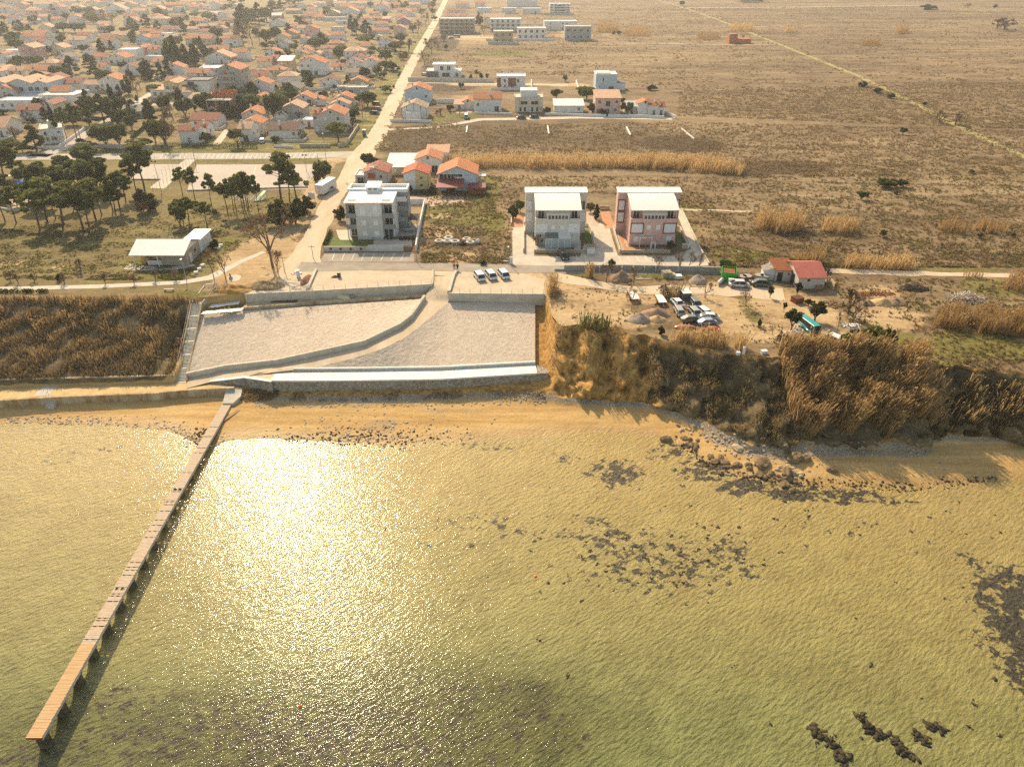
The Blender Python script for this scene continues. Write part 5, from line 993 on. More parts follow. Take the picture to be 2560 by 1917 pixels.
for chain in ([(2035, 1823), (2045, 1832), (2058, 1840), (2070, 1848), (2082, 1858), (2092, 1868), (2098, 1880), (2105, 1895), (2118, 1895), (2110, 1910)], [(2150, 1790), (2160, 1802), (2172, 1820), (2185, 1834), (2200, 1832), (2215, 1838)], [(2245, 1860), (2255, 1872), (2268, 1885), (2280, 1892), (2240, 1850)], [(2290, 1838), (2305, 1846), (2315, 1850), (2320, 1815), (2330, 1820), (2350, 1818)]):
 it = iter([p for p in chain for _ in range(18)]); c0 = [W(*p, -1.6) for p in chain]
 def fx(g, it=it):
  p = W(*next(it), -1.6); x, y = p.x+g.normal()*.3, p.y+g.normal()*.3; return x, y, Hs(x, y), 1.
 stones(len(chain)*18, fx, .2, WEEDM, 'seaweed', 'dark string of seaweed on the greenish bed, '+{2035: 'longest chain', 2150: 'thin middle chain', 2245: 'stubby broad chain', 2290: 'chain closest to the dense weed'}[chain[0][0]], 'seaweed', chain[0][0], 1, .12)
MPB = mat('beach_pebble', (.52, .44, .33), .9, (.26, .20, .14), 1.1)
def peb(g):
 r = g.random()
 if r < .35: x = g.uniform(-46, 6); y = float(yC(x))-g.uniform(.3, 3.2)
 elif r < .6: x = g.uniform(30, 68); y = float(yC(x))-abs(g.normal(0, 2.2))-.5
 elif r < .8: p = W(g.normal(930, 110), g.normal(1075, 22), .4); x, y = p.x, p.y
 else: x = g.uniform(-88, -48); y = float(np.interp(x, TE_[:, 0], TE_[:, 1]))+abs(g.normal(0, 1.5))
 return x, y, Hs(x, y), 1.
stones(3000, peb, .09, MPB, 'beach_gravel', 'small stones and pebbles strewn along the beach', 'stones', 8, 1)
MWR = mat('wrack', (.07, .045, .025), .95, (.03, .02, .012), 3)
def wrack(g):
 r = g.random()
 if r < .5: x = g.uniform(28, 75); y = float(np.interp(x, TE_[:, 0], TE_[:, 1]))+g.normal(.7, .6)
 elif r < .85: p = W(g.normal(880, 120), g.normal(1096, 10), .1); x, y = p.x, p.y
 else: p = W(g.normal(505, 18), g.normal(1092, 10), .1); x, y = p.x, p.y
 return x, y, Hs(x, y), 1.
stones(1500, wrack, .10, MWR, 'sea_wrack', 'dark washed up weed and small rocks at the waterline', 'seaweed wrack', 12, 1, .5)
# boulders of the shore rock pile: each its own thing
MBO = mat('shore_boulder', (.30, .21, .11), .95, (.13, .085, .045), 1.4, bump=.06); MBL = mat('pale_shore_stone', (.58, .47, .31), .95, (.38, .29, .18), 1.4, bump=.04); BOM = []
for v in range(6):
 bm = bmesh.new(); bmesh.ops.create_icosphere(bm, subdivisions=3, radius=1)
 for q_ in bm.verts: q_.co *= 1+.32*noise.fractal(q_.co*1.3+Vector((v*5, 0, 0)), 1., 2., 4)
 for m_ in (MBO, MBL):
  me = bpy.data.meshes.new('boulder'); bm.to_mesh(me); me.materials.append(m_); BOM.append(me)
 bm.free()
g = np.random.default_rng(77)
SPINE = [(1700, 1068), (1730, 1088), (1760, 1108), (1790, 1128), (1830, 1146), (1880, 1160), (1930, 1172), (1975, 1185), (2005, 1195)]
def boulder(px, py, s, pale, group, lab):
 p = W(px, py, .6); z = Hs(p.x, p.y); o = link('boulder', BOM[(int(g.integers(0, 6)))*2+(1 if pale else 0)], None, (p.x, p.y, z+s*.12), float(g.uniform(0, 6.28)), (s*g.uniform(.8, 1.5), s*g.uniform(.7, 1.1), s*g.uniform(.5, .8))); tag(o, lab, 'rock', group); return o
for i in range(110):
 t = g.random(); k = min(int(t*8), 7); f = t*8-k; px = SPINE[k][0]*(1-f)+SPINE[k+1][0]*f; py = SPINE[k][1]*(1-f)+SPINE[k+1][1]*f
 if g.random() < .55: boulder(px+g.normal()*10-10, py+g.normal(12, 8), g.uniform(.3, .62)*(.75+t*.4), False, 'dark boulders of the rock pile', 'weathered brown boulder in the rock pile at the cliff foot')
 else: boulder(px+g.normal()*14+10, py+g.normal(-8, 8), g.uniform(.16, .34), True, 'pale stones of the rock pile', 'pale stone along the upper side of the cliff-foot rock pile')
for px, py, s, lab in ((1985, 1150, 1.3, 'big rounded boulder crowning the rock pile'), (2012, 1150, 1.0, 'upright boulder standing beside the biggest one on the sand'), (1968, 1178, 1.0, 'rough boulder at the seaward tip of the rock pile'), (1905, 1158, 1.1, 'broad dark boulder in the middle of the rock pile'), (1665, 1093, .8, 'lone dark boulder on the wet sand'), (2080, 1172, .8, 'flat dark boulder on the sand beyond the rock pile'), (1843, 1125, .7, 'pale angular slab standing above the rock pile')):
 boulder(px, py, s, 'pale' in lab, None, lab)
# ------------------------------------------------------------------ houses
def win(parent, cx, cz, w, h, y, face='-y', style='glass', x=None, frame=True, name='window'):
 """window on a wall: recess-proof frame + pane; face -y/+y use (cx,y); +x/-x use y as along-wall coordinate and x as wall plane"""
 mb = MB(); e = .05; fr = .08 if frame else 0
 def bx(a0, a1, z0, z1, d0, d1, mi):
  if face == '-y': mb.box(a0, a1, y-d1, y-d0, z0, z1, mi)
  elif face == '+y': mb.box(a0, a1, y+d0, y+d1, z0, z1, mi)
  elif face == '+x': mb.box(x+d0, x+d1, a0, a1, z0, z1, mi)
  else: mb.box(x-d1, x-d0, a0, a1, z0, z1, mi)
 c = cx if face in ('-y', '+y') else y
 if style == 'shut':
  bx(c-w/2, c+w/2, cz-h/2, cz+h/2, 0.003, .06, 0); return mb.build(name, M('shutter'), parent)
 bx(c-w/2, c-w/2+fr, cz-h/2, cz+h/2, .003, e, 0); bx(c+w/2-fr, c+w/2, cz-h/2, cz+h/2, .003, e, 0); bx(c-w/2+fr, c+w/2-fr, cz+h/2-fr, cz+h/2, .003, e, 0); bx(c-w/2+fr, c+w/2-fr, cz-h/2, cz-h/2+fr, .003, e, 0)
 if w > 1.0: bx(c-.04, c+.04, cz-h/2+fr, cz+h/2-fr, .003, e, 0)
 bx(c-w/2+fr*.5, c+w/2-fr*.5, cz-h/2+fr*.5, cz+h/2-fr*.5, .002, .025, 1)
 return mb.build(name, [M('frame'), M('glass')], parent)
HN = 0
WCACHE = {}
def simplewin(parent, loc, rz, w, h, style):
 k = (round(w, 1), round(h, 1), style)
 if k not in WCACHE:
  mb = MB(); 
  if style == 'shut': mb.box(-w/2, w/2, -.06, -.003, -h/2, h/2); WCACHE[k] = mb.mesh('window', M('shutter'))
  else:
   mb.box(-w/2-.09, w/2+.09, -.04, -.003, -h/2-.09, h/2+.09, 0); mb.box(-w/2, w/2, -.055, -.041, -h/2, h/2, 1)
   if w > .9: mb.box(-.035, .035, -.07, -.056, -h/2, h/2, 0)
   WCACHE[k] = mb.mesh('window', [M('frame'), M('glass')])
 return link('window', WCACHE[k], parent, loc, rz)
def house(c, xl, xr, yb, ye, kind='x', depth=9, wall='W', roof='o', rz=0, label=None, pitch=.42, wins=None, extra=None, name='house', cat='house', over=.45, chim=None, phrase=None, balc=False, minh=2.4):
 """house from its front wall in crop pixels: xl..xr at eaves, ground row yb, eaves row ye"""
 global HN; HN += 1; rnd = random.Random(HN*13)
 a = NP(c, (xl+xr)/2, yb); e = NP(c, 0, ye)[1]; sc = CR(c)[2]; p = W(*a); w = (xr-xl)/sc/SC(*a); h = max(minh, ZAT(p.y, e)-PZ); far = p.y > 560
 r = thing(name, label or 'x', cat, p, R(rz))
 if not label:
  rk = {'x': 'ridged', 'y': 'gabled', 'h': 'hipped', 'f': 'flat', 's': 'lean-to'}[kind]; st = 'low ' if h < 3.4 else 'tall ' if h > 8 else ''
  autolabel(r, phrase or f"{st}{WALLN[wall]} house with {ROOFN[roof]} {rk} roof", *a)
 # body: gable walls follow the roof
 gm = MB(); D = depth
 if kind == 'x':
  rh = D/2*pitch; gm.extr([(0, 0), (D, 0), (D, h), (D/2, h+rh), (0, h)], 'x', -w/2, w/2)
 elif kind == 'y':
  rh = w/2*pitch; gm.extr([(-w/2, 0), (w/2, 0), (w/2, h), (0, h+rh), (-w/2, h)], 'y', 0, D)
 elif kind == 's':
  rh = D*.16; gm.extr([(0, 0), (D, 0), (D, h+rh), (0, h)], 'x', -w/2, w/2)
 else: rh = 0; gm.box(-w/2, w/2, 0, D, 0, h)
 gm.build('wall', wallm(wall), r)
 t = .16; o = over; rf = MB(); rm = roofm(roof); q = 0
 if kind in 'xy':
  Lx = (w if kind == 'x' else D)/2+o*.7; Hf = (D if kind == 'x' else w)/2; ee = h-o*pitch
  prof = [(-Hf-o, ee), (0, h+rh), (Hf+o, ee), (Hf+o, ee+t), (0, h+rh+t), (-Hf-o, ee+t)]
  prof = [(u, z+.02) for u, z in prof]
  rf.add([(-Lx, prof[i][0], prof[i][1]) for i in range(6)]+[(Lx, prof[i][0], prof[i][1]) for i in range(6)], [(0, 1, 4, 5), (1, 2, 3, 4), (11, 10, 7, 6), (10, 9, 8, 7), (6, 7, 1, 0), (7, 8, 2, 1), (5, 4, 10, 11), (4, 3, 9, 10), (0, 5, 11, 6), (8, 9, 3, 2)])
  ro = rf.build('roof', rm, r, loc=(0, D/2, 0), rz=R(90) if kind == 'y' else 0)
 elif kind == 'h':
  rh = min(w, D)/2*pitch; ri = max(0, (w-D)/2); e0 = h+.02
  rf.add([(-w/2-o, -D/2-o, e0), (w/2+o, -D/2-o, e0), (w/2+o, D/2+o, e0), (-w/2-o, D/2+o, e0), (-ri-.05, 0, e0+rh+.2), (ri+.05, 0, e0+rh+.2), (-w/2-o, -D/2-o, e0+t), (w/2+o, -D/2-o, e0+t), (w/2+o, D/2+o, e0+t), (-w/2-o, D/2+o, e0+t)], [(3, 2, 1, 0), (0, 1, 7, 6), (1, 2, 8, 7), (2, 3, 9, 8), (3, 0, 6, 9), (6, 7, 5, 4), (8, 9, 4, 5), (7, 8, 5), (9, 6, 4)])
  ro = rf.build('roof', rm, r, loc=(0, D/2, 0))
 elif kind == 's':
  rf.add([(-w/2-o, -o, h-.05), (w/2+o, -o, h-.05), (w/2+o, D+o*.4, h+rh+.08), (-w/2-o, D+o*.4, h+rh+.08), (-w/2-o, -o, h+.1), (w/2+o, -o, h+.1), (w/2+o, D+o*.4, h+rh+.24), (-w/2-o, D+o*.4, h+rh+.24)], [(3, 2, 1, 0), (4, 5, 6, 7), (0, 1, 5, 4), (1, 2, 6, 5), (2, 3, 7, 6), (3, 0, 4, 7)]); ro = rf.build('roof', rm, r)
 else:
  rf.box(-w/2-.12, w/2+.12, -.12, D+.12, h+.003, h+.16)
  for b in ((-w/2-.12, w/2+.12, -.12, .12), (-w/2-.12, w/2+.12, D-.12, D+.12), (-w/2-.12, -w/2+.12, .12, D-.12), (w/2-.12, w/2+.12, .12, D-.12)): rf.box(*b, h+.163, h+.5)
  ro = rf.build('roof', rm, r)
 if (chim if chim is not None else (kind in 'xyh' and not far and rnd.random() < .7)):
  mb = MB(); zc = h+rh*.55; mb.box(-.35, .35, -.3, .3, zc, zc+1.6, 0); mb.box(-.45, .45, -.4, .4, zc+1.6, zc+1.72, 1)
  cx = rnd.uniform(-.25, .25); 
  cl = (cx*w, -D*.25, 0) if kind != 'y' else (cx*D, w*.2, 0)
  mb.build('chimney', [wallm('W'), M('concg')], ro, loc=cl)
 if p.y < 900 and wins != 0:
  ns = max(1, int(h/2.75)); sh = h/ns; nw = wins or max(1, int(w/3.4))
  for s_ in range(ns):
   for i in range(nw):
    if far and rnd.random() < .35: continue
    x = -w/2+w*(i+.5)/nw+rnd.uniform(-.2, .2); door = s_ == 0 and i == nw//2; big = balc or rnd.random() < .2
    z = s_*sh+(1.05 if door or big else sh*.55); simplewin(r, (x, 0, z), 0, 1.0 if not big else 1.8, 2.1 if door or big else 1.2, 'glass' if rnd.random() < .62 else 'shut')
   side = w/2 if p.x < 0 else -w/2
   for i in range(max(1, int(D/4))):
    y = D*(i+.5)/max(1, int(D/4)); 
    if rnd.random() < .8: simplewin(r, (side, y, s_*sh+sh*.55), R(90) if p.x < 0 else R(-90), 1.0, 1.2, 'glass' if rnd.random() < .5 else 'shut')
   if s_ and (balc or (not far and rnd.random() < .28)):
    mb = MB(); bw = min(w*.5, 4.5); bx0 = rnd.uniform(-w/2, w/2-bw) if not balc else -w/2; bw = w if balc else bw
    mb.box(bx0, bx0+bw, -1.25, -.003, s_*sh-.12, s_*sh+.04, 0)
    for b in ((bx0, bx0+bw, -1.25, -1.17), (bx0, bx0+.08, -1.17, -.003), (bx0+bw-.08, bx0+bw, -1.17, -.003)): mb.box(*b, s_*sh+.043, s_*sh+.95, 0)
    mb.build('balcony', wallm('W'), r)
  if kind == 'y' and not far: simplewin(r, (0, 0, h+rh*.42), 0, .8, .9, 'glass')
 if extra: extra(r, w, h, D, rh)
 return r
HOUSES = """
Z1 0 200 240 135 x 9 W o;Z1 0 170 335 285 x 9 W o;Z1 480 740 300 185 x 9 P l;Z1 230 370 300 205 x 8 W r;Z1 590 920 165 75 x 9 W l;Z1 930 1110 235 125 y 10 W o;Z1 770 1070 285 205 f 8 G g;Z1 680 860 370 290 x 9 C l;Z1 1200 1400 400 300 y 9 W o;Z1 1320 1500 340 285 x 9 T o;Z1 1060 1320 95 30 x 9 W l;Z1 1820 2180 240 160 y 11 W l;Z1 690 910 570 475 y 9 C l;Z1 600 830 620 560 x 7 W o;Z1 450 780 745 635 x 10 W o;Z1 780 1000 770 650 x 9 W g;Z1 1210 1500 840 695 x 9 W l;Z1 1380 1620 650 600 x 8 W l;Z1 1910 2200 710 610 x 9 C l;Z1 1740 2020 810 660 x 9 Y r;Z1 370 650 1045 835 y 12 M l;Z1 70 330 970 885 f 9 W w;Z1 130 430 1075 995 f 9 W w;Z1 0 110 1070 935 y 10 W o;Z1 870 1150 950 830 y 9 C l;Z1 970 1240 1085 995 y 9 W g;Z1 1440 1700 980 890 y 8 W b;Z1 1620 1820 1065 985 x 8 W o;Z1 440 850 1320 1212 x 9 W o;Z1 690 990 1190 1100 h 9 C l;Z1 1040 1230 1180 1090 x 8 W o;Z1 1690 1830 1255 1155 x 7 W o;Z1 1890 2200 1115 1005 y 11 W o;Z1 160 430 1305 1250 x 7 C l;Z1 -60 130 1310 1200 y 9 W l
Z2 0 310 1035 870 f 11 W w;Z2 470 690 980 855 x 9 C o;Z2 690 860 975 830 y 10 W o;Z2 330 460 985 830 y 13 M o;Z2 290 540 775 665 y 10 B o;Z2 550 690 775 660 x 9 W o;Z2 0 200 700 600 x 9 C o;Z2 350 600 600 550 x 7 C o;Z2 530 720 640 585 x 8 W o;Z2 720 1000 560 520 x 9 W r;Z2 720 900 650 590 f 8 W w;Z2 1120 1330 560 530 x 8 W l;Z2 1140 1600 775 672 x 12 C o;Z2 1560 1880 940 855 x 9 G o;Z2 1970 2200 1040 905 x 8 W o;Z2 1470 1940 1105 1000 y 12 W l;Z2 1390 1720 1290 1190 f 11 W w;Z2 1180 1540 1345 1295 x 8 W o;Z2 20 330 1300 1180 y 10 W b;Z2 560 850 1150 1090 x 9 C o;Z2 450 830 1060 1015 f 5 W w;Z2 530 820 430 330 h 10 C l;Z2 890 1150 350 300 x 8 T b;Z2 1240 1450 420 365 x 8 W o;Z2 60 350 440 370 y 9 W o;Z2 1370 1510 510 490 x 7 C l;Z2 1520 1680 500 470 x 7 C l;Z2 1540 1800 260 215 f 9 W w;Z2 1270 1490 190 110 y 9 W o;Z2 1520 1760 175 80 y 10 W o;Z2 1080 1240 180 110 y 9 B o;Z2 930 1090 230 130 f 9 W c;Z2 800 920 235 185 x 8 C l;Z2 800 1130 150 90 x 10 T o;Z2 540 770 240 160 y 10 C l;Z2 220 450 260 190 x 9 C l;Z2 0 130 250 180 f 9 W w;Z2 470 630 130 100 x 9 C l;Z2 1360 1500 250 215 x 6 C l;Z2 1750 1950 400 350 x 7 C r;Z2 1650 1870 470 430 x 7 C o;Z2 1900 2050 150 100 y 8 C l;Z2 60 250 320 290 x 9 C o
Z3 880 1070 190 130 x 8 C o;Z3 930 1190 245 185 x 9 G l;Z3 640 860 330 270 x 9 T w;Z3 1230 1400 325 285 x 8 C r;Z3 1420 1600 355 300 x 9 W o;Z3 1210 1360 420 370 x 7 C o;Z3 1560 1980 370 310 f 9 C c;Z3 1800 1985 420 375 f 6 W w;Z3 990 1140 520 465 x 8 W o;Z3 1140 1270 580 490 x 8 W l;Z3 1265 1490 650 500 y 10 P o;Z3 860 1130 670 585 y 10 T o;Z3 1715 1940 565 480 f 8 W c;Z3 1730 1940 715 605 x 8 W o;Z3 1680 1930 830 760 h 8 G o;Z3 1540 1810 905 855 x 7 C o;Z3 1550 1760 1000 930 y 8 P g;Z3 1120 1380 960 875 y 9 W o;Z3 1100 1320 1010 950 y 6 Y o;Z3 1180 1380 760 700 y 8 W o;Z3 760 1030 830 790 y 9 W g;Z3 560 840 980 905 y 9 W o;Z3 40 270 1050 905 x 7 W o;Z3 460 710 1240 1060 x 9 C o;Z3 700 820 1220 1015 x 7 G o;Z3 820 1050 1240 1055 s 9 T w;Z3 1180 1620 1300 1095 y 11 W o;Z3 1370 1540 1010 985 y 9 C l;Z3 1720 1940 1230 1180 x 6 W o;Z3 1960 2200 1060 890 h 9 W l;Z3 1870 2110 190 120 x 9 W o;Z3 1880 2180 270 200 y 11 W l;Z3 1640 1870 280 245 y 9 T c;Z3 1590 1880 110 80 y 10 T c;Z3 1120 1300 140 100 y 8 W g;Z3 360 1000 1300 1240 f 5 C l;Z3 630 960 460 420 y 7 W g
Z4 150 500 1045 890 h 10 W l;Z4 230 530 1080 1020 y 9 W r;Z4 480 740 1195 1070 y 9 W o;Z4 180 470 1160 1140 y 4 W o;Z4 170 600 1340 1275 x 8 W t;Z4 640 890 470 450 x 9 W o;Z4 640 910 590 540 x 9 W o;Z4 550 650 590 550 x 6 C l;Z4 1000 1190 610 485 y 8 P l;Z4 730 1000 830 730 y 8 W b;Z4 420 590 870 800 x 8 W o;Z4 1050 1290 420 360 y 8 V l;Z4 1035 1220 345 305 x 8 W o;Z4 1170 1360 290 250 y 8 W o;Z4 1050 1500 220 190 x 8 W o;Z4 580 740 280 250 x 8 C o;Z4 660 930 215 130 y 9 W o;Z4 800 930 390 330 s 8 V l;Z4 600 800 370 330 x 8 C o;Z4 930 1050 130 85 x 8 W o;Z4 240 640 120 60 x 9 W l;Z4 700 920 150 80 y 10 W l;Z4 1250 1640 75 20 y 12 W l;Z4 680 780 700 630 y 6 W l
Z5 1120 1420 320 200 x 8 W r;Z5 1470 1760 335 218 x 7 B l;Z5 1740 2120 345 150 y 11 W o;Z5 0 640 655 510 f 9 W w;Z5 340 740 835 660 x 8 W r;Z5 770 990 800 565 y 10 W r;Z5 -250 130 1125 965 x 12 W l;Z5 1290 1420 690 600 x 7 C o
Z6 1240 1710 960 832 x 9 W r;Z6 1060 1380 1250 1015 x 6 W r;Z6 1380 1530 1160 965 x 7 W r;Z6 1190 1540 570 500 s 8 C t
Z7 180 540 545 350 y 9 W o;Z7 750 1050 560 430 y 10 T g;Z7 1390 1700 430 300 y 8 W b;Z7 1890 2200 400 340 y 8 T o;Z7 1840 2200 530 420 f 6 G c;Z7 1690 1950 500 460 f 5 G c;Z7 930 1290 705 610 y 9 W o;Z7 1290 1450 720 640 y 6 W o;Z7 1640 1960 740 605 y 9 W o;Z7 1570 1890 800 715 y 7 W l;Z7 740 1110 950 765 y 9 G l;Z7 1380 1830 1180 880 y 10 L o;Z7 1290 1390 1180 860 x 7 L o;Z7 1105 1300 1095 985 f 6 W w;Z7 60 430 1060 870 y 9 L o;Z7 230 480 760 600 y 9 C o;Z7 510 1020 1290 1140 x 9 W b;Z7 0 230 1340 1120 x 8 W l;Z7 40 400 1220 1030 y 8 C o;Z7 600 800 990 935 y 5 W g;Z7 0 20 500 400 f 4 W w
E 845 1085 965 855 x 9 W o;E 740 850 945 885 y 8 W o;E 680 755 955 905 s 6 W l;E 690 800 75 38 x 10 W o;E 855 945 65 28 x 10 W o;E 930 1110 240 150 x 12 C l;E 615 775 122 95 x 9 W r;E 590 780 165 140 x 9 W o;E 1130 1390 58 5 f 16 W w;E 870 995 122 75 f 11 W w;E 1085 1210 122 75 f 11 W w;E 1265 1425 122 78 f 11 W w;E 1455 1735 262 190 f 13 W w;E 2155 2260 985 920 x 7 W w
X 75 150 638 575 y 7 W o;X 130 195 640 580 x 7 W o;X 190 222 640 590 x 6 W r
"""
SKIP_LABEL = {}
for line in HOUSES.strip().split('\n'):
 c, rest = line.split(' ', 1); 
 for i, s in enumerate(rest.split(';')):
  a = s.split(' ')
  if len(a) == 9: a = a[1:]
  xl, xr, yb, ye = map(float, a[:4]); ky = (c, int(xl)) if (c, int(xl), int(yb)) != ('Z3', 1180, 1300) else ('Z3', 1180, 1)
  lab = {('Z7', 510): 'low white house with two arches and big dark brown roof', ('Z1', 370): 'tall dusky pink house with sloping side wing', ('Z2', 1140): 'long wide house with bright orange stepped roof below the wood', ('Z2', 0): 'white block with roof tank beside the cypress grove',
               ('Z3', 1265): 'narrow pink house gable with orange roof under the far trees', ('Z4', 170): 'long low house under one wide brown sheet roof', ('Z3', 1180, 1): 'big white stepped villa with terraces in the middle of town', ('Z7', 1380): 'tall beige three-storey house with bright orange gable near the road',
               ('Z5', 1740): 'large blank white gable with orange roof behind the cypresses', ('E', 845): 'white house with bright orange roof beside the cream double villa', ('Z6', 1240): 'white house with large mottled red roof behind a similar front wing'}.get(ky) if not (ky == ('Z2', 0) and ye < 800) else None
  house(c, xl, xr, yb, ye, a[4], float(a[5]), a[6], a[7], random.Random(int(xl*7+yb)).uniform(-5, 5) if c in ('Z1', 'Z2', 'Z5') else random.Random(int(xl*7+yb)).uniform(-2.5, 2.5), lab)
# far random roofs in the haze band, where single houses are a few pixels each
rnd = random.Random(5); placed = []
tries = 0
while len(placed) < 46 and tries < 3000:
 tries += 1; px = rnd.uniform(-40, 1080); py = rnd.uniform(-12, 26)
 if any(abs(px-a) < 26 and abs(py-b) < 7 for a, b in placed) or (590 < px < 770): continue
 if any(abs(px-NP('Z1', 0, 0)[0]) < 0 for _ in ()): continue
 placed.append((px, py)); w = rnd.uniform(18, 34); house('N', px-w/2, px+w/2, py, py-rnd.uniform(9, 15), rnd.choice('xxy'), 10, rnd.choice('WWCCP'), rnd.choice('ollo'), rnd.uniform(-5, 5))
for i in range(60):
 px = rnd.uniform(-40, 1080); py = rnd.uniform(-14, 40); tree('N', px, py, py-rnd.uniform(10, 18), rnd.uniform(12, 24), rnd.choice(['rnd', 'rnd', 'con', 'bare']))

TR = [(o.matrix_basis.translation.x, o.matrix_basis.translation.y) for o in THINGS if o.name.split('.')[0] in ('house', 'apartment_block', 'hall', 'villa')]
k = 0
while k < 55:
 px = rnd.uniform(-30, 1080); py = 30+250*rnd.random()**1.3; q_ = W(px, py)
 if px > 905+(300-py)*.55 or 560 < px < 760 and py < 110 or any(abs(q_.x-a) < 13 and -13 < q_.y-b < 15 for a, b in TR) or abs(px-380) < 110 and 250 < py < 272: continue
 k += 1; s_ = SC(px, py); TR.append((q_.x, q_.y)); ww_ = rnd.uniform(8, 11)*s_; house('N', px-ww_/2, px+ww_/2, py, py-rnd.choice([3, 5.4, 5.8])*s_*.97, rnd.choice('xxyyh'), 8.5, rnd.choice('WWWCCL'), rnd.choice('oolr'), rnd.uniform(-5, 5))
for o in [t for t in THINGS if t.name.startswith('house')]:
 x, y = o.location.x, o.location.y
 if 250 < y < 520 and x < -75 and rnd.random() < .62:
  wd_ = rnd.uniform(7, 10); wy = y-rnd.uniform(4.5, 6.5); r = thing('garden_wall', 'x', 'wall', (x, wy, PZ)); mb = MB(); mb.wall([(-wd_, 5, 0), (-wd_, 0, 0), (-1.5, 0, 0)], .25, rnd.uniform(.7, 1.3)); mb.wall([(1.5, 0, 0), (wd_, 0, 0), (wd_, 6, 0)], .25, 1.0); k_ = rnd.choice('WCLG'); mb.build('wall_body', wallm(k_), r); mb = MB(); mb.box(-1.45, 1.45, -.05, .05, .1, 1.0); mb.build('gate', M('pole'), r)
  v_ = Vector((x, wy*math.sin(TH)+(PZ-CZ)*math.cos(TH), wy*math.cos(TH)-(PZ-CZ)*math.sin(TH))); autolabel(r, f'low {WALLN[k_]} garden wall with gate', 1280+F*x/v_.z, 958.5-F*v_.y/v_.z)
k = 0
while k < 150:
 px = rnd.uniform(-30, 1090); py = 15+300*rnd.random()**1.15; q_ = W(px, py)
 if px > 930-(py-280)*.0+ (300-py)*.62 or any(abs(q_.x-a) < 7.5 and -4 < q_.y-b < 13 for a, b in TR): continue
 k += 1; s_ = SC(px, py); hh = rnd.uniform(4, 10); tree('N', px, py, py-hh*s_*.97, rnd.uniform(5, 10)*s_, rnd.choice(['rnd', 'rnd', 'con', 'shrub', 'rnd', 'bare', 'cyp', 'olive']))
# ------------------------------------------------------------------ particular town buildings
def block(mb, x0, x1, y0, y1, z0, z1, mi=0): mb.box(x0, x1, y0, y1, z0, z1, mi); return mb
# grey unfinished four-storey block
def ex(r, w, h, D, rh):
 ns = 4; sh = h/ns
 for k in range(1, ns):
  mb = MB(); mb.box(-w/2-.1, w*.28, -1.3, -.003, k*sh-.15, k*sh, 0)
  for b in ((-w/2-.1, w*.28, -1.3, -1.22), (-w/2-.1, -w/2-.02, -1.22, -.003)): mb.box(*b, k*sh+.003, k*sh+.9, 0)
  mb.build('balcony', wallm('G'), r); mb = MB(); mb.box(-w*.22, -w*.08, -.05, -.003, k*sh+.1, k*sh+2.5); mb.build('door_opening', M('brick'), r)
  for x in (w*.1, w*.2): simplewin(r, (x, 0, k*sh+1.3), 0, .6, 1.7, 'glass')
 simplewin(r, (0, 0, h+rh*.4), 0, .9, 1.2, 'glass')
 for k in range(ns):
  for y in (3, 8): simplewin(r, (w/2, y, k*sh+1.5), R(90), 1.2, 1.4, 'glass')
house('B', 182, 385, 825, 605, 'y', 13, 'G', 'o', 0, 'tall grey unrendered four-storey block with orange gable roof', .36, 0, ex, 'apartment_block', 'building')
# cream-yellow house with annex
def ex(r, w, h, D, rh):
 mb = MB(); mb.box(-w/2, w/2, -1.5, -.003, h*.46-.15, h*.46, 0); mb.box(-w/2, w/2, -1.5, -1.42, h*.46+.003, h*.46+.95, 0); mb.box(-w/2, -w/2+.08, -1.42, -.003, h*.46+.003, h*.46+.95, 0)
 for x in (-w/2+.15, 0, w/2-.15): mb.tube((x, -1.4, 0), (x, -1.4, h*.46-.15), .1)
 mb.build('balcony', wallm('W'), r)
 for x in (-w*.25, w*.25): win(r, x, h*.46+1.3, 1.3, 1.9, 0); win(r, x, 1.4, 1.6, 2.0, 0)
 mb = MB(); mb.extr([(0, 0), (8, 0), (8, 4.6), (0, 3.4)], 'x', -w/2-7, -w/2-.003); mb.build('annex', wallm('W'), r)
 mb = MB(); mb.add([(-w/2-7.4, -.4, 3.38), (-w/2-.003, -.4, 3.38), (-w/2-.003, 8.3, 4.68), (-w/2-7.4, 8.3, 4.68), (-w/2-7.4, -.4, 3.58), (-w/2-.003, -.4, 3.58), (-w/2-.003, 8.3, 4.88), (-w/2-7.4, 8.3, 4.88)], [(3, 2, 1, 0), (4, 5, 6, 7), (0, 1, 5, 4), (1, 2, 6, 5), (2, 3, 7, 6), (3, 0, 4, 7)]); mb.build('annex_roof', roofm('l'), r)
 for x in (-w/2-5, -w/2-2): win(r, x, 1.7, 1.5, 1.6, 0)
house('Z6', 805, 1035, 450, 200, 'y', 12, 'Y', 'l', 0, 'yellow two-storey house with white balcony and low annex by the lane', .34, 0, ex)
# white block with dark balconies
def ex(r, w, h, D, rh):
 for z in (h*.34, h*.64):
  mb = MB(); mb.box(-w/2-.9, w*.05, -1.3, -.003, z-.15, z, 0); mb.box(-w/2-.9, w*.05, -1.3, -1.22, z+.003, z+1.0, 1); mb.box(-w/2-.9, -w/2-.82, -1.22, -.003, z+.003, z+1.0, 1); mb.build('balcony', [wallm('W'), M('dark')], r); win(r, -w*.25, z+1.2, 3.2, 2.1, 0)
 for x in (w*.2, w*.38): win(r, x, 1.2, 1.1, .8, 0)
 win(r, -w*.15, 1.0, 2.8, 1.6, 0)
house('Z6', 1170, 1580, 425, 160, 'f', 11, 'W', 'g', 0, 'white three-storey block with black railed balconies and dark flat roof', extra=ex, wins=0)
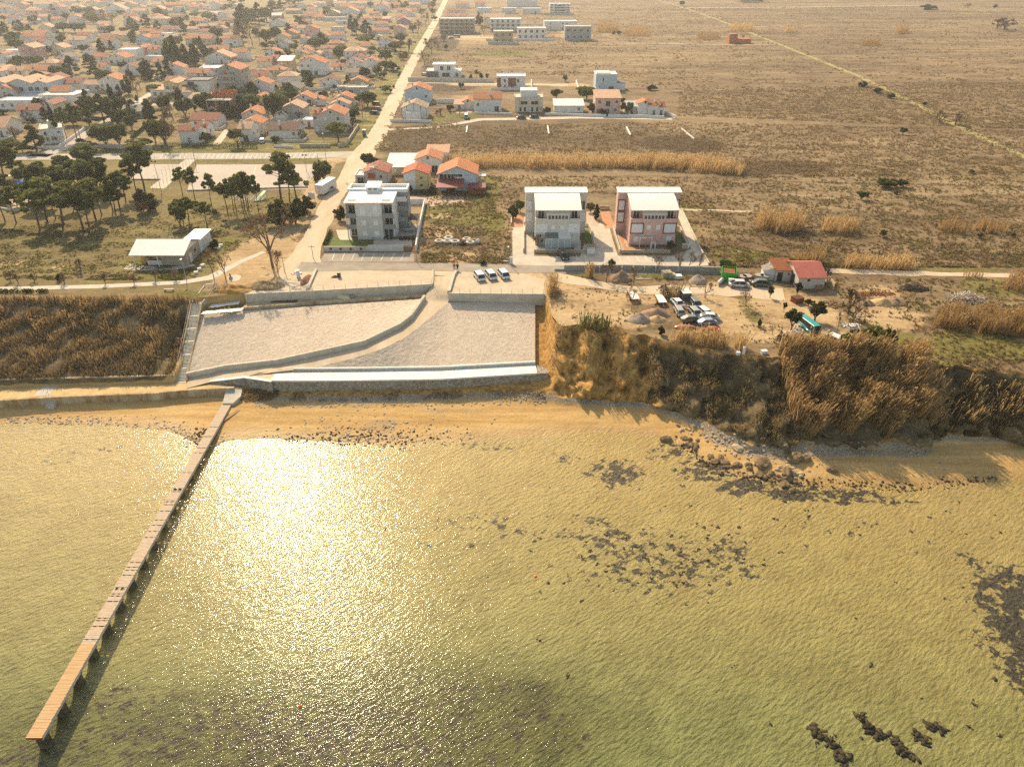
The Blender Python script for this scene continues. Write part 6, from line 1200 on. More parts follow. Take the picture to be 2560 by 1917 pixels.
# orange brick shell under construction
a = NP('Z6', 1690, 760); p = W(*a); sx = SC(*a)
w = 310/6.9125/sx; r = thing('unfinished_house', 'half-built concrete frame house with jagged orange brick walls on top', 'house', p)
mb = MB()
for z in (3.0, 6.1): mb.box(-w/2, w/2+2.5, 0, 12, z-.25, z)
for x in (-w/2+.2, 0, w/2-.2, w/2+2.2):
 for y in (.25, 6, 11.7): mb.box(x-.2, x+.2, y-.2, y+.2, 0, 2.75); mb.box(x-.19, x+.19, y-.19, y+.19, 3.003, 5.85)
mb.box(-w/2+.05, w/2, .5, 1.0, 5.855, 6.3); mb.build('concrete_frame', M('concg'), r)
mb = MB()
for x0, x1, y0, y1, z0, z1 in ((w/2+2.25, w/2+2.45, .5, 11.4, 0, 2.7), (w/2+2.25, w/2+2.45, .5, 5.6, 3.02, 5.8), (-w/2+1.8, w/2-1.5, 1.6, 1.8, 3.02, 5.8), (-w/2+.5, w/2, 8, 8.2, 0, 5.8)): mb.box(x0, x1, y0, y1, z0, z1)
g = random.Random(3)
for i in range(16):
 x = -w/2+i*(w+2.2)/16; mb.box(x, x+(w+2.2)/16-.01, 11.3, 11.5, 6.003, 6.3+g.uniform(.8, 2.6)); mb.box(x, x+(w+2.2)/16-.01, 5.9, 6.1, 6.003, 6.2+g.uniform(.4, 2.2))
for i in range(8): mb.box(w/2+2.1, w/2+2.3, 5+i*.8, 5.79+i*.8, 6.003, 7+g.uniform(.5, 2.0)); mb.box(-w/2, -w/2+.2, 5+i*.8, 5.79+i*.8, 6.003, 7+g.uniform(.2, 1.6))
mb.build('brick_wall', M('brick'), r)
for x in (-w/4, w/4): mb = MB(); mb.box(x-1.2, x+1.2, 1.55, 1.62, 3.4, 5.5); mb.build('window_opening', M('glass'), r)
# blue gabled hall (three low gables in a row)
a0 = NP('Z5', 380, 400); p = W(*a0); s = SC(*a0)*6.9125; r = thing('community_hall', 'long pale blue hall with three white peach gables and open veranda', 'hall', p); W3 = [(-560, -200), (-200, 240), (240, 500)]
for k, (xa, xb) in enumerate(W3):
 xa /= s; xb /= s; xm = (xa+xb)/2; wv = (xb-xa); mb = MB(); mb.extr([(xa+.02, 0), (xb-.02, 0), (xb-.02, 5.2), (xm, 5.2+wv*.16), (xa+.02, 5.2)], 'y', 0, 16); mb.build('wall', wallm('B'), r)
 mb = MB(); L = 8.6; hf = wv/2; pr = [(-hf, 5.16), (0, 5.2+wv*.16), (hf, 5.16), (hf, 5.36), (0, 5.4+wv*.16), (-hf, 5.36)]
 mb.add([(-L, u, z) for u, z in pr]+[(L, u, z) for u, z in pr], [(0, 1, 4, 5), (1, 2, 3, 4), (11, 10, 7, 6), (10, 9, 8, 7), (6, 7, 1, 0), (7, 8, 2, 1), (5, 4, 10, 11), (4, 3, 9, 10), (0, 5, 11, 6), (8, 9, 3, 2)]); mb.build('roof', roofm('l'), r, loc=(xm, 8, 0), rz=R(90))
 for x in np.linspace(xa+1.5, xb-1.5, max(2, int(wv/3.6))): simplewin(r, (x, 0, 2.6), 0, 2.0, 1.8, 'glass')
mb = MB(); mb.box(-560/s, 500/s, -3.2, -3.0, 0, 1.1); mb.build('veranda_wall', wallm('B'), r)
# big blank white box + rotated white block with low wall
house('Z5', 720, 1340, 590, 415, 'f', 13, 'W', 'w', 0, 'large windowless white box building behind the tall pines', wins=0)
def ex(r, w, h, D, rh):
 mb = MB(); mb.box(-w*.1, w*.15, D*.3, D*.6, h+.17, h+2.3); mb.build('roof_tank', wallm('C'), r)
 for x, z in ((-w*.28, h*.75), (-w*.25, 1.7), (-w*.02, 1.8), (w*.1, 1.8), (w*.32, h*.72)): win(r, x, z, .95, 1.4, 0)
 mb = MB(); mb.box(w*.12, w*.5, -1.2, -.003, h*.55-.2, h*.55+.9); mb.build('balcony', wallm('W'), r)
house('Z5', 780, 1120, 1240, 1000, 'f', 11, 'W', 'c', 27, 'white two-storey block with roof tank standing askew beside the lane', wins=0, extra=ex)
wallthing('garden_wall', 'low white wall bending round the askew white block', [(82, 366, 10), (112, 374, 10), (146, 372, 10), (178, 350, 10), (212, 325, 10)], .3, 1.0, wallm('W'))
# low barn with dark sheet roof by the lane
house('Z6', 70, 400, 800, 752, 'x', 17, 'C', 'g', 16, 'low long shed with dark worn sheet roof beside the lane', .16, 1)
# parcel walls
wallthing('garden_wall', 'rough stone garden wall along the street corner', [(750, 369, 10), (826, 369, 10)], .4, 1.2, M('stonew'))
wallthing('garden_wall', 'leaning stone garden wall running back along the dirt road', [(846, 369, 10), (865, 366, 10), (880, 345, 10), (897, 318, 10)], .4, 1.3, M('stonew'))
wallthing('garden_wall', 'white low street wall before the arched brown-roofed house', [(685, 369, 10), (733, 371, 10)], .3, .9, wallm('W'))
wallthing('garden_wall', 'pale park-side garden wall below the dark hedge', [(200, 366, 10), (300, 372, 10), (382, 374, 10)], .3, 1.4, wallm('L'))
wallthing('garden_wall', 'pale wall climbing along gardens beside the grassy verge', [(944, 195, 10), (972, 165, 10), (978, 155, 10)], .4, 1.6, wallm('C'))
# ------------------------------------------------------------------ houses east of the dirt road
house('E', 252, 470, 890, 785, 'y', 11, 'B', 'o', 0, 'pale blue three-storey house with orange gable roof beside the dirt road', .38)
def ex(r, w, h, D, rh):
 mb = MB(); mb.box(-w*.28, w*.28, -3.4, -.003, .0, h*.75); mb.build('closed_porch', wallm('W'), r)
 mb = MB()
 for x in (-w/2+.1, -w*.28, 0, w*.28, w/2-.1): mb.box(x-.1, x+.1, -.12, -.004, 0 if abs(x) > w*.3 else h*.75, h+.05+(rh*(1-abs(x)/(w/2)))*.9)
 mb.build('timber_frame', M('wood'), r)
house('E', 225, 440, 1030, 935, 'y', 10, 'W', 't', 0, 'white house with dark timber gable and brown orange roof at the road', .38, 0, ex)
wallthing('garden_wall', 'white garden wall round the timber-gabled house by the road', [(975, 305, 10), (1080, 308, 10)], .3, 1.1, wallm('W'))
# modern flat villas
def villa(c, xl, xr, yb, ye, D, label, wall='W', roof='w', extra=None, cat='villa'): return house(c, xl, xr, yb, ye, 'f', D, wall, roof, 0, label, extra=extra, wins=0, name='villa', cat=cat)
def ex(r, w, h, D, rh):
 mb = MB(); mb.box(-w*.3, w*.3, 2, D-1, h+.17, h+3.1); mb.build('upper_storey', wallm('W'), r); mb = MB(); mb.box(-w*.33, w*.33, 1.6, D-.6, h+3.103, h+3.4); mb.build('upper_roof', roofm('w'), r)
 win(r, -w*.06, h+1.4, 1.8, 2.2, 2); win(r, w*.14, h+1.4, 1.8, 2.2, 2); win(r, w*.06, 1.4, 4.2, 2.2, 0); win(r, w*.38, 1.4, 1.6, 2.2, 0)
 mb = MB(); mb.box(-w/2-.05, -w*.15, -.12, -.003, 0, h); mb.build('grey_cladding', wallm('D'), r)
villa('E', 438, 735, 672, 620, 11, 'modern white villa with dark grey garage wing and recessed top floor', extra=ex)
def ex(r, w, h, D, rh):
 for x0, x1 in ((-w/2-.03, -w*.36), (-w*.1, w*.17)): mb = MB(); mb.box(x0, x1, -.14, -.003, h*.25 if x0 > -w*.3 else 0, h*.93); mb.build('timber_panel', mat('brown_cladding', (.25, .12, .07), .8), r)
 for x, z in ((-w*.22, h*.7), (w*.25, h*.7), (-w*.22, 1.4), (w*.03, 1.2)): win(r, x, z, 1.1, 1.7, 0)
villa('E', 1045, 1290, 775, 668, 10, 'modern white cube villa with brown timber panels', extra=ex)
def ex(r, w, h, D, rh):
 mb = MB(); mb.box(-w*.3, w*.3, 1.5, D-1, h+.17, h+2.9); mb.build('upper_storey', wallm('W'), r)
 for x in (-w*.17, w*.2): win(r, x, h*.66, 3.0, 1.5, 0)
 for x in (-w*.3, -w*.14, w*.12, w*.3): win(r, x, h*.2, 1.0, 1.9, 0)
 mb = MB(); mb.box(-w*.48, -w*.35, -.9, -.003, h*.42, h*.95); mb.box(w*.35, w*.48, -.9, -.003, h*.42, h*.95); mb.build('bay', wallm('C'), r)
villa('E', 1200, 1440, 970, 850, 10, 'cream double villa with dark strip windows and white top storey', 'C', 'c', ex)
def ex(r, w, h, D, rh):
 win(r, -w*.15, h*.72, .8, 2.0, 0); win(r, -w*.3, 1.4, .6, 1.5, 0); win(r, w*.25, 1.3, 2.6, 1.5, 0); mb = MB(); mb.box(-w/2+.5, w*.2, 2, D-2, h+.17, h+.8); mb.build('roof_box', wallm('W'), r)
 mb = MB(); mb.box(w/2+.003, w/2+4.5, 1.5, 9, 0, 3.2); mb.build('side_wing', wallm('W'), r); mb = MB(); mb.box(w/2-.5, w/2+4.6, 1.4, 9.1, 3.203, 3.45); mb.build('terrace_roof', wallm('D'), r)
villa('E', 1895, 2075, 785, 650, 11, 'modern grey-white cube villa with walled court and side wing', 'B', 'w', ex)
house('E', 1540, 1790, 975, 915, 's', 8, 'W', 'w', 0, 'low white bungalow with arched porch and pale sheet roof')
house('E', 1890, 2105, 990, 850, 's', 10, 'P', 'l', 0, 'pink stepped villa with pale roof terraces beside dark bushes', wins=3)
# apartment row under construction, far
def flats(c, xl, xr, yb, ye, D, ns, label, wall, band=None, bal=True, panel=None):
 def ex(r, w, h, D_, rh):
  sh = h/ns; n = max(3, int(w/4))
  for k in range(ns):
   if bal and k:
    mb = MB(); mb.box(-w/2-.2, w/2+.2, -1.5, -.003, k*sh-.2, k*sh, 0); mb.box(-w/2-.2, w/2+.2, -1.5, -1.4, k*sh+.003, k*sh+.9, 0); mb.build('balcony', wallm(band or wall), r)
   for i in range(n): simplewin(r, (-w/2+w*(i+.5)/n, 0, k*sh+sh*.5), 0, 1.7, 1.9, 'glass')
  if panel: mb = MB(); mb.box(-w*panel, w*panel, -.2, -.003, 0, h*.92); mb.build('dark_panel', wallm('D'), r)
 return house(c, xl, xr, yb, ye, 'f', D, wall, 'c' if wall in 'TG' else 'w', 0, label, extra=ex, wins=0, name='apartment_block', cat='building')
flats('E', 550, 850, 292, 168, 16, 4, 'long dark scaffolded apartment block with beige floor bands', 'G', 'T')
flats('E', 985, 1252, 275, 170, 14, 3, 'white three-storey apartment block behind the beige house', 'W')
flats('E', 1015, 1185, 375, 278, 12, 2, 'beige two-storey house with dark red base behind a white wall', 'T', bal=False)
flats('E', 1220, 1465, 340, 250, 12, 2, 'half-built terrace with orange brick panels between white frames', 'W', bal=False)
flats('E', 1630, 1855, 352, 235, 12, 2, 'bare grey concrete shell with open windows', 'G', bal=False)
flats('E', 1498, 1675, 127, 38, 14, 4, 'white four-storey block with dark central panel far across the field', 'W', panel=.2)
r_ = thing('brick_ruin', 'small roofless brick ruin alone in the field', 'ruin', W(1846, 110)); mb = MB(); mb.box(-7, 9, 0, 8, 0, 3.2); mb.box(-7, -1, 1, 7, 3.203, 6.2); mb.build('brick_wall', M('brick'), r_); mb = MB(); mb.box(-6.2, -1.8, 1.8, 6.2, 6.203, 6.4); mb.build('roof_slab', M('concg'), r_)
for n_, (lab, pts, h_) in enumerate((('white wall round the modern cube villa court', [(1440, 207, 10), (1447, 228, 10), (1500, 228, 10)], 1.4), ('long beige wall below the modern villa garden', [(1020, 204, 10), (1130, 206, 10), (1235, 207, 10)], 2.0), ('white wall in front of the timber panelled cube villa', [(1228, 225, 10), (1330, 227, 10), (1328, 205, 10)], 1.2), ('scalloped white pool wall beside the blue house', [(1092, 258, 10), (1138, 258, 10)], 1.8), ('low white street wall before the orange-roofed white house', [(1187, 285, 10), (1280, 288, 10)], .9), ('pale stone street wall before the low white bungalow', [(1362, 288, 10), (1480, 292, 10), (1515, 292, 10)], 1.0), ('white street wall under the pink stepped villa', [(1520, 293, 10), (1600, 294, 10), (1660, 297, 10)], 1.1), ('white wall along the half-built brick terrace', [(1215, 103, 10), (1385, 103, 10)], 1.6), ('white wall round the beige two-storey house', [(1220, 112, 10), (1296, 113, 10)], 2.0), ('grey boundary wall before the white block with dark panel', [(1360, 38, 10), (1435, 39, 10)], 2.), ('white garden wall behind the small white villa with red wing', [(1660, 284, 10), (1690, 297, 10)], 1.2))):
 wallthing('garden_wall', lab, pts, .35, h_, M('conc') if 'grey' in lab or 'beige' in lab else wallm('W'))
for i, (a, b) in enumerate((((1168, 318), (1166, 334)), ((1369, 317), (1372, 337)), ((1566, 320), (1576, 340)), ((1703, 323), (1735, 349)))):
 wallthing('foundation_wall', 'pale low foundation strip in the dark field, '+['beside the lane bend', 'facing the double villa', 'facing the small white villa', 'thinnest and farthest east'][i], [(*a, 10), (*b, 10)], .5 if i < 3 else .25, .5, M('concw'))
sheet('swimming_pool', [(1115, 263), (1125, 263), (1124, 267), (1113, 267)], mat('pool_cover', (.05, .12, .25), .2), 2)

# ------------------------------------------------------------------ near houses behind the grey apartments
def ex(r, w, h, D, rh):
 mb = MB(); mb.box(-w*.34, -w*.02, -.09, -.003, h*.5, h*.98); mb.build('loggia', M('concg'), r); win(r, w*.22, h*.66, .9, .9, 0)
 mb = MB(); mb.tube((-w*.12, 2.2, h+1.95), (w*.02, 2.2, h+2.2), .28, mi=0); mb.box(-w*.28, -w*.08, .8, 2.4, h+1.15, h+1.25, 1); mb.build('solar_heater', [M('plastic'), M('glass')], r)
 mb = MB(); mb.tube((w/2+.06, -.06, 0), (w/2+.06, -.06, h), .05); mb.build('downpipe', M('dark'), r)
house('D', 1080, 1280, 455, 352, 'y', 9, 'L', 'r', 0, 'cream house with red tiled roof and solar boiler', .36, 0, ex, chim=False).children[1].data.materials[0] = tilemat('roof_tile_red', (.52, .13, .055), (.42, .10, .045))
def ex(r, w, h, D, rh):
 mb = MB(); mb.extr([(-w/2+.03, .0), (-.05, 0), (-.05, h+rh*.85), (-w/2+.03, h-.03)], 'y', -.12, -.004); mb.build('shuttered_half', wallm('W'), r)
 for z in (h*.28, h*.75): win(r, w*.22, z, .95, .95, 0); simplewin(r, (-w*.26, -.12, z), 0, 3.2, 2.3, 'shut')
 mb = MB(); mb.tube((w/2+.06, -.06, 0), (w/2+.06, -.06, h), .05); mb.build('downpipe', M('dark'), r)
o = house('D', 1422, 1630, 500, 362, 'y', 8, 'Y', 'r', 0, 'yellow and white two-colour house with flaking red roof', .36, 0, ex, chim=False)
m_ = tilemat('flaking_red_tile', (.50, .12, .05), (.44, .10, .045)); n, l = nt(m_); rp = [x for x in n if x.type == 'VALTORGB'][0]; e_ = rp.color_ramp.elements.new(.72); e_.color = (.72, .5, .36, 1); rp.color_ramp.elements[1].position = .62
o.children[1].data.materials[0] = m_
def ex(r, w, h, D, rh):
 win(r, -w*.36, h*.86, 2.3, 1.6, 0); win(r, -w*.16, h*.86, 2.4, 1.6, 0); win(r, w*.02, h*.93, 2.6, .9, 0)
 mb = MB(); mb.box(-w*.3, -w*.05, -.08, -.003, 0, 2.2); mb.build('door', M('glass'), r)
 mb = MB(); mb.tube((w/2+.06, -.06, 0), (w/2+.06, -.06, h), .05); mb.build('downpipe', M('dark'), r)
house('D', 1718, 2045, 512, 367, 'y', 10, 'B', 'o', 0, 'blue-grey house with broad orange roof above a maroon canopy', .40, 0, ex, chim=False)
house('D', 1522, 1735, 350, 240, 'y', 9, 'W', 'o', 0, 'white house with orange roof behind the yellow one', .36, 2, chim=False)
house('D', 1620, 1800, 262, 178, 's', 6, 'W', 'l', 0, 'narrow white rear wing with pale pink lean-to roof', wins=1)
house('D', 1275, 1530, 372, 312, 's', 10, 'C', 'w', 0, 'low cream garage range with pale flat roof between the small houses', wins=2, name='garage', cat='garage')
a = NP('D', 1815, 560); p = W(*a); r = thing('canopy', 'maroon sheet canopy on posts leaning on the blue-grey house', 'canopy', p); w = 235/3.456/SC(*a)
mb = MB(); mb.add([(-w/2, 0, 2.5), (w/2, 0, 2.5), (w/2, 5.4, 3.6), (-w/2, 5.4, 3.6), (-w/2, 0, 2.6), (w/2, 0, 2.6), (w/2, 5.4, 3.7), (-w/2, 5.4, 3.7)], [(3, 2, 1, 0), (4, 5, 6, 7), (0, 1, 5, 4), (1, 2, 6, 5), (2, 3, 7, 6), (3, 0, 4, 7)]); mb.build('canopy_roof', M('maroon'), r)
for x in (-w/2+.3, -w*.05, w*.2, w/2-.3): mb = MB(); mb.box(x-.09, x+.09, .2, .38, 0, 2.5); mb.build('post', M('woodr'), r)
mb = MB(); mb.box(-w/2, w/2, .18, .4, 2.28, 2.5); mb.build('beam', M('woodr'), r)
a = NP('D', 2045, 545); p = W(*a); w = 145/3.456/SC(*a); r = thing('garden_shed', 'reddish brown timber shed on the grass beside the blue-grey house', 'shed', p)
mb = MB(); mb.extr([(0, 0), (2.6, 0), (2.6, 2.5), (0, 2.1)], 'x', -w/2, w/2); mb.build('wall', M('woodr'), r); mb = MB(); mb.add([(-w/2-.2, -.25, 2.08), (w/2+.2, -.25, 2.08), (w/2+.2, 2.8, 2.56), (-w/2-.2, 2.8, 2.56), (-w/2-.2, -.25, 2.18), (w/2+.2, -.25, 2.18), (w/2+.2, 2.8, 2.66), (-w/2-.2, 2.8, 2.66)], [(3, 2, 1, 0), (4, 5, 6, 7), (0, 1, 5, 4), (1, 2, 6, 5), (2, 3, 7, 6), (3, 0, 4, 7)]); mb.build('roof', M('maroon'), r)
a = NP('D', 2095, 470); p = W(*a); r = thing('play_tower', 'pale wooden play tower with railed deck behind the shed', 'play tower', p); mb = MB()
for x in (-.9, .9):
 for y in (0, 1.8): mb.box(x-.06, x+.06, y-.06, y+.06, 0, 3.0)
mb.box(-1, 1, -.1, 1.9, 1.3, 1.4); mb.box(-1, 1, -.1, -.04, 1.403, 2.1); mb.build('frame', mat('pale_timber', (.6, .48, .3), .8), r); mb = MB(); mb.box(-1.1, 1.1, -.2, 2.0, 3.003, 3.1); mb.build('roof', M('plastic'), r)
house('D', 1003, 1085, 455, 425, 'f', 6, 'L', 'w', 0, 'small garage block with roof terrace at the dirt road', wins=1, name='garage', cat='garage')
# ------------------------------------------------------------------ grey apartment house
a = (930, 599); p = W(*a); r = thing('apartment_house', 'grey and white three-storey apartment house with white sloping roof', 'building', p); wg, wl_ = mat('slate_plaster', (.30, .30, .29), .9, (.25, .25, .24), .6), mat('light_grey_plaster', (.60, .57, .51), .9, (.53, .50, .45), .6); ww = wallm('W')
w = 11.4; h1, h2, h3 = 2.75, 5.45, 8.85; D = 8.0
mb = MB(); mb.box(-w/2+2.35, w/2-2.75, 0, D, 0, h2); mb.build('central_wall', wl_, r)
mb = MB(); mb.box(-w/2, -w/2+2.345, 2.3, D, 0, h2-.2); mb.box(w/2-2.745, w/2, 2.3, D, 0, h2-.2); mb.build('recess_wall', ww, r)
mb = MB(); mb.extr([(.35, h2+.003), (D, h2+.003), (D, h3+.38), (.35, h3-.003)], 'x', -w/2+2.35, w/2-2.75); mb.extr([(2.3, h2+.003), (D, h2+.003), (D, h3+.38), (2.3, h3+.08)], 'x', -w/2+.25, -w/2+2.345); mb.extr([(2.3, h2+.003), (D, h2+.003), (D, h3+.38), (2.3, h3+.08)], 'x', w/2-2.745, w/2-.25); mb.build('loft_wall', ww, r)
for x0, x1 in ((-w/2, -w/2+.25), (w/2-.25, w/2)): mb = MB(); mb.extr([(.2, h2+.003), (D, h2+.003), (D, h3+.39), (.2, h3)], 'x', x0+.002, x1-.002); mb.build('side_wall', ww, r)
mb = MB(); top = [(-w/2-.1, -.1, h3), (w/2+.1, -.1, h3), (w/2+.1, D, h3+.42), (-w/2-.1, D, h3+.42)]; mb.add(top+[(x, y, z+.2) for x, y, z in top], [(3, 2, 1, 0), (4, 5, 6, 7), (0, 1, 5, 4), (1, 2, 6, 5), (2, 3, 7, 6), (3, 0, 4, 7)]); ro = mb.build('roof', mat('white_roof_membrane', (.85, .82, .76), .7, (.76, .72, .66), .5), r)
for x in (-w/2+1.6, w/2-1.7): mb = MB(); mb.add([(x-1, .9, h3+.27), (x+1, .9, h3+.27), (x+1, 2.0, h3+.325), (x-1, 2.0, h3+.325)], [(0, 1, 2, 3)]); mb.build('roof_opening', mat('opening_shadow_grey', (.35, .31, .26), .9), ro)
for zf in (h1, h2):
 for x0, x1 in ((-w/2, -w/2+2.34), (w/2-2.74, w/2)):
  mb = MB(); mb.box(x0, x1, .05, 2.297, zf-.2, zf-.003); mb.box(x0, x1, .05, .17, zf, zf+.95); mb.build('balcony', wg, r)
for x in (-w/2, w/2-.25): mb = MB(); mb.box(x+.001, x+.249, .18, .42, 0, h1-.21); mb.box(x+.001, x+.249, .18, .42, h1+.96, h2-.21); mb.box(x+.001, x+.249, .18, .42, h2+.96, h3-.01); mb.build('post', ww, r)
for x in (-1.55, 1.35):
 for z in (1.5, 4.1): win(r, x, z, 1.1, 1.2, 0, style='shut')
 win(r, x, h2+1.75, 1.25, 2.1, .35, style='shut'); 
for x0, x1 in ((-w/2+.3, -w/2+2.2), (w/2-2.6, w/2-.3)):
 for z in (1.25, h1+1.25, h2+1.3): win(r, (x0+x1)/2, z, x1-x0-.2, 2.2, 2.3)
win(r, w/2-1.5, 1.35, 2.2, 2.5, .17, name='glazed_door')
for y in (3.5, 6.5): 
 for z in (1.4, 4.1, 6.9): win(r, 0, z, .7, .9, y, '+x', x=w/2)
mb = MB(); mb.box(-w/2-.6, w/2+2.4, D+.003, D+4.6, 0, 9.1); mb.build('rear_block', wg, r); mb = MB()
for b in ((-w/2-.7, w/2+2.5, D-.05, D+.4), (-w/2-.7, w/2+2.5, D+4.3, D+4.7), (-w/2-.7, -w/2-.3, D+.4, D+4.3), (w/2+2.1, w/2+2.5, D+.4, D+4.3)): mb.box(*b, 9.103, 9.9)
mb.box(-w/2-.3, w/2+2.1, D+.41, D+4.29, 9.104, 9.25); mb.build('rear_roof', mat('white_roof_membrane', (.85, .82, .76)), r)
mb = MB(); mb.box(-1.6, 1.6, D-.8, D+3.0, 9.27, 10.5); mb.build('stair_head', ww, r); mb = MB(); t_ = [(-1.8, D-1.2, 10.503), (1.8, D-1.2, 10.503), (1.8, D+3.3, 10.8), (-1.8, D+3.3, 10.8)]; mb.add(t_+[(x, y, z+.15) for x, y, z in t_], [(3, 2, 1, 0), (4, 5, 6, 7), (0, 1, 5, 4), (1, 2, 6, 5), (2, 3, 7, 6), (3, 0, 4, 7)]); mb.build('stair_head_roof', mat('white_roof_membrane', (.85, .82, .76)), r)
for x in (-.7, .6): win(r, x, 10.1, .9, .5, D-.8)
for zf in (2.7, 5.4, 7.6):
 mb = MB(); mb.box(w/2+.1, w/2+2.38, D-2.0, D-.053, zf-.2, zf); mb.box(w/2+.1, w/2+2.38, D-2.0, D-1.9, zf+.003, zf+.9); mb.build('balcony', wg if zf < 6 else ww, r)
for z in (1.5, 4.2, 7.0): win(r, 0, z, 1.0, 1.1, D+2.4, '+x', x=w/2+2.4)
wallthing('garden_wall', 'pale front wall with four round medallions before the grey apartment house', [(810, 628, 10), (921, 628, 10)], .3, 1.15, M('conc'))
for i, x in enumerate((825, 850, 875, 901)):
 q_ = W(x, 625.5, 10.6); q_.y = W(x, 628, 10).y-.16; o = MB().tube((0, .0, 0), (0, -.05, 0), .3, n=20).build('wall_medallion', mat('dark_red_disc', (.16, .05, .045), .6), None, loc=(q_.x, q_.y, 10.6)); tag(o, ['first', 'second', 'third', 'fourth'][i]+' dark red disc on the front garden wall, counted from the road', 'medallion')
wallthing('garden_wall', 'grey white front wall between the medallion wall and rusty gate', [(921, 628, 10), (1009, 628, 10)], .3, 1.45, wl_)
wallthing('garden_wall', 'white side wall between the grey apartment house and the weedy plot', [(1040, 628, 10), (1046, 590, 10), (1055, 545, 10), (1062, 511, 10)], .3, 1.5, ww)
wallthing('garden_wall', 'white rear wall of the grey apartment house garden', [(1018, 511, 10), (1062, 511, 10)], .3, 1.6, ww)
p = W(1024, 628); r = thing('garden_gate', 'rust brown barred gate in the front wall of the grey apartment house', 'gate', p); mb = MB()
for x in np.linspace(-1.25, 1.25, 14): mb.box(x-.03, x+.03, -.03, .03, .1, 1.3)
mb.box(-1.3, 1.3, -.04, .04, .1, .2); mb.box(-1.3, 1.3, -.04, .04, 1.22, 1.3); mb.build('gate_leaf', M('rust'), r)
p = W(1022, 575); r = thing('pergola', 'black slatted pergola beside the grey apartment house', 'pergola', p); mb = MB()
for x in (-2.2, 2.2):
 for y in (-.2, 4.2): mb.box(x-.07, x+.07, y-.07, y+.07, 0, 2.6)
mb.build('frame', M('dark'), r); mb = MB()
for y in np.linspace(-.3, 4.3, 9): mb.box(-2.5, 2.5, y-.08, y+.08, 2.603, 2.75)
mb.build('slats', M('dark'), r)
p = W(1022, 580); r = thing('garden_table', 'long pale garden table on the side terrace near the pergola', 'table', p); mb = MB(); mb.box(-1, 1, -.4, .4, .7, .76); mb.build('table_top', M('conc'), r)
for x in (-.85, .85): mb = MB(); mb.box(x-.06, x+.06, -.3, .3, 0, .697); mb.build('leg', M('wood'), r)
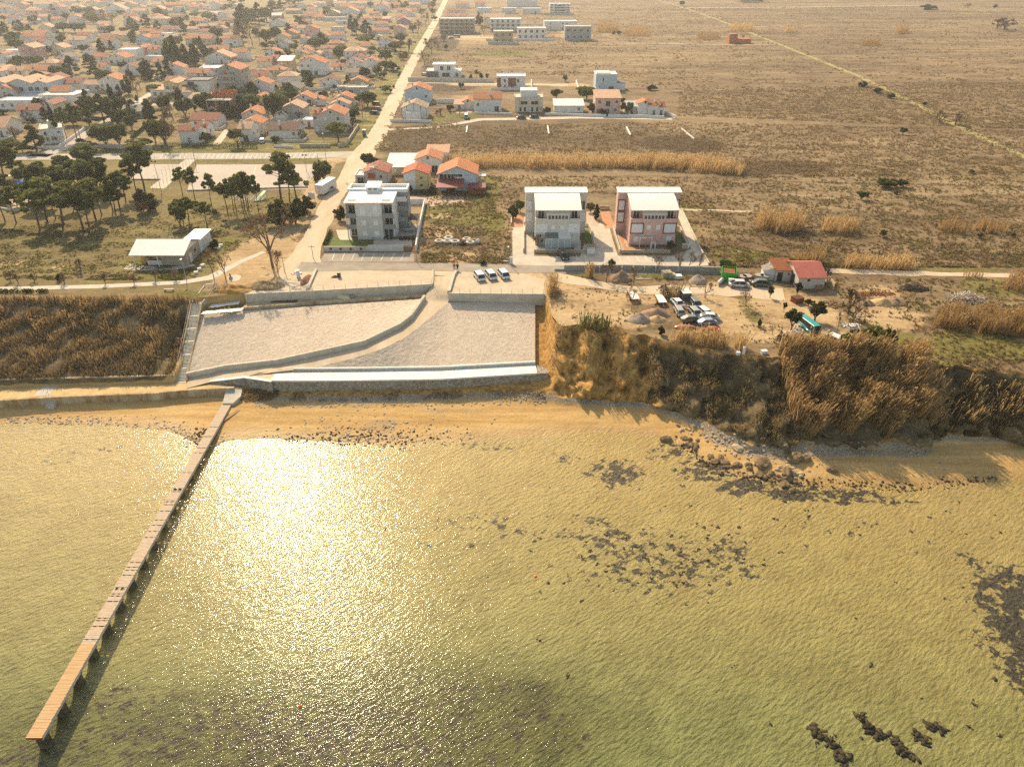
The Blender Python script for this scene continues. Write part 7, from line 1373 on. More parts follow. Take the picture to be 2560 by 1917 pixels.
# ------------------------------------------------------------------ twin barrel-roofed houses
def barrel(px, py, w, label, wk, trim, mir=1):
 p = W(px, py); r = thing('apartment_house', label, 'building', p); wm = wallm(wk) if wk != 'A' else mat('ivory_plaster', (.68, .63, .54), .9, (.60, .55, .47), .6); tm = wallm(trim) if trim != 'A' else wm; tm2 = mat('brick_red_trim', (.34, .10, .07), .85) if wk == 'P' else wm
 h1, h2, h3, D = 2.75, 5.5, 8.3, 8.0; rm = mat('cream_barrel_roof', (.85, .80, .70), .55, (.78, .72, .62), .5, stretch=(1, 4, 1))
 mb = MB(); mb.box(-w/2, w/2, 0, D, 0, h2); mb.build('wall', wm, r)
 mb = MB(); mb.box(-w/2+.2, w/2-.2, 1.6, D, h2+.003, h3); mb.build('loft_wall', wm, r)
 mb = MB()
 for x0 in (-w/2, w/2-.2): mb.extr([(.9, h2+.003), (D, h2+.003), (D, h3+1.5), (1.6, h3)], 'x', x0+.003, x0+.197)
 mb.build('side_wall', wm, r)
 n = 10; pr = [(-.35+D*i/n*1.04, h3+1.6*math.sin(i/n*1.5)/math.sin(1.5)) for i in range(n+1)]; prof = pr+[(y, z+.16) for y, z in pr[::-1]]
 mb = MB(); mb.extr(prof[::-1], 'x', -w/2-.15, w/2+.15); mb.extr([(1.6, h3), (D, h3), (D, h3+1.45)]+[(y, z-.02) for y, z in pr[::-1][1:-1]], 'x', -w/2+.21, w/2-.21); 
 mb.build('barrel_roof', rm, r)
 mb = MB()
 for x0, x1 in ((-w/2, -w*.255), (w*.255, w/2)): mb.box(x0, x1, 0, .15, h2+.003, h2+.85)
 mb.box(-w/2, -w/2+.15, .153, 1.6, h2+.003, h2+.85); mb.box(w/2-.15, w/2, .153, 1.6, h2+.003, h2+.85); mb.build('terrace_parapet', wm, r)
 mb = MB(); mb.box(-w*.25, w*.25, .0, 1.597, h2+.003, h3-.95); mb.build('dormer', wm, r)
 mb = MB(); t_ = [(-w*.265, -.25, h3-.94), (w*.265, -.25, h3-.94), (w*.265, 1.7, h3-.15), (-w*.265, 1.7, h3-.15)]; mb.add(t_+[(x, y, z+.12) for x, y, z in t_], [(3, 2, 1, 0), (4, 5, 6, 7), (0, 1, 5, 4), (1, 2, 6, 5), (2, 3, 7, 6), (3, 0, 4, 7)]); mb.build('dormer_roof', rm, r)
 for i in range(6): win(r, -w*.225+w*.45*(i+.5)/6, h2+1.15, w*.45/6-.05, 1.0, 0)
 for x in (-w*.37, w*.37): win(r, x, h2+1.2, 1.5, 2.1, 1.6)
 for x in (-w*.355, w*.355):
  if wk == 'P':
   mb = MB()
   for b in ((x-1.6, x-1.35, 2.95, 5.1), (x+1.35, x+1.6, 2.95, 5.1), (x-1.6, x+1.6, 5.103, 5.35), (x-1.6, x+1.6, 2.7, 2.947)): mb.box(b[0], b[1], -.1, -.003, b[2], b[3])
   mb.build('window_surround', tm2, r)
  win(r, x, 4.02, 2.6, 2.1, 0, style='shut', name='roller_shutter'); win(r, x, 1.4, 1.15, 1.25, 0, style='shut')
 for x in (-w*.1, w*.1): win(r, x, 4.2, 1.0, 1.1, 0, style='shut')
 # wide rear block
 bw = w+4.2; mb = MB(); mb.box(-bw/2-.1, bw/2-.1, D+.003, D+3.0, 0, h3+1.75); mb.build('rear_block', wm, r)
 pr = [(D-.2+3.4*i/8, h3+1.75+.32*math.sin(i/8*math.pi*.62)) for i in range(9)]; mb = MB(); mb.extr(([(y, z+.15) for y, z in pr]+[(y, z-.01) for y, z in pr[::-1]]), 'x', -bw/2-.3, bw/2+.1); mb.extr([(D+.01, h3+1.753), (D+2.9, h3+1.753)]+[(y, z-.02) for y, z in pr[::-1] if D+.01 < y < D+2.9], 'x', -bw/2-.08, bw/2-.12); mb.build('rear_barrel_roof', rm, r)
 for sx in (-1, 1):
  xc = sx*(bw/2-.95)-.1
  for z in (4.1, 7.0):
   if wk == 'P':
    mb = MB()
    for b in ((xc-.95, xc-.75, z-1.2, z+1.2), (xc+.75, xc+.93, z-1.2, z+1.2), (xc-.95, xc+.93, z+1.203, z+1.45), (xc-.95, xc+.93, z-1.45, z-1.203)): mb.box(b[0], b[1], D-.1, D-.0, b[2], b[3])
    mb.build('window_surround', tm2, r)
   win(r, xc, z, 1.4, 2.2, D, style='shut' if not (wk == 'A' and sx > 0 and z > 5) else 'glass')
 return r, w, h1, h2
r, w, h1, h2 = barrel(1393, 612, 10.5, 'ivory three-storey house with cream barrel roof and glazed porch', 'A', 'A')
for x0, x1 in ((-2.9, .05), (.15, 2.9)):
 mb = MB(); 
 for x in (x0, (x0+x1)/2, x1): mb.box(x-.06, x+.06, -2.4, -2.28, 0, 2.3); mb.box(x-.05, x+.05, -2.277, -.003, 2.35, 2.45)
 mb.box(x0, x1, -2.41, -2.27, 2.303, 2.42); mb.build('porch_frame', M('frame'), r); mb = MB(); mb.box(x0+.07, x1-.07, -2.36, -2.32, .05, 2.28); mb.build('porch_glass', mat('pale_glazing', (.42, .48, .46), .15, (.36, .42, .41), .4), r)
 mb = MB(); t_ = [(x0-.08, -2.5, 2.46), (x1+.08, -2.5, 2.46), (x1+.08, -.004, 2.95), (x0-.08, -.004, 2.95)]; mb.add(t_+[(x, y, z+.06) for x, y, z in t_], [(3, 2, 1, 0), (4, 5, 6, 7), (0, 1, 5, 4), (1, 2, 6, 5), (2, 3, 7, 6), (3, 0, 4, 7)]); mb.build('porch_roof', M('concw') if x0 > 0 else mat('porch_dark_glass', (.16, .2, .19), .2), r)
r, w, h1, h2 = barrel(1629, 612, 10.8, 'pink three-storey house with brick red window bands and barrel roof', 'P', 'P')
p = W(1613, 619); r = thing('pergola', 'white square garden pergola in front of the pink house', 'pergola', p); mb = MB()
for x in (-1.4, 1.4):
 for y in (0, 2.6): mb.box(x-.07, x+.07, y-.07, y+.07, 0, 2.4)
mb.box(-1.5, 1.5, -.1, .05, 2.403, 2.55); mb.box(-1.5, 1.5, 2.55, 2.7, 2.403, 2.55); mb.box(-1.5, -1.35, .053, 2.547, 2.403, 2.55); mb.box(1.35, 1.5, .053, 2.547, 2.403, 2.55); mb.build('frame', M('frame'), r); mb = MB(); mb.box(-1.35, 1.35, 1.3, 2.6, 2.553, 2.62); mb.build('awning', M('concw'), r)
p = W(1631, 627); r = thing('garden_arch', 'small white trellis arch by the stone wall of the pink house', 'trellis', p); mb = MB()
for x in (-.5, .5):
 for y in (-.35, .35): mb.box(x-.05, x+.05, y-.05, y+.05, 0, 1.9)
for y in (-.35, .35): mb.box(-.55, .55, y-.05, y+.05, 1.903, 2.0)
mb.build('frame', M('frame'), r)
for lab, pts, h_, m_ in (('honey stone front wall of the ivory barrel-roofed house', [(1335, 632, 10), (1468, 633, 10)], .8, 'stonew'), ('honey stone front wall of the pink house', [(1550, 633, 10), (1675, 633, 10)], .8, 'stonew'), ('curved pale wall bending round the pink house court', [(1550, 633, 10), (1540, 600, 10), (1533, 575, 10), (1540, 566, 10), (1556, 565, 10)], .9, 'conc'), ('low pale wall enclosing the lawn strip of the ivory house', [(1452, 565, 10), (1472, 567, 10), (1478, 580, 10), (1487, 618, 10)], .8, 'conc'), ('low pale wall enclosing the lawn strip of the pink house', [(1690, 570, 10), (1700, 575, 10), (1719, 618, 10)], .8, 'conc'), ('stone stub wall at the corner of the pink house lawn', [(1706, 622, 10), (1719, 622, 10)], .9, 'stonew'), ('stone stub wall at the corner of the ivory house lawn', [(1465, 620, 10), (1487, 620, 10)], .9, 'stonew'), ('low pale kerb wall along the far side of the paved yard', [(1703, 525, 10), (1748, 620, 10), (1772, 662, 10)], .5, 'conc'), ('brick red low wall beside the drive of the ivory house', [(1309, 577, 10), (1309, 632, 10)], 1.0, 'conc'), ('pale wall between the yard and the weedy plot', [(1279, 536, 10), (1278, 565, 10)], 1.0, 'conc'), ('wall closing the court behind the pink house', [(1498, 524, 10), (1524, 524, 10)], 1.0, 'stonew')):
 wallthing('garden_wall', lab, pts, .3, h_, M(m_))
wallthing('block_wall', 'dark weathered block wall along the yard below the parking bays', [(1386, 677, 10), (1410, 677, 10)], .35, .5, M('concg')); wallthing('block_wall', 'long grey buttressed block wall below the paved yard', [(1410, 677, 10), (1560, 676, 10), (1700, 679, 10), (1800, 682, 10)], .35, 1.3, M('concg'))
r = THINGS[-1]; 
for x in range(1470, 1790, 28): q_ = W(x, 678.5)-r.location; mb = MB(); mb.box(q_.x-.12, q_.x+.12, q_.y-.3, q_.y-.02, -.05, 1.2); mb.build('buttress', M('conc'), r)
# utility boxes
for px, py, s, lab in ((1477, 636, (1.7, .7, 1.3), 'pale utility cabinet at the end of the ivory house wall'), (1278, 661, (.7, .5, 1.5), 'white meter cabinet beside the lamp post at the yard entrance'), (1714, 622, (1.6, .5, 1.0), 'white cabinet set in the pink house lawn wall')):
 p = W(px, py); r = thing('utility_cabinet', lab, 'cabinet', p); mb = MB(); mb.box(-s[0]/2, s[0]/2, 0, s[1], 0, s[2]); mb.build('cabinet_body', M('concw'), r); mb = MB(); mb.box(-s[0]/2-.05, s[0]/2+.05, -.05, s[1]+.05, s[2]+.003, s[2]+.09); mb.build('cabinet_lid', M('conc'), r)
# ------------------------------------------------------------------ park pavilion
p = W(391, 663); r = thing('pavilion', 'white-roofed open pavilion with stacked boats and a closed store end', 'pavilion', p)
s = SC(391, 663); x0, xm, x1 = (342-391)/s, (406-391)/s, (471-391)/s
mb = MB(); mb.box(xm, x1, 0, 7.2, 0, 3.0); mb.build('wall', mat('mixed_board_wall', (.46, .38, .27), .9, (.30, .25, .19), .6), r)
mb = MB(); mb.extr([(0, 3.003), (7.2, 3.003), (3.6, 4.3)], 'x', x1-.2, x1); mb.build('gable', wallm('W'), r)
mb = MB(); mb.box(x0+2.5, xm-.003, .1, .3, 0, 1.0); mb.build('parapet', wallm('W'), r)
for x, y in ((x0+.4, -1.2), (x0+5.6, -1.2), (x0+.4, 6.8), (x0+5, 6.8)): mb = MB(); mb.box(x-.08, x+.08, y-.08, y+.08, 0, 2.75); mb.build('post', M('frame'), r)
rf = MB(); prof = [(-1.5, 2.72), (3.6, 4.55), (8.0, 2.95), (8.0, 3.1), (3.6, 4.72), (-1.5, 2.87)]; rf.add([(x0-.4, u, z) for u, z in prof]+[(x1+.3, u, z) for u, z in prof], [(0, 1, 4, 5), (1, 2, 3, 4), (11, 10, 7, 6), (10, 9, 8, 7), (6, 7, 1, 0), (7, 8, 2, 1), (5, 4, 10, 11), (4, 3, 9, 10), (0, 5, 11, 6), (8, 9, 3, 2)]); rf.build('roof', mat('white_sheet_roof', (.84, .81, .74), .55, (.76, .72, .64), .4, stretch=(3, .4, 1)), r)
win(r, 0, 1.7, 1.5, 1.3, 4.8, '+x', x=x1, name='window'); mb = MB(); mb.box(x1+.003, x1+.05, 1.5, 2.7, 0, 2.1); mb.build('door', wallm('W'), r)
mb = MB(); ax0, ay0 = x1-3.2, 7.6; q0 = [(ax0, ay0), (ax0+3.2, ay0), (ax0+3.2, ay0+7), (ax0, ay0+7)]; mb.prism(q0, 0, 2.9); mb.build('annex_wall', wallm('W'), r); mb = MB(); q1 = [(ax0-.4, ay0-.1), (ax0+3.6, ay0-.1), (ax0+3.6, ay0+7.4), (ax0-.4, ay0+7.4)]; mb.prism(q1, 2.903, 3.1); mb.build('annex_roof', mat('white_sheet_roof', (.84, .81, .74)), r)
sheet('pavilion_slab', [(308, 672), (325, 658), (345, 664), (420, 668), (480, 660), (490, 664), (440, 675), (350, 677)], M('conc'), 2)
g = random.Random(9); mb = MB()
for i in range(60):
 c_ = Vector((g.uniform(x0+.6, xm-.8), g.uniform(.8, 4), g.uniform(.2, 1.5))); d = Vector((g.uniform(-1, 1), g.uniform(-.3, .3), g.uniform(-.15, .15))).normalized()*g.uniform(.6, 1.3); mb.tube(c_-d, c_+d, .06, .05, 4)
tag(mb.build('wood_pile', M('wood'), None, loc=p), 'heap of poles and planks stored under the open pavilion roof', 'wood pile')
# ------------------------------------------------------------------ vehicles
def car(px, py, rz, col, label, kind='hatch', L=4.2, wd=1.76, H_=1.48, group=None, cname=None, sink=0, z=None):
 """rz: heading angle (0 = nose toward the camera, -y), body lofted from side profile, tapered cabin"""
 p = W(px, py, PZ if z is None else z); p.z -= sink; name = {'hatch': 'parked_car', 'van': 'van', 'suv': 'parked_car', 'sedan': 'parked_car', 'wreck': 'scrap_car'}[kind]
 r = thing(name, label, 'van' if kind == 'van' else 'car', p, R(rz), group); pm = paint(cname or f"car_paint_{int(col[0]*99)}_{int(col[1]*99)}_{int(col[2]*99)}", col); hl = L/2
 hood, ws, rr, tail = {'hatch': (.78, -.42, .30, .46), 'suv': (.92, -.40, .36, .47), 'sedan': (.80, -.34, .18, .36), 'van': (.95, -.62, .44, .49), 'wreck': (.78, -.36, .2, .4)}[kind]; belt = hood+.08
 # lower body, sections along y (nose -hl .. tail +hl)
 sec = [(-hl, .45, .72, .82), (-hl*.93, .30, hood-.06, .95), (-hl*.6, .26, hood, 1), (L*ws*.9, .26, belt, 1), (0, .26, belt+.02, 1), (L*rr, .26, belt+.03, 1), (hl*.93, .30, belt-.0 if kind != 'sedan' else belt-.04, .96), (hl, .48, belt-.16, .84)]
 mb = MB(); V = []
 for y, z0, z1, k in sec:
  w2 = wd/2*k; V += [(-w2*.9, y, z0), (-w2, y, z0+.14), (-w2, y, z1-.14), (-w2*.86, y, z1), (w2*.86, y, z1), (w2, y, z1-.14), (w2, y, z0+.14), (w2*.9, y, z0)]
 F_ = []
 for i in range(len(sec)-1):
  for j in range(8): a, b = i*8+j, i*8+(j+1) % 8; F_.append((a, b, b+8, a+8))
 F_ += [tuple(range(8))[::-1], tuple(range(len(V)-8, len(V)))]; mb.add(V, F_); bd = mb.build('body', pm, r, True)
 # cabin glass and roof panel
 y0, y1, y2, y3 = L*ws, L*(ws+ (.15 if kind != 'van' else .08)), L*rr, L*tail; wb, wt = wd*.46, wd*.38
 mb = MB(); V = [(-wb, y0, belt-.02), (wb, y0, belt-.02), (wb, y3, belt), (-wb, y3, belt), (-wt, y1, H_-.05), (wt, y1, H_-.05), (wt, y2, H_-.05), (-wt, y2, H_-.05)]
 mb.add(V, [(0, 1, 5, 4), (1, 2, 6, 5), (2, 3, 7, 6), (3, 0, 4, 7)]); mb.build('glasshouse', M('glass') if kind != 'wreck' else M('glass'), r)
 mb = MB(); V = [(-wt-.02, y1-.08, H_-.06), (wt+.02, y1-.08, H_-.06), (wt+.02, y2+.06, H_-.06), (-wt-.02, y2+.06, H_-.06), (-wt*.9, y1+.1, H_), (wt*.9, y1+.1, H_), (wt*.9, y2-.1, H_), (-wt*.9, y2-.1, H_)]; mb.add(V, [(0, 1, 5, 4), (1, 2, 6, 5), (2, 3, 7, 6), (3, 0, 4, 7), (4, 5, 6, 7)])
 for sx in (-1, 1):
  for a, b in (((sx*wb, y0, belt), (sx*wt, y1, H_-.05)), ((sx*wb, (y0+y3)/2, belt), (sx*wt, (y1+y2)/2, H_-.05)), ((sx*wb, y3, belt), (sx*wt, y2, H_-.05))): mb.tube(Vector(a)*1.005, Vector(b)*1.005, .045, n=5)
 mb.build('roof', pm, r, False)
 for sx in (-1, 1):
  for sy in (-.31, .30):
   wh = MB(); x = sx*wd*.46; wh.tube((x-.1*sx, L*sy, .32), (x+.11*sx, L*sy, .32), .32, n=14); o = wh.build('wheel', M('rubber'), r); hb = MB(); hb.tube((x+.112*sx, L*sy, .32), (x+.125*sx, L*sy, .32), .19, n=10); hb.build('rim', M('steel'), o)
  if kind != 'wreck':
   mb = MB(); mb.box(sx*wd*.40-.17, sx*wd*.40+.13, -hl-.005, -hl+.12, .60, .73); mb.build('headlight', M('plastic'), r)
   mb = MB(); mb.box(sx*wd*.40-.1, sx*wd*.40+.1, hl-.1, hl+.012, .66, .82); mb.build('tail_light', mat('red_lens', (.35, .02, .02), .3), r)
   mb = MB(); mb.box(sx*wd*.53-.09, sx*wd*.53+.09, y0+.25, y0+.37, belt, belt+.14); mb.build('mirror', pm, r)
 if kind != 'wreck': mb = MB(); mb.box(-.38, .38, -hl-.012, -hl+.05, .42, .56); mb.build('grille', M('dark'), r); mb = MB(); mb.box(-.24, .24, -hl-.03, -hl-.013, .44, .54); mb.build('number_plate', M('plastic'), r)
 return r
WH = (.80, .79, .76)
car(1199, 697, 19, WH, 'white hatchback closest to the two walkers on the gravel lot', group='white cars on the gravel lot')
car(1227, 694, 21, WH, 'white hatchback in the middle of three on the gravel lot', group='white cars on the gravel lot')
car(1259, 692, 20, WH, 'white hatchback farthest from the two walkers on the gravel lot', group='white cars on the gravel lot')
car(1409, 644, 14, (.03, .028, .026), 'black car parked in the bay before the ivory house', 'suv', 4.5, 1.85, 1.62)
car(821, 480, -22, (.45, .44, .42), 'silver car parked on the dirt road verge by the white trailer', 'hatch')
car(656, 357, 12, WH, 'white car parked in the garden drive of the arched house', 'hatch')
car(937, 286, 80, (.04, .035, .03), 'black car parked at the roadside gate', 'hatch'); car(943, 276, 80, (.22, .03, .03), 'maroon car parked at the roadside gate', 'hatch'); car(941, 263, 80, (.35, .06, .05), 'red car parked deepest in the roadside bay', 'hatch')
car(1303, 298, 88, (.04, .05, .06), 'dark car in front of the cream double villa', 'sedan'); car(1336, 296, 88, (.05, .07, .08), 'blue-black car beside the dark one at the cream double villa', 'sedan')
car(1166, 296, 3, WH, 'white pickup van standing on the grass by the lane', 'van', 4.8, 1.8, 1.9); car(1141, 95, 80, WH, 'white van on the building site road', 'van', 5.2, 1.9, 2.2); car(1129, 98, 80, (.3, .3, .3), 'grey car beside the white van on the building site', 'hatch'); car(1062, 190, 60, (.6, .6, .58), 'silver car parked beside the modern white villa', 'hatch'); car(1036, 107, 0, (.5, .5, .48), 'pale car parked under the roadside trees', 'hatch')
# scrap yard (crop Q: origin 1640,720 scale 12.29)
def Q(x, y): return NP('Q', x, y)
for x, y, rz, col, lab, k in ((650, 530, 16, WH, 'white scrap saloon with sunroof among dry weeds', 'sedan'), (710, 800, 5, (.36, .33, .28), 'dusty brown scrap jeep behind the black wreck', 'suv'), (1190, 520, 8, (.16, .17, .17), 'dark grey scrap car at the back of the yard', 'hatch'), (1170, 800, 12, (.33, .34, .30), 'greenish grey scrap hatchback in the middle of the yard', 'hatch'), (1470, 800, 18, WH, 'white scrap hatchback with green doors', 'hatch'), (1050, 1030, 95, (.17, .19, .15), 'dark olive scrap estate lying crosswise', 'wreck'), (1560, 1130, 98, (.28, .32, .42), 'blue-grey scrap car lying crosswise behind red panels', 'wreck'), (1640, 960, 80, (.72, .68, .60), 'pale scrap pickup half hidden behind the white hatchback', 'wreck')):
 px, py = Q(x, y); car(px, py, rz, col, lab, k, 3.75, 1.52, 1.3)
px, py = NP('S', 910, 645); car(px, py, 14, (.02, .30, .30), 'turquoise van between two olive trees', 'van', 4.7, 1.85, 1.95)
px, py = NP('S', 1150, 765); car(px, py, 210, WH, 'white hatchback nose into the dark bushes', 'hatch'); car(*NP('S', 505, 262), 80, (.10, .12, .07), 'dark green scrap car before the cable drums', 'wreck'); car(*NP('S', 305, 270), 85, (.6, .58, .55), 'stripped white car shell beside the green container', 'wreck'); px, py = NP('H', 705, 775); car(px, py, 200, WH, 'white car mostly hidden behind dark bushes at the yard edge', 'hatch')
def boxthing(name, label, cat, c, x, y, s, m, rz=0, lid=None, z=None):
 px, py = NP(c, x, y); p = W(px, py, PZ if z is None else z); r = thing(name, label, cat, p, R(rz)); mb = MB(); mb.box(-s[0]/2, s[0]/2, 0, s[1], 0, s[2]); mb.build('box_body', m, r)
 mb = MB(); mb.box(-s[0]/2-.04, s[0]/2+.04, -.04, s[1]+.04, s[2]+.003, s[2]+.09); mb.build('top', lid or m, r); return r
boxthing('box_trailer', 'grey-sided box trailer with white top in the scrap yard', 'trailer', 'Q', 940, 400, (1.7, 2.4, 1.6), mat('dark_grey_box', (.15, .14, .13)), 6, M('concw'))
for x, y, lab, c in ((195, 560, 'flatbed with bleached white deck beside the scrap cars', 'Q'), (855, 405, 'lone flatbed trailer with pale deck beneath a bare tree', 'G')):
 px, py = NP(c, x, y); r = thing('flatbed_trailer', lab, 'trailer', W(px, py), R(4)); mb = MB(); mb.box(-.85, .85, 0, 3.6, .75, .87); mb.build('deck', M('concw'), r); mb = MB(); mb.box(-.9, -.851, 0, 3.6, .7, 1.1); mb.build('side_board', M('rust'), r)
 for sx in (-.75, .75): wh = MB(); wh.tube((sx-.1, 1.2, .33), (sx+.1, 1.2, .33), .33, n=12); wh.build('wheel', M('rubber'), r)
 mb = MB(); mb.tube((0, -1.4, .5), (0, .1, .7), .05); mb.build('drawbar', M('rust'), r)
px, py = Q(1240, 300); r = thing('pipe_frame', 'rusty pipe gate frame at the back of the scrap yard', 'frame', W(px, py)); mb = MB()
for x in (-1.6, 1.6): mb.tube((x, 0, 0), (x, 0, 2.4), .06)
mb.tube((-1.6, 0, 2.4), (1.6, 0, 2.4), .06); mb.tube((-1.6, 0, .9), (1.6, 0, .9), .04); mb.build('pipes', M('rust'), r)
for x, y, s, rz, col, lab in ((900, 1230, (4.2, 1.5, .5), -3, (.40, .16, .08), 'rusty red flat boat hull lying in the reeds'), (1440, 1290, (1.3, 1.0, .35), 10, (.75, .16, .08), 'bright orange-red car bonnet lying beside the blue-grey wreck'), (1770, 1270, (1.9, 1.1, .5), -12, (.70, .12, .10), 'curved red car wing at the end of the scrap row'), (1930, 1340, (.7, .7, .5), 0, (.72, .15, .08), 'small red panel leaning in the grass past the wing')):
 px, py = Q(x, y); bm = bmesh.new(); bmesh.ops.create_uvsphere(bm, u_segments=20, v_segments=10, radius=.5)
 for v in bm.verts: v.co.z = max(v.co.z, -.05); v.co.x *= s[0]; v.co.y *= s[1]; v.co.z = v.co.z*s[2]*2
 me = bpy.data.meshes.new('car_scrap'); bm.to_mesh(me); bm.free(); me.materials.append(paint('scrap_'+str(x), col)); tag(link('car_scrap', me, None, W(px, py)+Vector((0, 0, .12)), R(rz)), lab, 'scrap')
# yard sheds (crop S: origin 1760,640, scale 3.531)
px, py = NP('S', 935, 290); p = W(px, py); s_ = SC(px, py); w = 232/3.531/s_; r = thing('shed', 'concrete block shed under a wide red sheet roof', 'shed', p); mb = MB(); mb.extr([(0, 0), (8.2, 0), (8.2, 2.6), (4.6, 3.9), (0, 2.5)], 'x', -w/2, w/2); mb.build('wall', wallm('L'), r)
mb = MB(); prof = [(-.4, 2.42), (4.6, 4.0), (8.6, 2.6), (8.6, 2.75), (4.6, 4.15), (-.4, 2.57)]; mb.add([(-w/2-.3, u, z) for u, z in prof]+[(w/2+.3, u, z) for u, z in prof], [(0, 1, 4, 5), (1, 2, 3, 4), (11, 10, 7, 6), (10, 9, 8, 7), (6, 7, 1, 0), (7, 8, 2, 1), (5, 4, 10, 11), (4, 3, 9, 10), (0, 5, 11, 6), (8, 9, 3, 2)]); mb.build('roof', M('redsheet'), r); win(r, -w*.12, 1.9, .8, .8, 0); mb = MB(); mb.box(w*.18, w*.46, -.3, -.003, 0, .9); mb.build('low_bench', M('wood'), r)
mb = MB(); mb.box(-w/2-.06, -w/2-.003, 2.2, 5.6, 0, 2.2); mb.build('doorway', M('glass'), r)
px, py = NP('S', 700, 222); p = W(px, py); r = thing('shed', 'small block shed with rusty striped roof beside the red-roofed one', 'shed', p); mb = MB(); mb.extr([(0, 0), (5, 0), (5, 3.0), (0, 2.4)], 'x', -1.9, 1.9); mb.build('wall', wallm('L'), r); mb = MB(); mb.add([(-2.2, -.3, 2.4), (2.2, -.3, 2.4), (2.2, 5.2, 3.05), (-2.2, 5.2, 3.05), (-2.2, -.3, 2.52), (2.2, -.3, 2.52), (2.2, 5.2, 3.17), (-2.2, 5.2, 3.17)], [(3, 2, 1, 0), (4, 5, 6, 7), (0, 1, 5, 4), (1, 2, 6, 5), (2, 3, 7, 6), (3, 0, 4, 7)]); mb.build('roof', M('rust'), r); mb = MB(); mb.box(-1.5, -.4, -.05, -.003, 0, 2.0); mb.build('doorway', M('glass'), r); win(r, .8, 1.6, .6, .6, 0)
px, py = NP('S', 590, 212); p = W(px, py); r = thing('shed', 'little whitewashed hut with hole in its roof', 'shed', p, R(-8)); mb = MB(); mb.extr([(-1.7, 0), (1.7, 0), (1.7, 2.0), (0, 2.7), (-1.7, 2.0)], 'y', 0, 2.8); mb.build('wall', wallm('W'), r); mb = MB(); mb.add([(-2, -.2, 1.95), (0, -.2, 2.78), (0, 3, 2.78), (-2, 3, 1.95)], [(0, 1, 2, 3)]); mb.add([(0, -.2, 2.78), (2, -.2, 1.95), (2, 3, 1.95), (0, 3, 2.78)], [(0, 1, 2, 3)]); mb.build('roof', mat('patched_sheet', (.35, .30, .25), .8, (.12, .09, .07), 1.5), r)
px, py = NP('S', 212, 235); p = W(px, py); r = thing('container', 'bright green open-top container holding brown timber', 'container', p, R(-14)); gm = paint('green_container', (.03, .33, .02)); mb = MB()
for b in ((-1.5, 1.5, 0, .08), (-1.5, 1.5, 3.6, 3.68), (-1.5, -1.42, .08, 3.6), (1.42, 1.5, .08, 3.6)): mb.box(*b, 0, 2.2)
mb.box(-1.42, 1.42, .08, 3.6, 0, .2); mb.build('container_shell', gm, r)
p2 = p+Vector((0, 0, .2)); mb = MB(); mb.box(-1.2, 1.2, .3, 3.4, 0, 1.7); tag(mb.build('timber_load', M('rust'), None, loc=p2, rz=R(-14)), 'rusty timber load filling the green container', 'timber')
boxthing('white_crate', 'tall white appliance box standing against the green container', 'box', 'S', 240, 262, (1.1, .8, 1.3), M('plastic'))
px, py = NP('S', 140, 240); r = thing('boat_trailer', 'small white boat hull tilted on the side of the green container', 'boat', W(px, py), R(-30)); bm = bmesh.new(); bmesh.ops.create_uvsphere(bm, u_segments=20, v_segments=10, radius=1)
for v in bm.verts: v.co.z = min(v.co.z, .15); v.co.x *= .6; v.co.y *= 1.7; v.co.z *= .6
me = bpy.data.meshes.new('hull'); bm.to_mesh(me); bm.free(); me.materials.append(M('plastic')); o = link('hull', me, r, (0, 0, .75)); o.rotation_euler = (0, R(-50), 0); mb = MB(); mb.box(-.5, .5, -.8, .8, .5, .58); o2 = mb.build('thwart', M('wood'), r)
for i, (x, y) in enumerate(((330, 225), (375, 222), (480, 215), (530, 220))):
 px, py = NP('S', x, y); r = thing('cable_drum', 'worn grey cable drum in the yard row, '+['next to the green container', 'second past the container', 'next past the dark green car', 'closest to the white hut'][i], 'drum', W(px, py)); mb = MB(); mb.tube((0, 0, .0), (0, 0, .14), .95, n=18); mb.tube((0, 0, 1.15), (0, 0, 1.29), .95, n=18); mb.build('flange', M('concg'), r); mb = MB(); mb.tube((0, 0, .14), (0, 0, 1.15), .5, n=14); mb.build('core', M('wood'), r)
g = random.Random(21)
def heap(name, label, cat, px, py, rx, ry, h, m, rough=.18, kind=None):
 p = W(px, py); bm = bmesh.new(); bmesh.ops.create_icosphere(bm, subdivisions=4, radius=1)
 for v in bm.verts:
  d = math.hypot(v.co.x, v.co.y); z = max(0, 1-d)**.9 if v.co.z >= -.02 else 0; nz = noise.fractal(Vector((v.co.x*2+px, v.co.y*2, 0)), 1, 2, 4)*rough
  v.co = Vector((v.co.x*rx*(1+nz*.6), v.co.y*ry*(1+nz*.6), (z*(1+nz)+nz*.2*z)*h-.02))
 me = bpy.data.meshes.new(name); bm.to_mesh(me); bm.free(); me.materials.append(m); me.polygons.foreach_set('use_smooth', [True]*len(me.polygons)); o = link(name, me, None, p); return tag(o, label, cat)
MG1 = mat('brown_aggregate', (.33, .22, .14), .95, (.24, .16, .10), 2, bump=.05, bscale=9); MG2 = mat('grey_aggregate', (.40, .32, .24), .95, (.30, .23, .17), 2, bump=.05, bscale=9); MG3 = mat('sand_heap', (.55, .38, .18), .95, (.44, .29, .13), 1.5, bump=.04, bscale=6)
heap('gravel_heap', 'smooth brown conical gravel heap below the grey block wall', 'heap', 1552, 697, 2.4, 2.2, 2.0, MG1); heap('gravel_heap', 'grey gravel heap near the green container', 'heap', 1745, 704, 2.1, 1.9, 1.6, MG2)
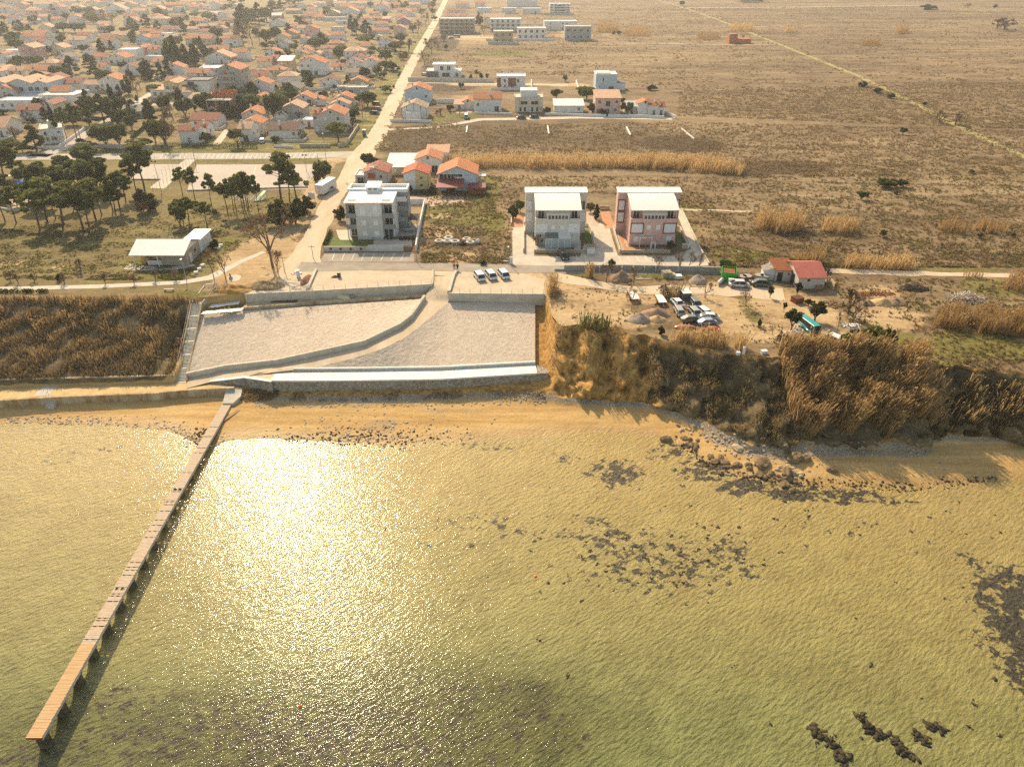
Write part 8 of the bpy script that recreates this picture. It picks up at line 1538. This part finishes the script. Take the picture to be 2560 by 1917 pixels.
heap('gravel_heap', 'dark gravel heap at the front by the scrap cars', 'heap', 1598, 800, 2.5, 1.8, 1.5, MG2); heap('gravel_heap', 'wide brown gravel heap behind the front dark one', 'heap', 1640, 786, 3.0, 2.2, 1.5, MG1); heap('sand_heap', 'pale sand heap beside the front gravel heap', 'heap', 1642, 800, 1.9, 1.5, 1.1, MG3)
heap('sand_heap', 'brown heap on the far side of the three rubble heaps', 'heap', 2168, 760, 1.6, 1.4, 1.0, MG1); heap('sand_heap', 'broad pale heap in the middle of the rubble', 'heap', 2205, 758, 2.4, 2.0, 1.3, MG3); heap('sand_heap', 'dark round heap at the east end of the rubble', 'heap', 2235, 758, 2.2, 1.8, 1.2, MG1)
heap('soil_heap', 'small heap of dark red soil near the tyres', 'heap', 1207, 622, 1.5, .9, .6, mat('red_soil', (.22, .10, .05), .95, (.14, .06, .03), 2)); heap('soil_heap', 'little red soil pile beside the green bin on the gravel lot', 'heap', 838, 693, 1.0, .6, .5, mat('red_soil', (.22, .10, .05))); heap('soil_heap', 'long ridge of red soil along the leaning kerb', 'heap', 765, 700, 1.0, 3.2, .5, mat('red_soil', (.22, .10, .05)))
heap('soil_bank', 'ragged bank of orange earth above the retaining wall end', 'heap', 585, 725, 4.0, 2.2, 1.3, mat('orange_earth', (.50, .28, .08), .95, (.30, .15, .04), .8, bump=.06), .35); heap('soil_bank', 'scrub covered earth mound below the big bare tree', 'heap', 660, 715, 4.5, 2.4, 1.2, mat('scrubby_earth', (.34, .24, .12), .95, (.17, .12, .06), .9, bump=.08), .35)
def sticks(label, px, py, rx, ry, h, n, m, L=1.6, r_=.04, cat='debris', name='debris_heap', z=None):
 p = W(px, py, PZ if z is None else z); mb = MB()
 for i in range(n):
  a = g.uniform(0, 6.28); q = g.random()**.5; c_ = Vector((rx*q*math.cos(a), ry*q*math.sin(a), h*(1-q)*g.random()+.05)); d = Vector((g.uniform(-1, 1), g.uniform(-1, 1), g.uniform(-.3, .3))).normalized()*L*g.uniform(.3, .6); mb.tube(c_-d, c_+d, r_*g.uniform(.6, 1.4), n=4, cap=False)
 return tag(mb.build(name, m, None, loc=p), label, cat)
sticks('bleached white heap of dead branches in the grass', 2415, 748, 3.6, 2.0, 1.6, 260, mat('bleached_wood', (.62, .53, .42), .9, (.42, .34, .25), 2), 2.2, .05, 'branch heap', 'branch_heap'); sticks('dark heap of old timber and vine stumps', 2285, 722, 3.0, 1.6, 1.3, 260, mat('dark_old_wood', (.17, .12, .08), .9, (.09, .065, .045), 2), 1.2, .06, 'branch heap', 'branch_heap')
sticks('low spread of broken orange tiles and boards', 2190, 735, 4.2, 1.0, .5, 220, mat('broken_tile', (.42, .20, .09), .9, (.28, .13, .06), 2), .6, .07, 'rubble', 'rubble_heap'); sticks('tangle of planks and rods behind the cable drums', 1865, 692, 3.2, 1.3, 1.2, 150, M('wood'), 1.6, .05); sticks('scattered white boards before the turquoise van', 2005, 832, 3.6, .5, .35, 36, M('concw'), 1.5, .09); sticks('pale poles leaning beside the turquoise van', 1997, 820, .8, .9, 1.0, 18, M('concw'), 1.7, .06)
sticks('pallets and machine scrap behind the larger olive tree', 2080, 762, 1.8, 1.6, .6, 46, M('wood'), 1.3, .07); sticks('white rags and black scraps beneath the thin bare tree', 2125, 815, 1.6, .6, .35, 30, M('concw'), .9, .12); sticks('heap of black tyres scraps beside dark bushes', 2140, 830, 1.0, .7, .6, 30, M('rubber'), .5, .14)
sticks('pile of grey rags by the weedy plot', 1088, 537, .7, .6, .4, 24, M('rust'), .7, .07); sticks('dry twig bundle with litter at the road edge', 1107, 655, .9, .4, .3, 40, mat('dark_old_wood', (.17, .12, .08)), .8, .03); sticks('loose boards lying on the orange bank ledge', 570, 775, 2.2, .3, .2, 12, M('wood'), 2.0, .08, z=8.3)
px, py = NP('S', 840, 415); boxthing('skip', 'rusty open skip beside the leaning olive tree', 'skip', 'S', 842, 420, (1.9, 1.6, 1.0), M('rust'), 20, mat('dark_rust', (.12, .05, .02))); px, py = NP('S', 560, 255)
for c, x, y, s, rz, m_, lab in (('G', 1135, 190, (1.9, 1.6, 1.1), 8, 'stonew', 'tall stack of grey building blocks below the block wall'), ('G', 1175, 195, (1.3, 1.3, .8), 0, 'stonew', 'lower stack of grey blocks beside the tall stack'), ('G', 1228, 200, (1.5, 1.2, .6), 0, 'concw', 'pale wrapped block pallet standing apart')): boxthing('block_stack', lab, 'block stack', c, x, y, s, M(m_), rz)
for i, (x0, y0, x1, y1) in enumerate(((855, 195, 920, 192), (860, 205, 1000, 200), (870, 186, 905, 180))):
 a, b = W(*NP('G', x0, y0)), W(*NP('G', x1, y1)); d = b-a; mb = MB(); mb.box(-d.length/2, d.length/2, -.12, .12, 0, .16); o = mb.build('timber_beam', mat('pale_timber', (.6, .48, .3), .8), None, loc=(a+b)/2, rz=math.atan2(d.y, d.x)); tag(o, ['short pale beam on the grass by the gravel heap', 'long pale beam lying across the grass by the gravel heap', 'shortest beam behind the long pale one'][i], 'beam')
boxthing('concrete_post', 'white upright stub post on the cliff edge by the reeds', 'post', 'G', 1795, 850, (.4, .4, 1.3), M('concw')); boxthing('litter_box', 'white box dumped on the sandy cliff top', 'box', 'G', 1975, 848, (1.0, .7, .5), M('plastic'), 10); boxthing('litter_box', 'small white box by the cliff edge post', 'box', 'G', 1747, 860, (.55, .5, .5), M('plastic'))
r = thing('rubble_wall', 'leaning board fence behind the red-roofed shed', 'fence', W(2053, 688)); mb = MB(); a, b = Vector((0, 0, 0)), W(2083, 727)-W(2053, 688); mb.wall([tuple(a), tuple(b)], .12, 1.7); mb.build('fence_panel', mat('pale_timber', (.6, .48, .3)), r)
# ------------------------------------------------------------------ tyres, bags, bins, trailers
TY = [(1098, 606, 1.15, 'w', 'white painted tractor tyre lying at the end beside the weeds'), (1122, 598, 1.15, 'w', 'white painted tyre lying at the back of the first cluster'), (1119, 606, 1.15, 'w', 'white painted tyre lying in front of the first cluster'), (1138, 607, 1.2, 'w', 'white-rimmed tyre with black inside touching the front cluster'), (1167, 601, 1.1, 'w', 'white painted tyre at the back near the yellow board'), (1157, 612, .85, 'b', 'small plain black tyre in front of the gap'), (1176, 609, 1.1, 'w', 'grey-white tyre lying in front of the yellow board')]
for px, py, ra, c_, lab in TY:
 p = W(px, py); r = thing('old_tyre', lab, 'tyre', p); bm = bmesh.new(); n1_, n2_ = 28, 10; V = []
 for i in range(n1_):
  for j in range(n2_):
   A, B = 6.2832*i/n1_, 6.2832*j/n2_; rr = ra*.72+ra*.3*math.cos(B); V.append((rr*math.cos(A), rr*math.sin(A), .3+.3*math.sin(B)))
 Fc = [(i*n2_+j, ((i+1) % n1_)*n2_+j, ((i+1) % n1_)*n2_+(j+1) % n2_, i*n2_+(j+1) % n2_) for i in range(n1_) for j in range(n2_)]; mb = MB(); mb.add(V, Fc); mb.build('tyre_ring', M('tyrew') if c_ == 'w' else M('rubber'), r, True); mb = MB(); mb.tube((0, 0, .03), (0, 0, .3), ra*.5, n=20); mb.build('dark_core', M('rubber'), r)
p = W(1178, 600); tag(MB().box(-1.1, 1.1, -.1, .1, 0, .35).build('yellow_board', paint('yellow_board', (.70, .42, .04)), None, loc=p), 'yellow board lying between the tyres and white bag', 'board')
p = W(1195, 608); bm = bmesh.new(); bmesh.ops.create_icosphere(bm, subdivisions=3, radius=.55)
for v in bm.verts: v.co *= 1+.15*noise.noise(v.co*3); v.co.z = v.co.z*1.1+.5
me = bpy.data.meshes.new('white_bag'); bm.to_mesh(me); bm.free(); me.materials.append(M('plastic')); tag(link('bulk_bag', me, None, p), 'bulging white bulk bag at the end of the tyres', 'bag')
p = W(848, 693); r = thing('waste_bin', 'dark green bin standing alone on the gravel lot', 'bin', p); mb = MB(); mb.box(-.32, .32, -.3, .3, .08, 1.0); mb.build('bin_body', mat('green_plastic', (.03, .07, .03), .5), r); mb = MB(); mb.box(-.35, .35, -.34, .34, 1.003, 1.08); mb.build('lid', mat('dark_green_plastic', (.02, .05, .02), .5), r)
p = W(911, 342); r = thing('portable_toilet', 'green portable toilet cabin with white roof on the verge', 'toilet cabin', p); mb = MB(); mb.box(-.6, .6, 0, 1.2, 0, 2.1); mb.build('cabin_wall', paint('teal_plastic', (.02, .13, .12)), r); mb = MB(); mb.box(-.65, .65, -.05, 1.25, 2.103, 2.4); mb.build('roof', M('plastic'), r); mb = MB(); mb.box(-.45, .45, -.04, -.003, .1, 1.95); mb.build('door', paint('teal_door', (.03, .17, .16)), r)
a = NP('D', 690, 555); p = W(*a); r = thing('box_trailer', 'long white container trailer among the park pines', 'trailer', p, R(-14)); mb = MB(); mb.box(-1.2, 1.2, 0, 8.5, .5, 3.1); mb.build('box_body', M('plastic'), r)
for sx in (-1, 1):
 for y in (1.2, 2.4): wh = MB(); wh.tube((sx*1.0-.12, y, .45), (sx*1.0+.12, y, .45), .45, n=12); wh.build('wheel', M('rubber'), r)
for a in ((624, 600, 'white notice panel standing beside the pines and trailer'),):
 p = W(*NP('D', a[0], a[1])); r = thing('notice_board', a[2], 'sign', p); mb = MB(); mb.box(-.9, .9, 0, .12, .6, 2.4); mb.build('panel', M('plastic'), r); mb = MB(); mb.box(-.8, -.7, .02, .1, 0, .6); mb.box(.7, .8, .02, .1, 0, .6); mb.build('posts', M('pole'), r)
# slide / climbing frame in the park
a = NP('K', 2140, 730); p = W(*a); r = thing('climbing_frame', 'low white bar climbing frame under the slender pines', 'climbing frame', p); mb = MB()
for x in np.linspace(-4, 4, 6):
 mb.tube((x, 0, 0), (x, 0, 1.2), .06); mb.tube((x, 4, 0), (x, 4, 1.2), .06); mb.tube((x, 0, 1.2), (x, 4, 1.2), .06)
for y in np.linspace(0, 4, 4): mb.tube((-4, y, 1.2), (4, y, 1.2), .06)
mb.build('bars', M('plastic'), r)
p = W(640, 505); r = thing('slide', 'green playground slide beside the climbing frame', 'slide', p, R(-20)); mb = MB(); mb.add([(-.5, 0, .3), (.5, 0, .3), (.5, 4.5, 1.9), (-.5, 4.5, 1.9), (-.5, 0, .2), (.5, 0, .2), (.5, 4.5, 1.8), (-.5, 4.5, 1.8)], [(0, 1, 2, 3), (7, 6, 5, 4), (0, 4, 5, 1), (2, 6, 7, 3), (1, 5, 6, 2), (3, 7, 4, 0)]); mb.build('chute', paint('slide_green', (.10, .50, .20)), r); mb = MB()
for x in (-.45, .45): mb.tube((x, 4.4, 0), (x, 4.4, 1.8), .05); mb.tube((x, .1, 0), (x, .1, .2), .05)
mb.build('legs', M('pole'), r)
p = W(60, 478); r = thing('play_tower', 'small playground tower with blue roof in the round playground', 'play tower', p); mb = MB()
for x in (-.8, .8):
 for y in (-.8, .8): mb.box(x-.07, x+.07, y-.07, y+.07, 0, 2.6)
mb.box(-.9, .9, -.9, .9, 1.1, 1.2); mb.build('frame', M('wood'), r); mb = MB(); mb.add([(-1.1, -1.1, 2.6), (1.1, -1.1, 2.6), (1.1, 1.1, 2.6), (-1.1, 1.1, 2.6), (0, 0, 3.4)], [(0, 1, 4), (1, 2, 4), (2, 3, 4), (3, 0, 4), (3, 2, 1, 0)]); mb.build('roof', paint('play_blue', (.03, .15, .5)), r)
q = [(0, 522), (30, 528), (70, 527), (110, 520), (140, 508)]; wallthing('curved_seat_wall', 'low curved wall edging the round playground', [(a, b, 10) for a, b in q], .4, .5, M('conc'))
# boats on the ledge
def dinghy(px, py, z, rz, L, col, lab):
 p = W(px, py, z); r = thing('dinghy', lab, 'boat', p, R(rz)); bm = bmesh.new(); bmesh.ops.create_uvsphere(bm, u_segments=24, v_segments=12, radius=1)
 for v in bm.verts:
  t = v.co.y; v.co.z = max(v.co.z, 0); v.co.x *= .75*(1 if t < 0 else 1-.25*t); v.co.y *= L/2; v.co.z *= .75
 me = bpy.data.meshes.new('hull'); bm.to_mesh(me); bm.free(); me.materials.append(paint('dinghy_'+lab[:5], col)); link('hull', me, r); mb = MB(); mb.box(-.04, .04, -L*.45, L*.35, .70, .80); mb.build('keel', paint('dinghy_'+lab[:5], col), r)
dinghy(857, 745, 8.36, 62, 4.2, (.66, .56, .34), 'pale yellow upturned dinghy on the ledge below the wall'); dinghy(880, 741, 8.36, 10, 1.9, (.30, .27, .20), 'small grey upturned tender beside the yellow dinghy')
p = W(712, 752, 8.36); tag(MB().box(-2.6, 2.6, -.9, .9, 0, .06).build('rusty_mesh_panel', mat('rusty_mesh', (.16, .06, .035), .9, (.1, .04, .025), 3), None, loc=p), 'flat dark rusty mesh panel on the ledge', 'panel'); p = W(668, 750, 8.36); tag(MB().box(-.9, .9, -.08, .08, 0, 1.1).build('leaning_board', mat('tan_board', (.42, .30, .18), .9), None, loc=(p.x, W(668, 741, 9).y, 8.4)), 'tan board leaning on the retaining wall end', 'board')
for pts, lab in (([(525, 768), (600, 758)], 'white geotextile strip crossing the earth above the slope'), ([(506, 784), (607, 775)], 'white geotextile strip along the slope top edge')):
 a, b = W(*pts[0], 8.3), W(*pts[1], 8.4); d = b-a; nx = 24; V = []
 for i in range(nx+1):
  q_ = a.lerp(b, i/nx); 
  for s2 in (-.7, 0, .7): V.append((q_.x+random.uniform(-.1, .1), q_.y+s2+random.uniform(-.1, .1), max(q_.z, Hq(q_.x, q_.y))+.12+random.uniform(0, .12)))
 idx = np.arange(len(V)).reshape(nx+1, 3); T = np.stack([idx[:-1, :-1], idx[1:, :-1], idx[1:, 1:], idx[:-1, 1:]], -1).reshape(-1, 4); tag(link('geotextile', npmesh('geotextile', np.array(V), T, mat('white_fabric', (.8, .78, .74), .8, (.68, .65, .6), 1))), lab, 'fabric')
sticks('white plastic sheets and bags dumped at the roadside', 742, 684, .9, .5, .4, 14, M('plastic'), .8, .2); boxthing('appliance', 'white upright appliance dumped beside plastic sheets', 'appliance', 'N', 746, 694, (.7, .7, 1.5), M('plastic'), 12); sticks('white rubbish bags beside the meter cabinet', 1266, 655, .8, .4, .3, 10, M('plastic'), .5, .18)
for i, (px, py) in enumerate(((507, 666), (499, 675), (491, 684), (553, 616), (547, 622))):
 p = W(px, py); r = thing('stone_block', 'pale stone block on the green verge, '+['nearest the pavilion of the three', 'middle of the three by the pavilion', 'lowest of the three by the pavilion', 'upper one of the pair by the annex', 'lower one of the pair by the annex'][i].replace('nearest the pavilion', 'topmost'), 'stone', p, random.uniform(0, 1)); mb = MB(); mb.box(-.4, .4, -.3, .3, 0, .5); mb.build('block', M('concw'), r)
# ------------------------------------------------------------------ poles, lamps, fences
def lamp(px, py, pt, lab, kind='street', z=PZ):
 p = W(px, py, z); h = ZAT(p.y, pt)-z; r = thing('street_lamp' if kind != 'pole' else 'utility_pole', lab, 'lamp post' if kind != 'pole' else 'pole', p); mb = MB(); mb.tube((0, 0, 0), (0, 0, h), .09, .055, 8); mb.build('post', M('pole'), r)
 if kind == 'street': mb = MB(); mb.box(-.16, .16, -.55, .1, h+.003, h+.12); mb.build('lamp_head', M('plastic'), r)
 elif kind == 'flood':
  mb = MB(); mb.box(-.7, .7, -.06, .06, h+.003, h+.1); mb.build('crossbar', M('pole'), r)
  for x in (-.5, .5): mb = MB(); mb.box(x-.22, x+.22, -.2, -.061, h-.2, h+.3); mb.build('floodlight', M('dark'), r)
 else: mb = MB(); mb.box(-.7, .7, -.05, .05, h-.5, h-.4); mb.build('crossarm', M('wood'), r)
lamp(466, 697, 648, 'street lamp beside the footpath and pavilion'); lamp(404, 482, 404, 'court floodlight mast at the corner of the smaller court', 'flood'); lamp(489, 412, 352, 'floodlight mast by the walk between the courts', 'flood'); lamp(816, 402, 334, 'tall slim street lamp at the street corner'); lamp(767, 431, 388, 'court floodlight mast at the road end of the big court', 'flood'); lamp(1271, 661, 617, 'lamp post beside the meter cabinet at the yard', 'street')
lamp(253, 376, 345, 'pole standing in the park pines below the garden wall', 'pole'); lamp(783, 645, 612, 'thin pole on the green corner by the dirt road', 'pole'); lamp(1042, 655, 622, 'thin pole at the corner of the parking bay', 'pole'); lamp(868, 462, 455, 'short post at the garage by the dirt road', 'pole'); lamp(712, 680, 640, 'thin pole beside the big bare tree', 'pole'); lamp(2047, 690, 664, 'pole behind the red-roofed shed', 'pole'); lamp(1000, 285, 250, 'roadside pole beside the pale blue house', 'pole')
def fence(lab, pts, h, sp=2.2, z=PZ, m='pole', rails=2, name='wire_fence', pr=.035):
 P = [W(*p, z) for p in pts]; r = thing(name, lab, 'fence', P[0]); L = [0]
 for i in range(1, len(P)): L.append(L[-1]+(P[i]-P[i-1]).length)
 n = int(L[-1]/sp); A = []
 for i in range(n+1):
  d = L[-1]*i/n; k = max(j for j in range(len(P)-1) if L[j] <= d+1e-6); A.append(P[k].lerp(P[k+1], (d-L[k])/max(L[k+1]-L[k], 1e-6))-P[0])
 for a in A: mb = MB(); mb.tube((a.x, a.y, -.02), (a.x, a.y, h), pr, n=5); mb.build('post', M(m), r)
 mb = MB()
 for k in range(rails):
  zz = h*(k+1)/rails-.02
  for i in range(len(A)-1): mb.tube((A[i].x, A[i].y, zz), (A[i+1].x, A[i+1].y, zz), .008, n=3, cap=False)
 mb.build('wires', M(m), r)
fence('post and wire fence on the wall of the bin gravel lot', [(614, 737), (760, 729.5), (1080, 711.5)], 1.25, 2.1, 10.25); fence('post and wire fence on the wall of the car gravel lot', [(1123, 735), (1240, 736), (1358, 737)], 1.2, 2.1, 10.25); fence('short wire fence along the wall end beside the ramp top', [(1083, 708), (1084, 678)], 1.4, 2.2, 10.25)
fence('tall wire fence along the walk between the sports courts', [(466, 404), (382, 472)], 3.0, 3.0, rails=3); fence('tall wire fence on the other side of the court walk', [(489, 404), (412, 472)], 3.0, 3.0, rails=3); fence('wire fence along the street side of the big court', [(495, 403), (795, 402)], 2.0, 3.0); fence('wire fence along the street side of the smaller court', [(340, 402), (460, 402)], 2.0, 3.0); fence('wire fence along the road end of the big court', [(796, 404), (772, 462)], 2.6, 3.0)
fence('thin wire fence round the orchard plot by the lane', [(1083, 309), (1150, 311)], 1.4, 2.5); 
wallthing('court_kerb_wall', 'dark low kerb wall at the park edge of the big court', [(468, 478, 10), (770, 469, 10)], .3, .35, M('concg')); wallthing('court_kerb_wall', 'dark low kerb wall at the park edge of the smaller court', [(330, 450, 10), (401, 450, 10)], .3, .35, M('concg'))
for i, (px, py) in enumerate(((1000, 187), (997, 193), (985, 221), (977, 231))):
 p = W(px, py); r = thing('planter_shrub', 'dark low plant in the row on the road verge, '+['farthest along the road', 'second along the verge', 'third along the verge', 'closest to the parked cars'][i], 'shrub', p); tm, cm = treekind('shrub', i); link('stems', tm, r, scale=(1.6, 1.6, 1.6)); link('foliage', cm, r, scale=(1.8, 1.8, 1.7))
p = W(577, 697); r = thing('monument', 'small dark plinth on the pale round plaza', 'monument', p); mb = MB(); mb.box(-.3, .3, -.3, .3, 0, .5); mb.build('plinth', M('concg'), r); mb = MB(); mb.tube((0, 0, .503), (0, 0, 1.3), .16, .1, 8); mb.build('stele', M('dark'), r)
p = W(423, 728); r = thing('park_bench', 'pale park bench on the grass below the footpath', 'bench', p); mb = MB(); mb.box(-1, 1, -.22, .22, .42, .5); mb.build('seat', M('conc'), r)
for x in (-.8, .8): mb = MB(); mb.box(x-.12, x+.12, -.2, .2, 0, .418); mb.build('leg', M('concg'), r)
for i, (px, py) in enumerate(((1436, 793), (1513, 806), (1596, 824))):
 sticks('pair of wooden stakes with a young vine, '+['by the retaining wall side', 'in the middle of the sandy plot', 'at the cliff edge below the heaps'][i], px, py, .25, .25, .9, 7, M('wood'), 1.3, .04, 'stakes', 'plant_stakes')
# ------------------------------------------------------------------ the two walkers
def walker(px, py, face, lab, shirt, legs, hair, step=.18, h=1.76):
 p = W(px, py); r = thing('person', lab, 'person', p, R(face)); s = h/1.76
 J = {'pel': (0, 0, .95), 'spi': (0, .01, 1.12), 'che': (0, .01, 1.34), 'nek': (0, 0, 1.49), 'hed': (0, -.02, 1.60), 'top': (0, -.01, 1.72), 'lh': (.09, 0, .92), 'lk': (.10, -step*.6, .50), 'la': (.10, -step, .09), 'lt': (.11, -step-.17, .04), 'rh': (-.09, 0, .92), 'rk': (-.10, step*.2, .50), 'ra': (-.10, step, .10), 'rt': (-.11, step-.15, .04), 'ls': (.19, .01, 1.41), 'le': (.25, .06, 1.14), 'lw': (.24, -.04, .90), 'lf': (.24, -.06, .80), 'rs': (-.19, .01, 1.41), 're': (-.25, .02, 1.14), 'rw': (-.24, -.10, .92), 'rf': (-.24, -.14, .83)}
 Rr = dict(pel=.15, spi=.135, che=.155, nek=.055, hed=.095, top=.075, lh=.09, lk=.062, la=.043, lt=.035, rh=.09, rk=.062, ra=.043, rt=.035, ls=.062, le=.046, lw=.034, lf=.036, rs=.062, re=.046, rw=.034, rf=.036)
 E_ = [('pel', 'spi'), ('spi', 'che'), ('che', 'nek'), ('nek', 'hed'), ('hed', 'top'), ('pel', 'lh'), ('lh', 'lk'), ('lk', 'la'), ('la', 'lt'), ('pel', 'rh'), ('rh', 'rk'), ('rk', 'ra'), ('ra', 'rt'), ('che', 'ls'), ('ls', 'le'), ('le', 'lw'), ('lw', 'lf'), ('che', 'rs'), ('rs', 're'), ('re', 'rw'), ('rw', 'rf')]
 for sx, wn in ((1, 'lw'), (-1, 'rw')):
  bx = J[wn]
  for k in range(5): nm = wn+str(k); J[nm] = (bx[0]+sx*(-.02+.01*k) if k < 4 else bx[0]-sx*.045, bx[1]-.05-(.0 if k < 4 else .01), bx[2]-.17-.01*(k in (1, 2)) if k < 4 else bx[2]-.10); Rr[nm] = .009; E_.append((wn[0]+'f', nm))
 def skin(keys, name, m, inf, sub=2):
  ks = list(keys); me = bpy.data.meshes.new(name); me.from_pydata([tuple(c*s for c in J[k]) for k in ks], [(ks.index(a), ks.index(b)) for a, b in E_ if a in ks and b in ks], []); me.materials.append(m); o = link(name, me, r)
  sk = o.modifiers.new('Skin', 'SKIN'); sk.use_smooth_shade = True; ss = o.modifiers.new('Sub', 'SUBSURF'); ss.levels = ss.render_levels = sub
  for i, k in enumerate(ks): v = me.skin_vertices[0].data[i]; v.radius = ((Rr[k]+inf)*s, (Rr[k]*(.75 if k in ('pel', 'spi', 'che') else 1)+inf)*s); v.use_root = i == 0
  return o
 skin(J.keys(), 'body', M('person'), 0)
 skin(['pel', 'spi', 'che', 'ls', 'le', 'lw', 'rs', 're', 'rw'], 'jacket', shirt, .022); skin(['pel', 'lh', 'lk', 'la', 'rh', 'rk', 'ra'], 'trousers', legs, .02)
 bm = bmesh.new(); bmesh.ops.create_uvsphere(bm, u_segments=14, v_segments=10, radius=.108*s, matrix=Matrix.Translation((0, .015*s, 1.67*s)))
 bmesh.ops.delete(bm, geom=[v for v in bm.verts if v.co.z < 1.62*s and v.co.y < .03], context='VERTS'); me = bpy.data.meshes.new('hair'); bm.to_mesh(me); bm.free(); me.materials.append(hair); link('hair', me, r)
 for nm, k in (('shoe', 'la'), ('shoe', 'ra')): mb = MB(); x, y, z = [c*s for c in J[k]]; mb.box(x-.05, x+.05, y-.19, y+.07, 0, .09); mb.build(nm, M('dark'), r)
 bm = bmesh.new(); bmesh.ops.create_icosphere(bm, subdivisions=1, radius=.02*s, matrix=Matrix.Translation((0, -.118*s, 1.6*s))); me = bpy.data.meshes.new('nose'); bm.to_mesh(me); bm.free(); me.materials.append(M('person')); link('nose', me, r)
cloth = lambda n, c: mat(n, c, .9, tuple(x*.7 for x in c), 5)
walker(1136, 675.5, 10, 'person in a bright red jacket walking on the coast road', cloth('red_jacket', (.55, .02, .02)), cloth('grey_trousers', (.28, .27, .26)), cloth('dark_hair', (.04, .03, .02)))
walker(1144, 676, -12, 'person in dark clothes walking beside the red jacket', cloth('black_jacket', (.03, .03, .035)), cloth('black_trousers', (.03, .03, .03)), cloth('brown_hair', (.06, .04, .02)), .22)
SKY = (.15, 1.5, (1.0, .90, .74, 1)); SUN = (3.9, (1.0, .81, .55)); HAZE = .00015; HAZEG = .6; EXPO = 0.74
finish_labels()
# ------------------------------------------------------------------ light, air, camera
sc = bpy.context.scene
SAZ, SEL = R(-22.5), R(36.5)     # sun ahead of the camera, a little to the left
w = bpy.data.worlds.new('World'); sc.world = w; w.use_nodes = True; n, l = w.node_tree.nodes, w.node_tree.links
sky = n.new('ShaderNodeTexSky'); sky.sky_type = 'NISHITA'; sky.sun_disc = False; sky.sun_elevation = SEL; sky.sun_rotation = SAZ; sky.altitude = 10; sky.air_density = 1.0; sky.dust_density = SKY[1]; sky.ozone_density = .6
tn = n.new('ShaderNodeMix'); tn.data_type = 'RGBA'; tn.blend_type = 'MULTIPLY'; tn.inputs[0].default_value = 1.0; tn.inputs[7].default_value = SKY[2]
l.new(sky.outputs[0], tn.inputs[6]); l.new(tn.outputs[2], n['Background'].inputs[0]); n['Background'].inputs[1].default_value = SKY[0]
ld = bpy.data.lights.new('sun', 'SUN'); ld.energy = SUN[0]; ld.angle = R(.53); ld.color = SUN[1]; lo = bpy.data.objects.new('sun', ld); C.objects.link(lo)
d = Vector((math.sin(SAZ)*math.cos(SEL), math.cos(SAZ)*math.cos(SEL), math.sin(SEL))); lo.rotation_euler = (-d).to_track_quat('-Z', 'Y').to_euler(); lo.location = d*200
if HAZE:
 mb = MB(); mb.box(-1500, 1500, -40, 3400, -5, 78); m = bpy.data.materials.new('haze_air'); m.use_nodes = True; nn, ll = nt(m); nn.remove(nn['Principled BSDF']); pv = nn.new('ShaderNodeVolumePrincipled'); pv.inputs['Density'].default_value = HAZE; pv.inputs['Color'].default_value = (.92, .96, 1.0, 1); pv.inputs['Anisotropy'].default_value = HAZEG; ll.new(pv.outputs[0], nn['Material Output'].inputs['Volume'])
 o = mb.build('haze', m); o['kind'] = 'stuff'; o['label'] = 'thin warm haze lying over town and fields'; o['category'] = 'haze'
cam = bpy.data.cameras.new('camera'); co = bpy.data.objects.new('camera', cam); C.objects.link(co); co.location = (0, 0, CZ); co.rotation_euler = (math.pi/2-TH, 0, 0)
cam.sensor_width = 36; cam.lens = F/2560*36; cam.clip_start = 1; cam.clip_end = 6000; sc.camera = co
sc.view_settings.view_transform = 'Standard'; sc.view_settings.look = 'None'; sc.view_settings.gamma = 1; sc.view_settings.exposure = EXPO
sc.cycles.use_denoising = False; sc.cycles.use_adaptive_sampling = False; sc.cycles.max_bounces = 6; sc.cycles.diffuse_bounces = 3; sc.cycles.transparent_max_bounces = 8; sc.cycles.volume_bounces = 1
